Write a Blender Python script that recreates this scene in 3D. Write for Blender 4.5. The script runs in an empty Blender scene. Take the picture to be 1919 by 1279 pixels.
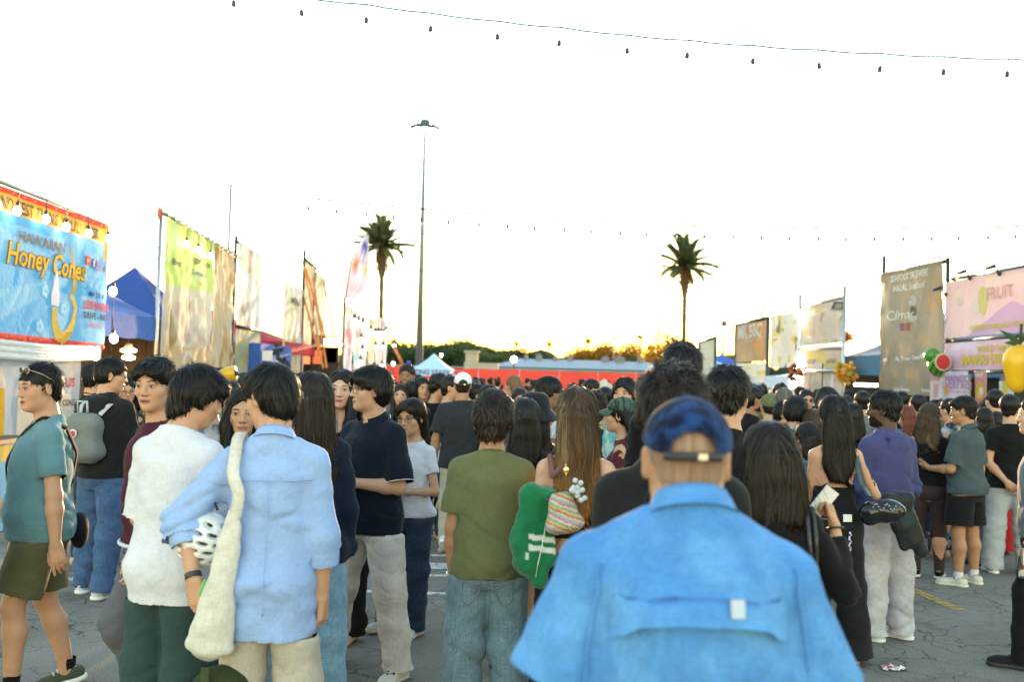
import bpy, bmesh, math, random
import numpy as np
from mathutils import Matrix, Vector, Euler
S = bpy.context.scene
COL = S.collection
R = math.radians
random.seed(7)
rng = np.random.default_rng(11)
# ------------------------------------------------------------------ camera
FPX = 1866.0                     # focal length in photograph pixels (35 mm lens)
CAM_H = 1.75
PITCH, ROLL = R(1.95), R(1.6)
cam_d = bpy.data.cameras.new("camera")
cam = bpy.data.objects.new("camera", cam_d)
COL.objects.link(cam)
S.camera = cam
cam_d.lens = 35.0
cam_d.sensor_width = 36.0
cam_d.clip_start = 0.1
cam_d.clip_end = 4000
cam_d.dof.use_dof = True
cam_d.dof.focus_distance = 5.6
cam_d.dof.aperture_fstop = 2.4
_f = Vector((0, math.cos(PITCH), math.sin(PITCH)))
_u0 = Vector((0, -math.sin(PITCH), math.cos(PITCH)))
_r0 = Vector((1, 0, 0))
_r = _r0 * math.cos(ROLL) + _u0 * math.sin(ROLL)
_u = -_r0 * math.sin(ROLL) + _u0 * math.cos(ROLL)
M = Matrix.Identity(4)
for i in range(3):
 M[i][0] = _r[i]; M[i][1] = _u[i]; M[i][2] = -_f[i]
M[2][3] = CAM_H
cam.matrix_world = M
def W(px, py, d):
 """world point seen at photograph pixel (px, py) at forward distance d"""
 v = _f * FPX + _r * (px - 959.5) - _u * (py - 639.5)
 v = v * (d / v.y)
 return Vector((v.x, v.y, v.z + CAM_H))
# ------------------------------------------------------------------ sky, sun, exposure
SUN_EL, SUN_AZ = R(4.5), R(5.5)        # azimuth measured from +Y towards +X
world = bpy.data.worlds.new("World")
S.world = world
world.use_nodes = True
nt = world.node_tree
nt.nodes.clear()
sky = nt.nodes.new("ShaderNodeTexSky")
sky.sky_type = 'NISHITA'
sky.sun_disc = False
sky.sun_elevation = SUN_EL
sky.sun_rotation = SUN_AZ
sky.altitude = 0
sky.air_density = 1.2
sky.dust_density = 0.05
sky.ozone_density = 1.1
bg = nt.nodes.new("ShaderNodeBackground")
bg.inputs[1].default_value = 0.15
wo = nt.nodes.new("ShaderNodeOutputWorld")
nt.links.new(sky.outputs[0], bg.inputs[0])
nt.links.new(bg.outputs[0], wo.inputs[0])
sun_d = bpy.data.lights.new("sun", 'SUN')
sun_d.energy = 1.6
sun_d.color = (1.0, 0.62, 0.32)
sun_d.angle = R(0.6)
sun = bpy.data.objects.new("sun", sun_d)
COL.objects.link(sun)
_sd = Vector((math.sin(SUN_AZ) * math.cos(SUN_EL), math.cos(SUN_AZ) * math.cos(SUN_EL), math.sin(SUN_EL)))
sun.rotation_euler = _sd.to_track_quat('Z', 'Y').to_euler()
sun.location = (0, 60, 40)
S.view_settings.view_transform = 'Standard'
S.view_settings.look = 'None'
S.view_settings.gamma = 1
S.view_settings.use_curve_mapping = False
S.view_settings.exposure = 3.15
S.render.film_transparent = False
S.cycles.max_bounces = 8
S.cycles.sample_clamp_indirect = 8
S.cycles.use_denoising = True
# ------------------------------------------------------------------ helpers: objects
def new_mesh(name, V, F, smooth=True, col=None):
 V = np.asarray(V, dtype=np.float32)
 me = bpy.data.meshes.new(name)
 if isinstance(F, np.ndarray) and F.ndim == 2:
  k = F.shape[1]; n = len(F)
  me.vertices.add(len(V)); me.vertices.foreach_set("co", V.ravel())
  me.loops.add(n * k); me.loops.foreach_set("vertex_index", F.ravel().astype(np.int32))
  me.polygons.add(n)
  me.polygons.foreach_set("loop_start", np.arange(0, n * k, k, dtype=np.int32))
  me.update(calc_edges=True)
 else:
  me.from_pydata([tuple(v) for v in V.tolist()], [], F)
 if len(me.polygons):
  me.polygons.foreach_set("use_smooth", np.full(len(me.polygons), smooth, dtype=bool))
 if col is not None:
  a = me.color_attributes.new("Col", 'FLOAT_COLOR', 'POINT')
  c = np.ones((len(V), 4), dtype=np.float32); c[:, :3] = np.asarray(col, dtype=np.float32)
  a.data.foreach_set("color", c.ravel())
 return me
def obj(name, me, mat=None, parent=None):
 o = bpy.data.objects.new(name, me)
 COL.objects.link(o)
 if mat is not None and me is not None and len(me.materials) == 0:
  me.materials.append(mat)
 if parent is not None: o.parent = parent
 return o
def tag(o, label=None, cat=None, group=None, kind=None):
 if label: o['label'] = label
 if cat: o['category'] = cat
 if group: o['group'] = group
 if kind: o['kind'] = kind
 return o
def empty(name, loc=(0, 0, 0), rz=0.0, label=None, cat=None, group=None):
 o = bpy.data.objects.new(name, None)
 o.empty_display_size = 0.2
 COL.objects.link(o)
 o.location = loc; o.rotation_euler = (0, 0, rz)
 return tag(o, label, cat, group)
class MB:
 """collects simple solids into one mesh"""
 def __init__(s): s.V = []; s.F = []; s.C = []
 def add(s, V, F, c=None):
  n = len(s.V); s.V += [tuple(v) for v in V]; s.F += [tuple(i + n for i in f) for f in F]
  s.C += [c or (1, 1, 1)] * len(V)
 def box(s, c, d, M=None, col=None):
  x, y, z = [a / 2 for a in d]
  V = [Vector(p) for p in ((-x,-y,-z),(x,-y,-z),(x,y,-z),(-x,y,-z),(-x,-y,z),(x,-y,z),(x,y,z),(-x,y,z))]
  if M: V = [M @ v for v in V]
  V = [v + Vector(c) for v in V]
  s.add(V, [(0,3,2,1),(4,5,6,7),(0,1,5,4),(1,2,6,5),(2,3,7,6),(3,0,4,7)], col)
 def tube(s, pts, r, n=8, cap=True, col=None):
  pts = [Vector(p) for p in pts]
  rs = r if hasattr(r, '__len__') else [r] * len(pts)
  V = []; F = []
  up = Vector((0, 0, 1))
  prevx = None
  for i, p in enumerate(pts):
   t = (pts[min(i + 1, len(pts) - 1)] - pts[max(i - 1, 0)]).normalized()
   x = prevx - t * prevx.dot(t) if prevx is not None else t.orthogonal()
   if x.length < 1e-5: x = t.orthogonal()
   x.normalize(); prevx = x
   y = t.cross(x)
   for k in range(n):
    a = 2 * math.pi * k / n
    V.append(p + (x * math.cos(a) + y * math.sin(a)) * rs[i])
  for i in range(len(pts) - 1):
   for k in range(n):
    F.append((i*n+k, i*n+(k+1)%n, (i+1)*n+(k+1)%n, (i+1)*n+k))
  if cap:
   F.append(tuple(range(n))[::-1]); F.append(tuple((len(pts)-1)*n + k for k in range(n)))
  s.add(V, F, col)
 def sphere(s, c, r, nu=12, nv=8, col=None, M=None):
  rr = r if hasattr(r, '__len__') else (r, r, r)
  V = []; F = []
  for j in range(nv + 1):
   t = math.pi * j / nv
   for i in range(nu):
    a = 2 * math.pi * i / nu
    v = Vector((rr[0]*math.sin(t)*math.cos(a), rr[1]*math.sin(t)*math.sin(a), rr[2]*math.cos(t)))
    if M: v = M @ v
    V.append(v + Vector(c))
  for j in range(nv):
   for i in range(nu):
    F.append((j*nu+i, (j+1)*nu+i, (j+1)*nu+(i+1)%nu, j*nu+(i+1)%nu))
  s.add(V, F, col)
 def quad(s, a, b, c, d, col=None): s.add([a, b, c, d], [(0, 1, 2, 3)], col)
 def mesh(s, name, smooth=False, col=False):
  return new_mesh(name, np.array(s.V, dtype=np.float32).reshape(-1, 3), s.F, smooth, np.array(s.C) if col else None)
 def build(s, name, mat, parent=None, smooth=False, col=False):
  return obj(name, s.mesh(name, smooth, col), mat, parent)
# ------------------------------------------------------------------ noise
def _hash(ix, iy, iz, seed):
 n = (ix * 374761393 + iy * 668265263 + iz * 1440662683 + seed * 1013904223) & 0xFFFFFFFF
 n = ((n ^ (n >> 13)) * 1274126177) & 0xFFFFFFFF
 n = n ^ (n >> 16)
 return (n & 0xFFFF).astype(np.float32) / 32767.5 - 1.0
def vnoise(P, seed=0):
 P = np.asarray(P, dtype=np.float32)
 i = np.floor(P).astype(np.int64); f = P - i
 f = f * f * f * (f * (f * 6 - 15) + 10)
 out = 0
 for dx in (0, 1):
  wx = f[:, 0] if dx else 1 - f[:, 0]
  for dy in (0, 1):
   wy = f[:, 1] if dy else 1 - f[:, 1]
   for dz in (0, 1):
    wz = f[:, 2] if dz else 1 - f[:, 2]
    out = out + wx * wy * wz * _hash(i[:, 0] + dx, i[:, 1] + dy, i[:, 2] + dz, seed)
 return out
def fbm(P, oct=3, seed=0):
 a = 1.0; s = 0; t = 0
 for k in range(oct):
  s = s + a * vnoise(P * (2 ** k) + 13.7 * k, seed + k); t += a; a *= 0.5
 return s / t
# ------------------------------------------------------------------ signed distance toolkit
class Sdf:
 """ordered list of soft-blended solids"""
 def __init__(s): s.ops = []
 def cone(s, a, b, ra, rb, k=0.02, sq=None):
  s.ops.append(('c', np.array(a, np.float32), np.array(b, np.float32), ra, rb, k, sq)); return s
 def ell(s, c, r, k=0.02, M=None):
  s.ops.append(('e', np.array(c, np.float32), np.array(r, np.float32), k, None if M is None else np.array(M, np.float32))); return s
 def sub(s, c, r, k=0.01, M=None):
  s.ops.append(('s', np.array(c, np.float32), np.array(r, np.float32), k, None if M is None else np.array(M, np.float32))); return s
 def loft(s, tab, O, T, k=0.03, p=2.0):
  s.ops.append(('l', np.array(tab, np.float32), np.array(O, np.float32), np.array(T, np.float32), k, p)); return s
 def cut(s, o, n):
  s.ops.append(('p', np.array(o, np.float32), np.array(n, np.float32) / np.linalg.norm(n))); return s
 def group(s, g, k=0.0):
  s.ops.append(('g', g, k)); return s
 @staticmethod
 def smin(a, b, k):
  if k <= 0: return np.minimum(a, b)
  h = np.maximum(k - np.abs(a - b), 0) / k
  return np.minimum(a, b) - h * h * k * 0.25
 def __call__(s, P):
  P = P.astype(np.float32)
  d = None
  for op in s.ops:
   t = op[0]
   if t == 'c':
    _, a, b, ra, rb, k, sq = op
    ba = b - a; L = float(ba @ ba) + 1e-9
    pa = P - a
    h = np.clip((pa @ ba) / L, 0, 1)
    q = pa - h[:, None] * ba
    if sq is not None:
     q = q * sq
    e = np.sqrt((q * q).sum(1)) - (ra + (rb - ra) * h)
   elif t in 'es':
    _, c, r, k, MM = op
    q = P - c
    if MM is not None: q = q @ MM
    k0 = np.sqrt(((q / r) ** 2).sum(1)); k1 = np.sqrt(((q / (r * r)) ** 2).sum(1)) + 1e-6
    e = k0 * (k0 - 1) / k1
    if t == 's':
# smooth subtraction
     h = np.maximum(k - np.abs(-e - d), 0) / k
     d = np.maximum(-e, d) + h * h * k * 0.25
     continue
   elif t == 'l':
    _, tab, O, T, k, pw = op
    q = (P - O) @ T
    z = q[:, 2]
    a = np.interp(z, tab[:, 0], tab[:, 1]).astype(np.float32)
    b = np.interp(z, tab[:, 0], tab[:, 2]).astype(np.float32)
    c = np.interp(z, tab[:, 0], tab[:, 3]).astype(np.float32)
    x = np.abs(q[:, 0]) / a; y = np.abs(q[:, 1] - c) / b
    if pw == 2.0:
     k0 = np.sqrt(x * x + y * y) + 1e-6
    else:
     k0 = (x ** pw + y ** pw) ** (1 / pw) + 1e-6
    k1 = np.sqrt((x / a) ** 2 + (y / b) ** 2) / np.sqrt(x*x + y*y + 1e-9)
    e = (k0 - 1) / np.maximum(k1, 1e-3)
    e = np.maximum(e, np.maximum(z - tab[-1, 0], tab[0, 0] - z))
   elif t == 'p':
    d = np.maximum(d, (P - op[1]) @ op[2]); continue
   elif t == 'g':
    e = op[1](P); k = op[2]
   d = e if d is None else Sdf.smin(d, e, k)
  return d
 def cuts(s): return [op for op in s.ops if op[0] == 'p']
def smooth_tab(tab, n=40):
 t = np.array(tab, dtype=np.float64)
 z = np.linspace(t[0, 0], t[-1, 0], n)
 out = [z]
 for j in range(1, t.shape[1]):
# catmull-rom through the control values
  v = t[:, j]; m = np.gradient(v, t[:, 0])
  i = np.clip(np.searchsorted(t[:, 0], z) - 1, 0, len(t) - 2)
  h = t[i + 1, 0] - t[i, 0]; u = (z - t[i, 0]) / h
  out.append((2*u**3-3*u**2+1)*v[i] + (u**3-2*u**2+u)*h*m[i] + (-2*u**3+3*u**2)*v[i+1] + (u**3-u**2)*h*m[i+1])
 return np.stack(out, 1)
def polygonize(f, lo, hi, h, m=4):
 lo = np.array(lo, np.float32); hi = np.array(hi, np.float32)
 nb = np.maximum(np.ceil((hi - lo) / (h * m)).astype(int), 1)
 ax = [lo[i] + (np.arange(nb[i]) + 0.5) * h * m for i in range(3)]
 G = np.stack(np.meshgrid(*ax, indexing='ij'), -1).reshape(-1, 3)
 dc = f(G).reshape(nb)
 act = np.abs(dc) < h * m * 1.35
 up = lambda A: A.repeat(m, 0).repeat(m, 1).repeat(m, 2)
 n = nb * m
 D = np.ones(n + 1, np.float32)
 D[:-1, :-1, :-1] = up(dc)
 mask = np.zeros(n + 1, bool)
 ua = up(act)
 mask[:-1, :-1, :-1] = ua
 for a in range(3):
  sl = [slice(None)] * 3; sr = [slice(None)] * 3
  sl[a] = slice(1, None); sr[a] = slice(None, -1)
  c = mask.copy(); c[tuple(sl)] |= mask[tuple(sr)]; mask = c
 I = np.argwhere(mask)
 D[mask] = f(lo + I.astype(np.float32) * h)
 s = D < 0
 anyc = np.zeros(n, bool); allc = np.ones(n, bool)
 offs = [(i, j, k) for i in (0, 1) for j in (0, 1) for k in (0, 1)]
 for (i, j, k) in offs:
  b = s[i:n[0]+i, j:n[1]+j, k:n[2]+k]
  anyc |= b; allc &= b
 cell = anyc & ~allc & ua
 C = np.argwhere(cell)
 if len(C) == 0: return np.zeros((0, 3), np.float32), np.zeros((0, 4), np.int32)
 idx = -np.ones(n, np.int32); idx[cell] = np.arange(len(C))
 vals = {o: D[C[:, 0]+o[0], C[:, 1]+o[1], C[:, 2]+o[2]] for o in offs}
 acc = np.zeros((len(C), 3), np.float32); cnt = np.zeros(len(C), np.float32)
 for a in range(3):
  for o in offs:
   if o[a]: continue
   o2 = list(o); o2[a] = 1; o2 = tuple(o2)
   va, vb = vals[o], vals[o2]
   cr = (va < 0) != (vb < 0)
   t = np.where(cr, va / np.where(cr, va - vb, 1), 0)
   p = np.tile(np.array(o, np.float32), (len(C), 1)); p[:, a] = t
   acc += p * cr[:, None]; cnt += cr
 V = lo + (C + acc / cnt[:, None]) * h
 Fs = []
 for a in range(3):
  b, c = (a + 1) % 3, (a + 2) % 3
  s0 = [slice(None)] * 3; s1 = [slice(None)] * 3
  s0[a] = slice(None, -1); s1[a] = slice(1, None)
  e = s[tuple(s0)] != s[tuple(s1)]
  E = np.argwhere(e)
  ok = (E[:, b] > 0) & (E[:, c] > 0) & (E[:, b] < n[b]) & (E[:, c] < n[c])
  E = E[ok]
  q = []
  for (ob, oc) in ((0, 0), (1, 0), (1, 1), (0, 1)):
   X = E.copy(); X[:, b] -= ob; X[:, c] -= oc
   q.append(idx[X[:, 0], X[:, 1], X[:, 2]])
  q = np.stack(q, 1)
  neg = s[E[:, 0], E[:, 1], E[:, 2]]
  q = np.where(neg[:, None], q, q[:, ::-1])
  Fs.append(q[(q >= 0).all(1)])
 return V.astype(np.float32), np.concatenate(Fs).astype(np.int32)
def compact(V, F):
 u, inv = np.unique(F.ravel(), return_inverse=True)
 return V[u], inv.reshape(F.shape).astype(np.int32)
def vnormals(V, F):
 a, b, c, d = (V[F[:, i]] for i in range(4))
 fn = np.cross(c - a, d - b)
 N = np.zeros_like(V)
 for i in range(4):
  np.add.at(N, F[:, i], fn)
 return N / (np.linalg.norm(N, axis=1, keepdims=True) + 1e-9)
def grad(f, P, e=0.003):
 g = np.stack([f(P + np.array(v, np.float32) * e) - f(P - np.array(v, np.float32) * e) for v in ((1,0,0),(0,1,0),(0,0,1))], 1)
 return g / (np.linalg.norm(g, axis=1, keepdims=True) + 1e-9)
def project(f, P, off=0.0, it=3):
 P = np.array(P, np.float32)
 for _ in range(it):
  g = grad(f, P); P = P - g * (f(P) - off)[:, None]
 return P
def open_cuts(V, F, cuts, h):
 """removes the flat caps that planes leave, so hems and cuffs are open cloth"""
 if not cuts: return V, F
 cen = V[F].mean(1)
 fn = np.cross(V[F[:, 2]] - V[F[:, 0]], V[F[:, 3]] - V[F[:, 1]])
 fn /= np.linalg.norm(fn, axis=1, keepdims=True) + 1e-9
 kill = np.zeros(len(F), bool)
 for c in cuts:
  kill |= (np.abs((cen - c[1]) @ c[2]) < h * 0.7) & (fn @ c[2] > 0.75)
 return compact(V, F[~kill])
# ------------------------------------------------------------------ materials
MATS = {}
def nodes(name):
 m = bpy.data.materials.new(name); m.use_nodes = True
 n = m.node_tree; b = n.nodes["Principled BSDF"]
 return m, n, b
def lk(n, a, b): n.links.new(a, b)
def plain(name, col, rough=0.6, metal=0.0, noise=0.0, nscale=8.0, bump=0.0, bscale=60.0, emit=None, estr=0.0, spec=None, alpha=None):
 if name in MATS: return MATS[name]
 m, n, b = nodes(name)
 b.inputs["Base Color"].default_value = (*col, 1)
 b.inputs["Roughness"].default_value = rough
 b.inputs["Metallic"].default_value = metal
 if spec is not None: b.inputs["Specular IOR Level"].default_value = spec
 if emit is not None:
  b.inputs["Emission Color"].default_value = (*emit, 1); b.inputs["Emission Strength"].default_value = estr
 tc = n.nodes.new("ShaderNodeTexCoord")
 if noise > 0:
  t = n.nodes.new("ShaderNodeTexNoise"); t.inputs["Scale"].default_value = nscale; t.inputs["Detail"].default_value = 5
  lk(n, tc.outputs["Object"], t.inputs["Vector"])
  r = n.nodes.new("ShaderNodeMapRange"); r.inputs[3].default_value = 1 - noise; r.inputs[4].default_value = 1 + noise
  lk(n, t.outputs["Fac"], r.inputs[0])
  mx = n.nodes.new("ShaderNodeMix"); mx.data_type = 'RGBA'; mx.blend_type = 'MULTIPLY'; mx.inputs[0].default_value = 1
  mx.inputs[6].default_value = (*col, 1)
  lk(n, r.outputs[0], mx.inputs[7]); lk(n, mx.outputs[2], b.inputs["Base Color"])
 if bump > 0:
  t = n.nodes.new("ShaderNodeTexNoise"); t.inputs["Scale"].default_value = bscale; t.inputs["Detail"].default_value = 4
  lk(n, tc.outputs["Object"], t.inputs["Vector"])
  bp = n.nodes.new("ShaderNodeBump"); bp.inputs["Strength"].default_value = bump; bp.inputs["Distance"].default_value = 0.01
  lk(n, t.outputs["Fac"], bp.inputs["Height"]); lk(n, bp.outputs[0], b.inputs["Normal"])
 MATS[name] = m
 return m
def cloth(name, col, kind='knit', col2=None, rough=0.92, scale=1.0, fuzz=0.06):
 """woven or knitted fabric: thread relief, mottled dye, sheen"""
 if name in MATS: return MATS[name]
 m, n, b = nodes(name)
 b.inputs["Roughness"].default_value = rough
 b.inputs["Specular IOR Level"].default_value = 0.15
 b.inputs["Sheen Weight"].default_value = fuzz
 b.inputs["Sheen Roughness"].default_value = 0.5
 tc = n.nodes.new("ShaderNodeTexCoord")
 t = n.nodes.new("ShaderNodeTexNoise"); t.inputs["Scale"].default_value = 7 * scale; t.inputs["Detail"].default_value = 6; t.inputs["Roughness"].default_value = 0.65
 lk(n, tc.outputs["Object"], t.inputs["Vector"])
 amt = {'knit': .13, 'denim': .35, 'linen': .2, 'chambray': .15, 'wool': .2, 'plain': .1}.get(kind, .12)
 ra = n.nodes.new("ShaderNodeMapRange"); ra.inputs[1].default_value = .25; ra.inputs[2].default_value = .75
 ra.inputs[3].default_value = 1 - amt; ra.inputs[4].default_value = 1 + amt
 lk(n, t.outputs["Fac"], ra.inputs[0])
# threads: two stretched noises crossed
 th = []
 for v in ((340, 340, 26), (26, 340, 340)):
  mp = n.nodes.new("ShaderNodeMapping"); mp.inputs["Scale"].default_value = [a * scale * (0.6 if kind in ('chambray', 'linen', 'denim') else 1) for a in v]
  tn = n.nodes.new("ShaderNodeTexNoise"); tn.inputs["Scale"].default_value = 1; tn.inputs["Detail"].default_value = 2
  lk(n, tc.outputs["Object"], mp.inputs["Vector"]); lk(n, mp.outputs[0], tn.inputs["Vector"]); th.append(tn)
 ad = n.nodes.new("ShaderNodeMath"); ad.operation = 'ADD'
 lk(n, th[0].outputs["Fac"], ad.inputs[0]); lk(n, th[1].outputs["Fac"], ad.inputs[1])
 ta = {'denim': .32, 'chambray': .16, 'linen': .16, 'knit': .1}.get(kind, .12)
 rb = n.nodes.new("ShaderNodeMapRange"); rb.inputs[1].default_value = .6; rb.inputs[2].default_value = 1.4
 rb.inputs[3].default_value = 1 - ta; rb.inputs[4].default_value = 1 + ta
 lk(n, ad.outputs[0], rb.inputs[0])
 mu = n.nodes.new("ShaderNodeMath"); mu.operation = 'MULTIPLY'
 lk(n, ra.outputs[0], mu.inputs[0]); lk(n, rb.outputs[0], mu.inputs[1])
 mx = n.nodes.new("ShaderNodeMix"); mx.data_type = 'RGBA'; mx.blend_type = 'MULTIPLY'; mx.inputs[0].default_value = 1
 if col2 is not None:
  t2 = n.nodes.new("ShaderNodeTexNoise"); t2.inputs["Scale"].default_value = 9 if scale == 1 else 26; t2.inputs["Detail"].default_value = 3
  lk(n, tc.outputs["Object"], t2.inputs["Vector"])
  cr = n.nodes.new("ShaderNodeMapRange"); cr.inputs[1].default_value = .42; cr.inputs[2].default_value = .6
  lk(n, t2.outputs["Fac"], cr.inputs[0])
  m2 = n.nodes.new("ShaderNodeMix"); m2.data_type = 'RGBA'
  m2.inputs[6].default_value = (*col, 1); m2.inputs[7].default_value = (*col2, 1)
  lk(n, cr.outputs[0], m2.inputs[0]); lk(n, m2.outputs[2], mx.inputs[6])
 else:
  mx.inputs[6].default_value = (*col, 1)
 lk(n, mu.outputs[0], mx.inputs[7]); lk(n, mx.outputs[2], b.inputs["Base Color"])
 bp = n.nodes.new("ShaderNodeBump"); bp.inputs["Strength"].default_value = 0.35; bp.inputs["Distance"].default_value = 0.002
 lk(n, ad.outputs[0], bp.inputs["Height"])
# soft crumple below the modelled folds
 t3 = n.nodes.new("ShaderNodeTexNoise"); t3.inputs["Scale"].default_value = 16 * scale; t3.inputs["Detail"].default_value = 3; t3.inputs["Distortion"].default_value = 1.2
 lk(n, tc.outputs["Object"], t3.inputs["Vector"])
 b2 = n.nodes.new("ShaderNodeBump"); b2.inputs["Strength"].default_value = 0.5 if kind in ('linen', 'chambray', 'plain') else 0.3; b2.inputs["Distance"].default_value = 0.012
 lk(n, t3.outputs["Fac"], b2.inputs["Height"]); lk(n, bp.outputs[0], b2.inputs["Normal"]); lk(n, b2.outputs[0], b.inputs["Normal"])
 MATS[name] = m
 return m
def skin_mat(name, col):
 if name in MATS: return MATS[name]
 m, n, b = nodes(name)
 b.inputs["Roughness"].default_value = 0.55
 b.inputs["Specular IOR Level"].default_value = 0.3
 b.inputs["Subsurface Weight"].default_value = 0.12
 b.inputs["Subsurface Radius"].default_value = (0.012, 0.005, 0.003)
 b.inputs["Subsurface Scale"].default_value = 1.0
 tc = n.nodes.new("ShaderNodeTexCoord")
 t = n.nodes.new("ShaderNodeTexNoise"); t.inputs["Scale"].default_value = 14; t.inputs["Detail"].default_value = 8; t.inputs["Roughness"].default_value = .7
 lk(n, tc.outputs["Object"], t.inputs["Vector"])
 mx = n.nodes.new("ShaderNodeMix"); mx.data_type = 'RGBA'
 mx.inputs[6].default_value = (col[0]*.74, col[1]*.60, col[2]*.55, 1)
 mx.inputs[7].default_value = (min(col[0]*1.1, 1), min(col[1]*1.1, 1), min(col[2]*1.1, 1), 1)
 lk(n, t.outputs["Fac"], mx.inputs[0]); lk(n, mx.outputs[2], b.inputs["Base Color"])
 t2 = n.nodes.new("ShaderNodeTexNoise"); t2.inputs["Scale"].default_value = 260
 lk(n, tc.outputs["Object"], t2.inputs["Vector"])
 bp = n.nodes.new("ShaderNodeBump"); bp.inputs["Strength"].default_value = 0.12; bp.inputs["Distance"].default_value = 0.002
 lk(n, t2.outputs["Fac"], bp.inputs["Height"]); lk(n, bp.outputs[0], b.inputs["Normal"])
 MATS[name] = m
 return m
def attr_mat(name, rough=0.6, spec=0.4, trans=0.0, streak=False, sheen=0.0, bump=0.0):
 """colour from the mesh's own print / dye attribute"""
 if name in MATS: return MATS[name]
 m, n, b = nodes(name)
 b.inputs["Roughness"].default_value = rough
 b.inputs["Specular IOR Level"].default_value = spec
 b.inputs["Sheen Weight"].default_value = sheen
 at = n.nodes.new("ShaderNodeAttribute"); at.attribute_name = "Col"
 lk(n, at.outputs["Color"], b.inputs["Base Color"])
 tc = n.nodes.new("ShaderNodeTexCoord")
 if streak:
  b.inputs["Anisotropic"].default_value = 0.6
 if bump > 0:
  t = n.nodes.new("ShaderNodeTexNoise"); t.inputs["Scale"].default_value = 9; t.inputs["Detail"].default_value = 4; t.inputs["Distortion"].default_value = 1.5
  lk(n, tc.outputs["Object"], t.inputs["Vector"])
  bp = n.nodes.new("ShaderNodeBump"); bp.inputs["Strength"].default_value = bump; bp.inputs["Distance"].default_value = 0.03
  lk(n, t.outputs["Fac"], bp.inputs["Height"]); lk(n, bp.outputs[0], b.inputs["Normal"])
 if trans > 0:
  tr = n.nodes.new("ShaderNodeBsdfTranslucent"); lk(n, at.outputs["Color"], tr.inputs[0])
  ms = n.nodes.new("ShaderNodeMixShader"); ms.inputs[0].default_value = trans
  out = n.nodes["Material Output"]
  lk(n, b.outputs[0], ms.inputs[1]); lk(n, tr.outputs[0], ms.inputs[2]); lk(n, ms.outputs[0], out.inputs[0])
 MATS[name] = m
 return m
def glass_mat(name, col=(1, 1, 1), rough=0.02, alpha=0.25):
 if name in MATS: return MATS[name]
 m, n, b = nodes(name)
 tr = n.nodes.new("ShaderNodeBsdfTransparent"); tr.inputs[0].default_value = (*col, 1)
 gl = n.nodes.new("ShaderNodeBsdfGlossy"); gl.inputs[1].default_value = rough
 ms = n.nodes.new("ShaderNodeMixShader"); ms.inputs[0].default_value = alpha
 lk(n, tr.outputs[0], ms.inputs[1]); lk(n, gl.outputs[0], ms.inputs[2]); lk(n, ms.outputs[0], n.nodes["Material Output"].inputs[0])
 MATS[name] = m
 return m
M_HAIR = attr_mat('hair', rough=0.55, spec=0.3, streak=True)
M_PRINT = attr_mat('printed_vinyl', rough=0.8, spec=0.08, trans=0.34, bump=0.25)
M_PRINTF = attr_mat('printed_cloth', rough=0.8, spec=0.2, bump=0.1)
M_FACE = attr_mat('face_detail', rough=0.4, spec=0.4)
M_STEEL = plain('galvanised_steel', (.42, .43, .44), .42, .8, .15)
M_BLACKMETAL = plain('black_metal', (.03, .03, .032), .45, .3)
M_BLACKPL = plain('black_plastic', (.025, .025, .028), .5)
M_WHITEPL = plain('white_plastic', (.75, .75, .74), .4)
M_RUBBER = plain('rubber', (.03, .03, .03), .8)
M_LEATHER = plain('black_leather', (.022, .022, .024), .32, 0, .2, 20, .3, 50)
M_GOLD = plain('gold_metal', (.8, .58, .25), .3, 1)
M_CABLE = plain('dark_cable', (.02, .025, .03), .6)
# ------------------------------------------------------------------ people
def nrm(v):
 v = np.array(v, np.float32); return v / (np.linalg.norm(v) + 1e-9)
def rotm(ax, a):
 return np.array(Matrix.Rotation(a, 3, ax), np.float32)
BODY_M = [(-.12, .100, .090, -.005), (-.06, .160, .112, -.012), (0, .170, .118, -.016), (.08, .160, .108, -.006), (.17, .148, .100, .004),
(.28, .156, .110, .004), (.37, .162, .115, .000), (.44, .155, .102, -.008), (.49, .128, .080, -.014), (.53, .085, .062, -.014), (.57, .05, .045, -.010)]
BODY_F = [(-.12, .100, .092, -.010), (-.06, .162, .116, -.018), (0, .170, .120, -.020), (.08, .150, .102, -.008), (.17, .122, .084, .006),
(.28, .130, .098, .012), (.37, .142, .105, .014), (.44, .132, .088, -.004), (.49, .110, .068, -.012), (.535, .080, .054, -.012), (.565, .045, .04, -.010)]
HAIRC = {'black': (.0075, .006, .0055), 'dark': (.017, .010, .007), 'brown': (.055, .030, .016), 'lightbrown': (.14, .075, .032),
'grey': (.10, .095, .09), 'red': (.12, .03, .02), 'shaved': (.25, .16, .11)}
SKIN = {'light': (.56, .335, .215), 'fair': (.62, .40, .29), 'tan': (.42, .23, .13), 'brown': (.28, .15, .09), 'dark': (.10, .052, .032)}
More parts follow.
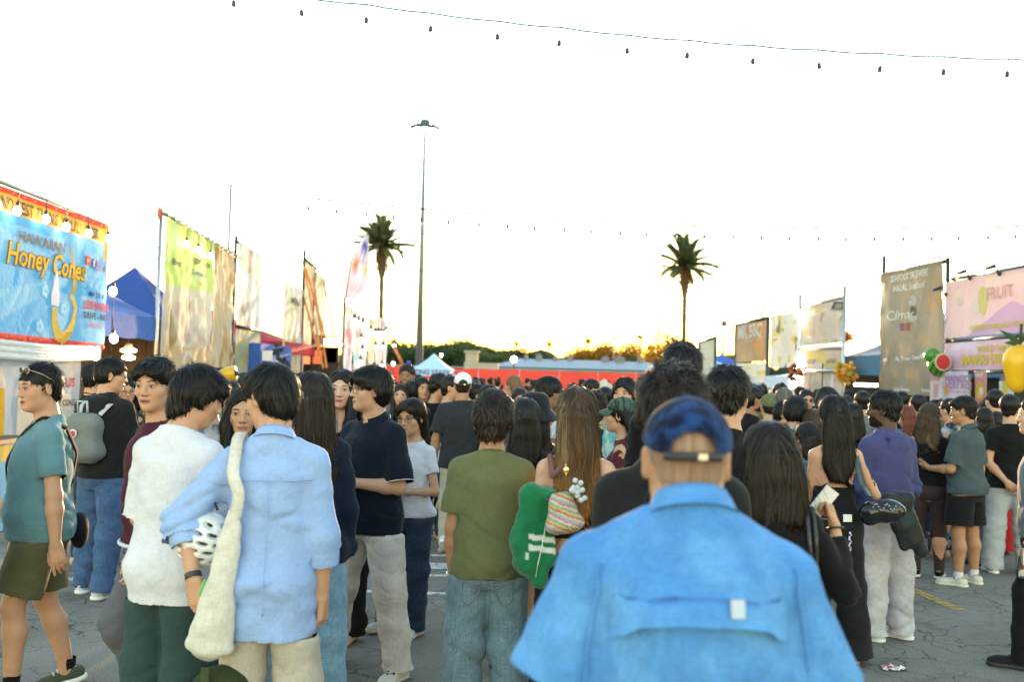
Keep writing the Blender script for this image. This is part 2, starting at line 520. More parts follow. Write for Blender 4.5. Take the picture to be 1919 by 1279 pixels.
def hand_ops(sd, w, f, n, side, curl=0.5, s=1.0, point=0.0, thumb=0.5):
 f = nrm(f); n = nrm(np.array(n) - f * float(np.dot(n, f)))
 t = np.cross(f, n) if side > 0 else np.cross(n, f)
 ln = [.088, .091, .086, .078]; ft = [.070, .078, .072, .056]
 sp0 = [.016, .005, -.006, -.016]; sp1 = [.030, .010, -.010, -.028]
 for i in range(4):
  a = w + t * sp0[i] * s + f * .008 * s; b = w + f * ln[i] * s + t * sp1[i] * s
  sd.cone(a, b, .0165 * s, .0118 * s, .014)
 for i in range(4):
  p = w + f * ln[i] * s + t * sp1[i] * s
  c = curl * (1.0 + 0.12 * i) - (point if i == 0 else 0)
  ang = 0
  for j, (fr, w_) in enumerate(((.45, .9), (.31, 1.15), (.24, .7))):
   ang += c * w_
   d = f * math.cos(ang) + n * math.sin(ang) + t * (sp1[i] * 1.6)
   d = nrm(d)
   q = p + d * ft[i] * fr * s
   sd.cone(p, q, (.0102 - .0011 * j) * s, (.0092 - .0012 * j) * s, .003)
   p = q
 p0 = w + f * .018 * s + t * .018 * s + n * .006 * s
 p1 = w + f * .050 * s + t * .042 * s + n * (.014 + .012 * thumb) * s
 d = nrm(f * .9 + t * (.45 - .5 * thumb) + n * .35 * thumb); p2 = p1 + d * .032 * s
 d = nrm(f * 1 + t * (.2 - .6 * thumb) + n * .45 * thumb); p3 = p2 + d * .026 * s
 sd.cone(p0, p1, .0165 * s, .0125 * s, .012); sd.cone(p1, p2, .0115 * s, .0105 * s, .004); sd.cone(p2, p3, .0105 * s, .0085 * s, .003)
def head_ops(sd, c, Hm, hs, sex, neckb, s, wide=1.0, nk=0):
 L = lambda *p: c + hs * (Hm @ np.array(p, np.float32))
 E = lambda p, r, k, m=None, op='ell': getattr(sd, op)(L(*p), np.array(r) * hs, k * hs, Hm if m is None else Hm @ m)
 nr = (.060 if sex == 'm' else .050) + nk
 sd.cone(neckb + np.array([0, -.012, -.06]) * s, L(0, -.022, -.045), (nr + .012) * s, (nr - .003) * s, .03 * s)
 j = 1.0 if sex == 'm' else .93
 E((0, -.012, .035), (.077 * wide, .097, .085), .03)
 E((0, .032, -.032), (.061 * j * wide, .060, .072), .04)
 E((0, .030, -.072), (.050 * j * wide, .048, .036 * j), .035)
 E((0, .072, -.098 * (.96 if sex == 'f' else 1)), (.020 * j, .018, .015), .035)
 for x in (-1, 1):
  E((x * .044, .058, -.022), (.020, .020, .020), .03)
 E((0, .082, .026), (.048, .012, .012), .03)
 for x in (-1, 1):
  E((x * .032, .112, .004), (.019, .018, .0115), .014, op='sub')
  E((x * .032, .0795, .003), (.0135, .0135, .0125), .004)
 sd.cone(L(0, .090, .012), L(0, .108, -.030), .0065 * hs, .0105 * hs, .014 * hs)
 for x in (-1, 1): E((x * .012, .098, -.033), (.0085, .010, .0075), .008)
 E((0, .086, -.060), (.026, .014, .0075), .008)
 E((0, .084, -.071), (.022, .013, .0080), .006)
 for x in (-1, 1):
  mm = rotm('Z', -x * .35) @ rotm('X', -.15)
  E((x * .079 * wide, -.006, -.004), (.0085, .020, .033), .008, mm)
  E((x * .089 * wide, -.001, -.002), (.007, .011, .019), .006, mm, 'sub')
def march(f, P, d, n=14):
 P = np.array(P, np.float32)
 for _ in range(n):
  P = P + d * np.clip(f(P), -.02, .05)[:, None] * .9
 return P
def strands(name, f, V, N, n, flow, seg, ds, width, colf, parent, lift=.006, curl=0.0, seed=0, sel=None, tip=.5, twist=.5, tap=3.0, tous=.0, base_off=0.0):
 r = np.random.default_rng(seed)
 ids = np.arange(len(V)) if sel is None else np.nonzero(sel)[0]
 if len(ids) == 0: return None
 ids = r.choice(ids, n)
 P = V[ids] + r.normal(0, .002, (n, 3)).astype(np.float32)
 G = N[ids]
 off = (r.random(n) ** 2 * lift + base_off).astype(np.float32)
 tw = r.normal(0, twist, n)[:, None]
 base = colf(V[ids]) * (0.65 + 0.9 * r.random(n) ** 2)[:, None]
 ph = r.random(n) * 6.28
 rows = []; D = None
 for k in range(seg + 1):
  d = flow(P)
  nz = np.stack([fbm(P * 30, 1, 5), fbm(P * 30 + 7, 1, 6), fbm(P * 30 + 17, 1, 8)], 1) * (.25 + curl)
  d = d + nz
  if tous: d = d + np.stack([fbm(P * 9, 1, seed + 5), fbm(P * 9 + 7, 1, seed + 6), fbm(P * 9 + 17, 1, seed + 8)], 1) * tous
  d = d - G * (d * G).sum(1, keepdims=True)
  d /= np.linalg.norm(d, axis=1, keepdims=True) + 1e-6
  if D is not None: d = d * .55 + D * .45; d /= np.linalg.norm(d, axis=1, keepdims=True) + 1e-6
  D = d
  rows.append((P.copy(), D.copy(), G.copy()))
  P = P + D * ds
  G = grad(f, P, .004)
  t = k / seg
  P = P - G * np.clip(f(P) - off * (1 + tip * t), -.01, .01)[:, None]
 Vs = []; Cs = []
 for k, (p, d, g) in enumerate(rows):
  t = k / seg
  w = width * (1 - t ** tap * .92) * (.6 + .4 * min(1, k))
  sd = np.cross(d, g); sd /= np.linalg.norm(sd, axis=1, keepdims=True) + 1e-6
  Vs.append(p - sd * w * .5); Vs.append(p + sd * w * .5); Cs += [base, base]
 A = np.stack(Vs, 1).reshape(-1, 3); C = np.clip(np.stack(Cs, 1).reshape(-1, 3), 0, 1)
 m = 2 * (seg + 1)
 b = np.arange(n)[:, None] * m + np.arange(seg)[None, :] * 2
 F = np.stack([b, b + 1, b + 3, b + 2], -1).reshape(-1, 4)
 o = obj(name, new_mesh(name, A, F.astype(np.int32), True, C), M_HAIR, parent)
 o['kind'] = 'stuff'
 return o
def ridge(n): return 1 - 2.0 * np.abs(n)
def folds(V, N, amp, s, seed, waist=None, pts=(), vert=1.0, diag=1.0, fine=1.0, ang=.5):
 """cloth folds as real relief: long drape folds, diagonal pull folds, compression folds near pts"""
 P = V + seed * 1.37
 wq = np.stack([fbm(P * 5, 2, seed), fbm(P * 5 + 9, 2, seed + 3), fbm(P * 5 + 5, 2, seed + 5)], 1) * .035
 Q = P + wq
 f1 = vnoise(Q * np.array([8, 8, 1.6]), seed + 1) * .6 - ridge(vnoise(Q * np.array([6.5, 6.5, 1.9]), seed + 11)) * .35 + .1
 ca, sa = math.cos(ang), math.sin(ang)
 Rm = np.array([[ca, 0, -sa], [0, 1, 0], [sa, 0, ca]], np.float32)
 f2 = -ridge(vnoise((Q @ Rm.T) * np.array([2.6, 3.5, 12]), seed + 2))
 Rm2 = np.array([[ca, 0, sa], [0, 1, 0], [-sa, 0, ca]], np.float32)
 f3 = -ridge(vnoise((Q @ Rm2.T) * np.array([3, 4, 15]), seed + 4))
 f4 = fbm(Q * 22, 2, seed + 6)
 w2 = np.full(len(V), .35, np.float32)
 for (c, r, a) in pts:
  d = np.linalg.norm(V - np.array(c, np.float32), axis=1)
  w2 = w2 + a * np.exp(-(d / r) ** 2)
 if waist is not None:
  w2 = w2 + waist[1] * np.exp(-((V[:, 2] - waist[0]) / waist[2]) ** 2)
 disp = amp * (vert * .8 * f1 + diag * w2 * (.6 * f2 + .5 * f3) + fine * .16 * f4)
 disp = np.clip(disp, -.008 * s - amp * .3, .022 * s)
 return V + N * disp[:, None]
def person(px, py, d, yaw=0, sex='m', skin='light', build=1.0, res=None, H=None, label=None, group=None,
lean=0, tilt=0, twist=0, head=(0, 0, 0), arms=None, hands=None, legs=None, foot=(0, 0),
top=None, bottom=None, hair=None, shoes=None, face=None, hat=None, loc=None, belly=0.0, hw=1.0, shz=0, neck=(0, 0), neckr=0, seed=1, name='person'):
 X = loc if loc is not None else W(px, py, d)
 if H is None: H = X.z
 hairt = 0.0 if (hat and not hair) else .015
 s = (H - hairt + neck[1]) / 1.75
 if res is None: res = .0085 if d < 7.2 else (.011 if d < 9.3 else .014)
 fine = d < 9.0
 yaw = R(yaw)
 ground_loc = Vector((X.x, X.y, 0))
# skeleton -------------------------------------------------
 arms = arms or {}
 legs = legs or {}
 hands = hands or {}
 sw = (.154 if sex == 'm' else .138) * (0.5 + 0.5 * build)
 TL, SL, AH = .42 * s, .405 * s, .085 * s
 hx = .085 * s
 dz = []
 for q in (-1, 1):
  lg = legs.get(q, ((q * .045, .0, -1), (q * .02, -.03, -1)))
  th, sh = nrm(lg[0]), nrm(lg[1])
  dz.append(-(th * TL + sh * SL)[2])
 hipz = max(dz) + AH
 O = np.array([0, 0, hipz], np.float32)
 T = rotm('Z', R(twist)) @ rotm('X', -R(lean)) @ rotm('Y', R(tilt))
 tp = lambda x, y, z: O + T @ (np.array([x, y, z], np.float32) * s)
 neckb = tp(0, -.012, .545)
 Hm = rotm('Z', R(head[0])) @ rotm('X', R(head[1])) @ rotm('Y', R(head[2]))
 hs = (.55 + .45 * s) * 1.03
 hw = hw * random.Random(seed * 7 + 1).uniform(.955, 1.045)
 Hc = neckb + T @ np.array([0, .012, .0], np.float32) * s + np.array([0, .008 + neck[0], .06 - neck[1]], np.float32) * s + Hm @ np.array([0, .012, .115], np.float32) * hs
 sh, el, wr, hf, hn = {}, {}, {}, {}, {}
 for q in (-1, 1):
  sh[q] = tp(q * sw, -.014, .466 + shz)
  a = arms.get(q, ((q * .17, -.05, -1), (q * .02, .22, -1)))
  el[q] = sh[q] + T @ nrm(a[0]) * .295 * s
  wr[q] = el[q] + T @ nrm(a[1]) * .25 * s
  h = hands.get(q, {})
  hf[q] = T @ nrm(h.get('f', a[1])); hn[q] = T @ nrm(h.get('n', (-q, .1, 0)))
 kn, an, fd = {}, {}, {}
 hip = {}
 for q in (-1, 1):
  lg = legs.get(q, ((q * .045, .0, -1), (q * .02, -.03, -1)))
  hip[q] = O + np.array([q * hx, -.005, 0], np.float32)
  kn[q] = hip[q] + nrm(lg[0]) * TL
  an[q] = kn[q] + nrm(lg[1]) * SL
  fa = lg[2] if len(lg) > 2 else (.15 * q, 1, 0)
  fd[q] = nrm(fa)
 kind = top['kind'] if top else None
 bare = kind in ('strapless', 'tank')
 tabsrc = BODY_M if sex == 'm' else BODY_F
 bf = .5 + .5 * build
 def btab(ex=0.0, shrink=1.0):
  out = []
  for (z, a, b, c) in tabsrc:
   bb = math.exp(-((z - .12) / .13) ** 2) * belly
   out.append((z * s, (a * (.94 if sex == 'm' else .98) * bf * shrink + ex + bb * .5) * s, (b * (.3 + .7 * build) * shrink + ex + bb * .7) * s, (c + bb * .35) * s))
  return out
 ar = (1.0 if sex == 'm' else .80) * (.6 + .4 * build)
 lr = (1.0 if sex == 'm' else 1.02) * (.5 + .5 * build)
 B = Sdf()
 B.loft(smooth_tab(btab(0, 1.0 if bare else .93)), O, T, .03 * s)
 for q in (-1, 1): B.cone(tp(q * .03, -.028, .530), tp(q * sw, -.016, .466 + shz), .040 * s, .046 * ar * s, .04 * s)
 for q in (-1, 1):
  B.cone(sh[q], el[q], .047 * ar * s, .038 * ar * s, .05 * s)
  mid = el[q] + (wr[q] - el[q]) * .3
  B.cone(el[q], mid, .038 * ar * s, .041 * ar * s, .02 * s)
  B.cone(mid, wr[q], .041 * ar * s, .025 * ar * s, .02 * s)
 for q in (-1, 1):
  B.cone(hip[q], kn[q], .084 * lr * s, .054 * lr * s, .05 * s)
  m1 = kn[q] + (an[q] - kn[q]) * .32 + np.array([0, -.014, 0]) * s
  B.cone(kn[q], m1, .052 * lr * s, .057 * lr * s, .03 * s)
  B.cone(m1, an[q], .056 * lr * s, .035 * lr * s, .03 * s)
 for q in (-1, 1):
  heel = an[q] - fd[q] * .03 * s + np.array([0, 0, -.045]) * s
  toe = an[q] + fd[q] * .15 * s + np.array([0, 0, -.058]) * s
  B.cone(an[q], heel, .034 * s, .036 * s, .02 * s); B.cone(heel, toe, .036 * s, .024 * s, .03 * s)
 head_ops(B, Hc, Hm, hs, sex, neckb, s, hw, neckr)
 for q in (-1, 1):
  h = hands.get(q, {})
  hand_ops(B, wr[q], hf[q], hn[q], q, h.get('curl', .35), s * (1.0 if sex == 'm' else .9), h.get('point', 0), h.get('thumb', .4))
 pts = np.array([*sh.values(), *el.values(), *wr.values(), *[wr[q] + hf[q] * .2 * s for q in (-1, 1)], *kn.values(), *an.values(),
 *[an[q] + fd[q] * .17 * s for q in (-1, 1)], O, Hc + np.array([0, 0, .13]) * hs])
 lo = pts.min(0) - .15 * s; hi = pts.max(0) + .14 * s; lo[2] = max(lo[2], -.03)
 V, F = polygonize(B, lo, hi, res)
 V, F = compact(V, F)
 if fine:
  hr = min(res, .0055)
  regs = []
  nc = neckb + np.array([0, 0, .03]) * s
  regs.append((np.array([*(Hc - .135 * hs)]), np.array([*(Hc + .135 * hs)]), [(nc, np.array([0, 0, 1.]))], hr))
  for q in (-1, 1):
   c = wr[q] + hf[q] * .09 * s
   regs.append((c - .13 * s, c + .13 * s, [(wr[q] + hf[q] * .012 * s, hf[q])], hr * .95))
  VV, FF = [], []
  cen = V[F].mean(1)
  keep = np.ones(len(F), bool)
  for (l, h_, pl, r_) in regs:
   ins = ((cen > l) & (cen < h_)).all(1)
   for (o, n_) in pl: ins &= ((cen - o) @ n_) > 0
   keep &= ~ins
  V, F = compact(V, F[keep]); VV.append(V); FF.append(F); nv = len(V)
  for (l, h_, pl, r_) in regs:
   v, f_ = polygonize(B, l - .02, h_ + .02, r_)
   if len(f_) == 0: continue
   cen = v[f_].mean(1)
   ins = ((cen > l - res * 1.5) & (cen < h_ + res * 1.5)).all(1)
   for (o, n_) in pl: ins &= ((cen - o) @ n_) > -res * 1.5
   v, f_ = compact(v, f_[ins]); VV.append(v); FF.append(f_ + nv); nv += len(v)
  V = np.concatenate(VV); F = np.concatenate(FF)
 root = empty(name, ground_loc, yaw, label, 'person', group)
 sm = skin_mat('skin_' + skin, SKIN[skin])
 obj('body', new_mesh('body', V, F), sm, root)
 info = dict(root=root, s=s, O=O, T=T, tp=tp, neckb=neckb, Hc=Hc, Hm=Hm, hs=hs, sh=sh, el=el, wr=wr, hf=hf, hn=hn, kn=kn, an=an, fd=fd, B=B, hip=hip, yaw=yaw, loc=ground_loc)
 HL = lambda *p: Hc + hs * (Hm @ np.array(p, np.float32))
 info['HL'] = HL
# bottom ---------------------------------------------------
 def garment(nm, sd, lo, hi, h, mat, amp, seedg, opening=None, nm_bottom=False, **kw):
  V, F = polygonize(sd, lo, hi, h)
  if len(F) == 0: return None
  V, F = compact(V, F)
  V, F = open_cuts(V, F, opening if opening is not None else sd.cuts(), h)
  N = vnormals(V, F)
  V = folds(V, N, amp, s, seedg, **kw)
  if nm_bottom and top:
   hz = tp(0, 0, top.get('hem', -.06))
   up = T @ np.array([0, 0, 1], np.float32)
   dz_ = (V - hz) @ up
   V = V - N * (np.clip(dz_ / (.02 * s) + .5, 0, 1) * .018 * s)[:, None]
   c_ = ((V[F].mean(1)) - hz) @ up
   V, F = compact(V, F[c_ < .002 * s])
  return obj(nm, new_mesh(nm, V, F), mat, root)
 if bottom:
  ez = bottom.get('ease', .02); baggy = bottom.get('baggy', 0.0); ln = bottom.get('len', 1.0)
  wz = bottom.get('waist', .10)
  P = Sdf()
  tt = [(z, a + ez * s, b + ez * s, c) for (z, a, b, c) in btab(0) if z <= (wz + .05) * s]
  P.loft(smooth_tab(tt), O, T, .03 * s)
  legs_sdf = []
  LG = Sdf()
  for q in (-1, 1):
   G = Sdf()
   fl = bottom.get('flare', 0)
   r0 = (.086 * lr + ez) * s; r1 = (.054 * lr + ez * .6 + baggy * .020) * s; r2 = (.042 + ez * .5 + baggy * .030 + fl) * s
   if ln <= 0.62:   # shorts
    e = hip[q] + (kn[q] - hip[q]) * (ln / .55)
    G.cone(hip[q], e + (kn[q] - hip[q]) * .2, r0, r0 * 1.02 + .004 * s, .02 * s)
    G.cut(e, kn[q] - hip[q])
   else:
    G.cone(hip[q], kn[q], r0, r1, .02 * s)
    t = (ln - .55) / .45
    e = kn[q] + (an[q] - kn[q]) * t + nrm(an[q] - kn[q]) * .045 * s
    ext = nrm(e - kn[q]) * .10 * s
    G.cone(kn[q], e + ext, r1, r2, .05 * s)
    G.cut(e, an[q] - kn[q])
   legs_sdf.append(G)
   LG.group(G, 0)
  P.group(LG, .03 * s)
  cut_open = [c for G in legs_sdf for c in G.cuts()]
  P.cut(tp(0, 0, wz), T @ np.array([0, 0, 1.], np.float32)); cut_open += P.cuts()
  pl = pts[8:].min(0) - .2 * s; ph = pts[8:].max(0) + .2 * s; ph[2] = O[2] + .2 * s; pl[2] = max(min(k[2] for k in an.values()) - .1 * s, -.0)
  bp = [(kn[q], .10 * s, .9) for q in (-1, 1)] + [(an[q] + np.array([0, 0, .05 * s]), .13 * s, 1.5) for q in (-1, 1)] + [(O + np.array([0, .05, -.06]) * s, .10 * s, .8)]
  if ln <= .62: bp = [(O + np.array([0, .05, -.06]) * s, .12 * s, .8)]
  garment(bottom.get('name', 'trousers'), P, pl, ph, res, bottom['mat'], bottom.get('amp', .018) * s, seed + 3, cut_open, True, pts=bp, vert=bottom.get('vert', 1.0), diag=bottom.get('diag', 1.0))
  info['bottom'] = P
# top ------------------------------------------------------
 if top:
  ez = top.get('ease', .018); boxy = top.get('boxy', .5); hem = top.get('hem', -.06); sl = top.get('sleeve', .55)
  Tp = Sdf()
  tt = []
  for (z, a, b, c) in btab(0):
   zz = z / s
   if zz < hem - .13: continue
   f = boxy if zz < .36 else 0
   am = (.164 * bf) * s; bm = (.122 * build) * s
   fadez = min(1, max(0, (.36 - zz) / .1))
   a2 = a + ez * s + max(0, am - a) * f * fadez
   b2 = b + ez * s + max(0, bm - b) * f * fadez
   if zz < .14 and bottom: a2 = max(a2, a + (bottom.get('ease', .02) + .012) * s); b2 = max(b2, b + (bottom.get('ease', .02) + .014) * s)
   if zz > .47: a2 = a + ez * .6 * s; b2 = b + ez * .6 * s
   tt.append((z, a2, b2, c))
  if tt[0][0] > (hem - .02) * s:
   tt.insert(0, ((hem - .05) * s, tt[0][1] * .995, tt[0][2] * .995, tt[0][3]))
  hc = (tp(0, 0, hem), T @ np.array([top.get('hemtilt', 0), 0, -1], np.float32))
  if kind == 'strapless':
   Tp.loft(smooth_tab(tt), O, T, .02); Tp.cut(*hc)
   Tp.cut(tp(0, 0, top.get('neck', .36)), T @ np.array([0, -.1, 1.], np.float32))
   openc = Tp.cuts()
  else:
   Tp.loft(smooth_tab(tt), O, T, .02)
   for q in (-1, 1): Tp.cone(tp(q * .03, -.028, .530), tp(q * sw, -.016, .466 + shz), (.042 + ez * .5) * s, (.048 * ar + ez * .7) * s, .04 * s)
   openc = []
   if kind != 'tank':
    for q in (-1, 1):
     G = Sdf()
     r0 = (.049 * ar + ez * .62) * s; r1 = (.041 * ar + ez * .95 + top.get('wide', 0)) * s; r2 = (.030 * ar + ez * .7 + top.get('wide', 0) * .5) * s
     if sl <= 1:
      e = sh[q] + (el[q] - sh[q]) * sl
      G.cone(sh[q], e + (el[q] - sh[q]) * .25, r0, r1 + .006 * s, .02)
      G.cut(e, el[q] - sh[q])
     else:
      G.cone(sh[q], el[q], r0, r1, .02)
      e = el[q] + (wr[q] - el[q]) * (sl - 1)
      G.cone(el[q], e + nrm(wr[q] - el[q]) * .04 * s, r1, r2 if sl > 1.5 else r1, .03 * s)
      G.cut(e, wr[q] - el[q])
     openc += G.cuts()
     Tp.group(G, .022 * s)
   if kind in ('hoodie',):
    Tp.ell(tp(0, -.128, .475), np.array([.100, .040, .080]) * s, .012 * s, T); Tp.ell(tp(0, -.105, .535), np.array([.105, .045, .036]) * s, .012 * s, T)
    Tp.cone(tp(-.07, -.03, .56), tp(-.02, .07, .52), .034 * s, .03 * s, .03 * s); Tp.cone(tp(.07, -.03, .56), tp(.02, .07, .52), .034 * s, .03 * s, .03 * s)
   else:
    Tp.cone(tp(0, -.015, .52), tp(0, -.012, .60), .078 * s, (.064 if sex == 'm' else .056) * s, .03 * s)
   neckz = top.get('neckz', .572 if kind != 'hoodie' else .60)
   Tp.cut(tp(0, -.02, neckz), T @ nrm([0, .30 if kind != 'hoodie' else .1, 1.]))
   if top.get('vneck'):
    Tp.sub(tp(0, .10, .535), np.array([.048, .08, .085]) * s, .01 * s, T)
   Tp.cut(*hc)
   openc += Tp.cuts()
  lo2 = np.minimum(pts[:6].min(0), O - .2 * s) - .12 * s; hi2 = np.maximum(pts[:6].max(0), O + .2 * s) + .12 * s
  lo2[2] = min(lo2[2], tp(0, 0, hem)[2] - .05); hi2[2] = max(hi2[2], tp(0, 0, .64)[2])
  hi2[2] = min(hi2[2], tp(0, 0, .70)[2]) if max(el[q][2] for q in (-1, 1)) < sh[1][2] else hi2[2]
  bp = [(el[q], .11 * s, 1.3 if sl > 1 else .5) for q in (-1, 1)] + [(sh[q] + (el[q] - sh[q]) * .35 + np.array([-q * .05, 0, -.04]) * s, .09 * s, .8) for q in (-1, 1)]
  tn = top.get('name') or {'tee': 't_shirt', 'polo': 'polo_shirt', 'shirt': 'shirt', 'hoodie': 'hoodie', 'sweater': 'sweater', 'strapless': 'tube_top', 'tank': 'tank_top'}[kind]
  g = garment(tn, Tp, lo2, hi2, res, top['mat'], top.get('amp', .018) * s, seed + 7, openc, waist=(O[2] + .08 * s, top.get('waistf', .8), .16 * s), pts=bp, vert=top.get('vert', 1.0), diag=top.get('diag', 1.0), fine=top.get('fine', 1.0))
  info['top'] = Tp; info['top_obj'] = g
  if kind in ('tee', 'sweater') and d < 9 and not top.get('vneck'):
   ring(root, tp(0, -.018, neckz - .004), T @ rotm('X', -.29), (.067 if sex == 'm' else .059) * s, .0045 * s, top.get('mat2', top['mat']), 'neck_rib')
  if kind in ('polo', 'shirt') and top.get('collar', True):
   collar(root, info, s, sex, top.get('mat_collar', top['mat']), top.get('piping'))
# shoes ----------------------------------------------------
 if shoes:
  for q in (-1, 1):
   make_shoe(root, an[q], fd[q], s * (1.0 if sex == 'm' else .92), shoes, q)
 if face is not None: face_parts(root, info, face, sex)
 if hair: make_hair(root, info, hair, sex, res, d, seed)
 if hat: make_hat(root, info, hat)
 return info
def ring(parent, c, Mx, r, t, mat, name, n=28, el=(1, 1)):
 m = MB(); pts = []
 for k in range(n + 1):
  a = 2 * math.pi * k / n
  pts.append(c + Mx @ np.array([r * el[0] * math.cos(a), r * el[1] * math.sin(a), 0], np.float32))
 m.tube([tuple(p) for p in pts], t, 6, cap=False)
 return m.build(name, mat, parent, smooth=True)
def collar(root, I, s, sex, mat, piping=None):
 """stand-and-fall collar wrapped round the neck, open at the throat"""
 T = I['T']; n = 32
 V = []; F = []
 rn = (.066 if sex == 'm' else .058)
 prof = [(rn, -.012), (rn - .004, .014), (rn - .002, .030), (rn + .004, .033), (rn + .012, .018), (rn + .022, -.008), (rn + .026, -.014)]
 base = I['tp'](0, -.018, .560)
 tl = rotm('X', -.42)
 for i in range(n + 1):
  a = math.pi / 2 + .30 + (2 * math.pi - .60) * i / n
  fr = max(0, math.sin(a))
  for (r, z) in prof:
   k = 1 + (.5 * fr if z < .016 and r > rn + .01 else 0)
   zz = z - (.016 * fr if r > rn + .01 else 0)
   p = np.array([r * k * math.cos(a), r * k * math.sin(a) * 1.02, zz], np.float32) * s
   V.append(base + T @ (tl @ p))
 m = len(prof)
 for i in range(n):
  for j in range(m - 1):
   F.append((i*m+j, (i+1)*m+j, (i+1)*m+j+1, i*m+j+1))
 o = obj('collar', new_mesh('collar', V, np.array(F, np.int32)), mat, root)
 if piping:
  mb = MB(); mb.tube([tuple(V[i*m + m - 1]) for i in range(n + 1)], .0022 * s, 5, False)
  mb.build('collar_piping', piping, o, True)
 return o
def make_shoe(root, an, fd, s, spec, q):
 f = nrm([fd[0], fd[1], 0]); pit = float(fd[2])
 side = np.array([f[1], -f[0], 0], np.float32)
 ff = nrm(f + np.array([0, 0, pit])); up = np.cross(side, ff); up = up if up[2] > 0 else -up
 side = np.cross(ff, up)
 g = an - up * .085 * s
 Lp = lambda x, y, z: g + (side * x + ff * y + up * z) * s
 Mx = np.stack([side, ff, up], 1)
 U = Sdf()
 U.ell(Lp(0, -.035, .045), np.array([.041, .050, .045]) * s, .02, Mx)
 U.cone(Lp(0, -.02, .05), Lp(0, .12, .03), .040 * s, .032 * s, .03 * s, )
 U.ell(Lp(0, .135, .030), np.array([.050, .062, .030]) * s, .03 * s, Mx)
 if not spec.get('low'): U.cone(Lp(0, -.025, .05), Lp(0, -.03, .105), .040 * s, .037 * s, .03 * s)
 U.cut(Lp(0, 0, .016), -up); U.cut(Lp(0, -.02, .090 if not spec.get('low') else .085), nrm(up * 1 - ff * (.1 if not spec.get('low') else .25)))
 lo = g - .22 * s; hi = g + .24 * s
 V, F = polygonize(U, lo, hi, .006); V, F = compact(V, F)
 if not len(F): return
 o = obj('shoe', new_mesh('shoe', V, F), spec['mat'], root)
 L = Sdf(); L.loft([(-.085, .030, .0, 0)], g, np.eye(3)) if False else None
 L = Sdf(); L.ell(Lp(0, -.035, .012), np.array([.046, .056, .05]) * s, .02, Mx); L.cone(Lp(0, -.03, .014), Lp(0, .13, .012), .044 * s, .040 * s, .03 * s); L.ell(Lp(0, .135, .012), np.array([.056, .068, .05]) * s, .02 * s, Mx)
 L.cut(Lp(0, 0, .026), up); L.cut(Lp(0, 0, .001), -up)
 V, F = polygonize(L, lo, hi, .006); V, F = compact(V, F)
 if len(F): obj('sole', new_mesh('sole', V, F), spec.get('sole', M_WHITEPL), o)
 if spec.get('sock') is not None:
  m = MB(); m.tube([tuple(an - up * .02 * s), tuple(an + np.array([0, -.004, .055]) * s)], [.041 * s, .043 * s], 14, False); m.build('sock', spec['sock'], root, True)
 if spec.get('laces', True):
  m = MB()
  for k in range(4):
   y = .045 + k * .022; z = .082 - k * .010
   m.tube([tuple(Lp(-.024, y, z - .004)), tuple(Lp(0, y + .004, z + .005)), tuple(Lp(.024, y, z - .004))], .0035 * s, 5)
  m.build('laces', spec.get('lace', spec.get('sole', M_WHITEPL)), o, True)['kind'] = 'stuff'
 if spec.get('stripes'):
  m = MB()
  for xs in (-1, 1):
   for k in range(3):
    y = .035 + k * .022
    p0 = Lp(xs * .052, y - .012, .030); p1 = Lp(xs * .036, y + .012, .072)
    m.tube([tuple(p0), tuple(p1)], .0055 * s, 5)
  m.build('stripe', spec['stripes'], o, True)['kind'] = 'stuff'
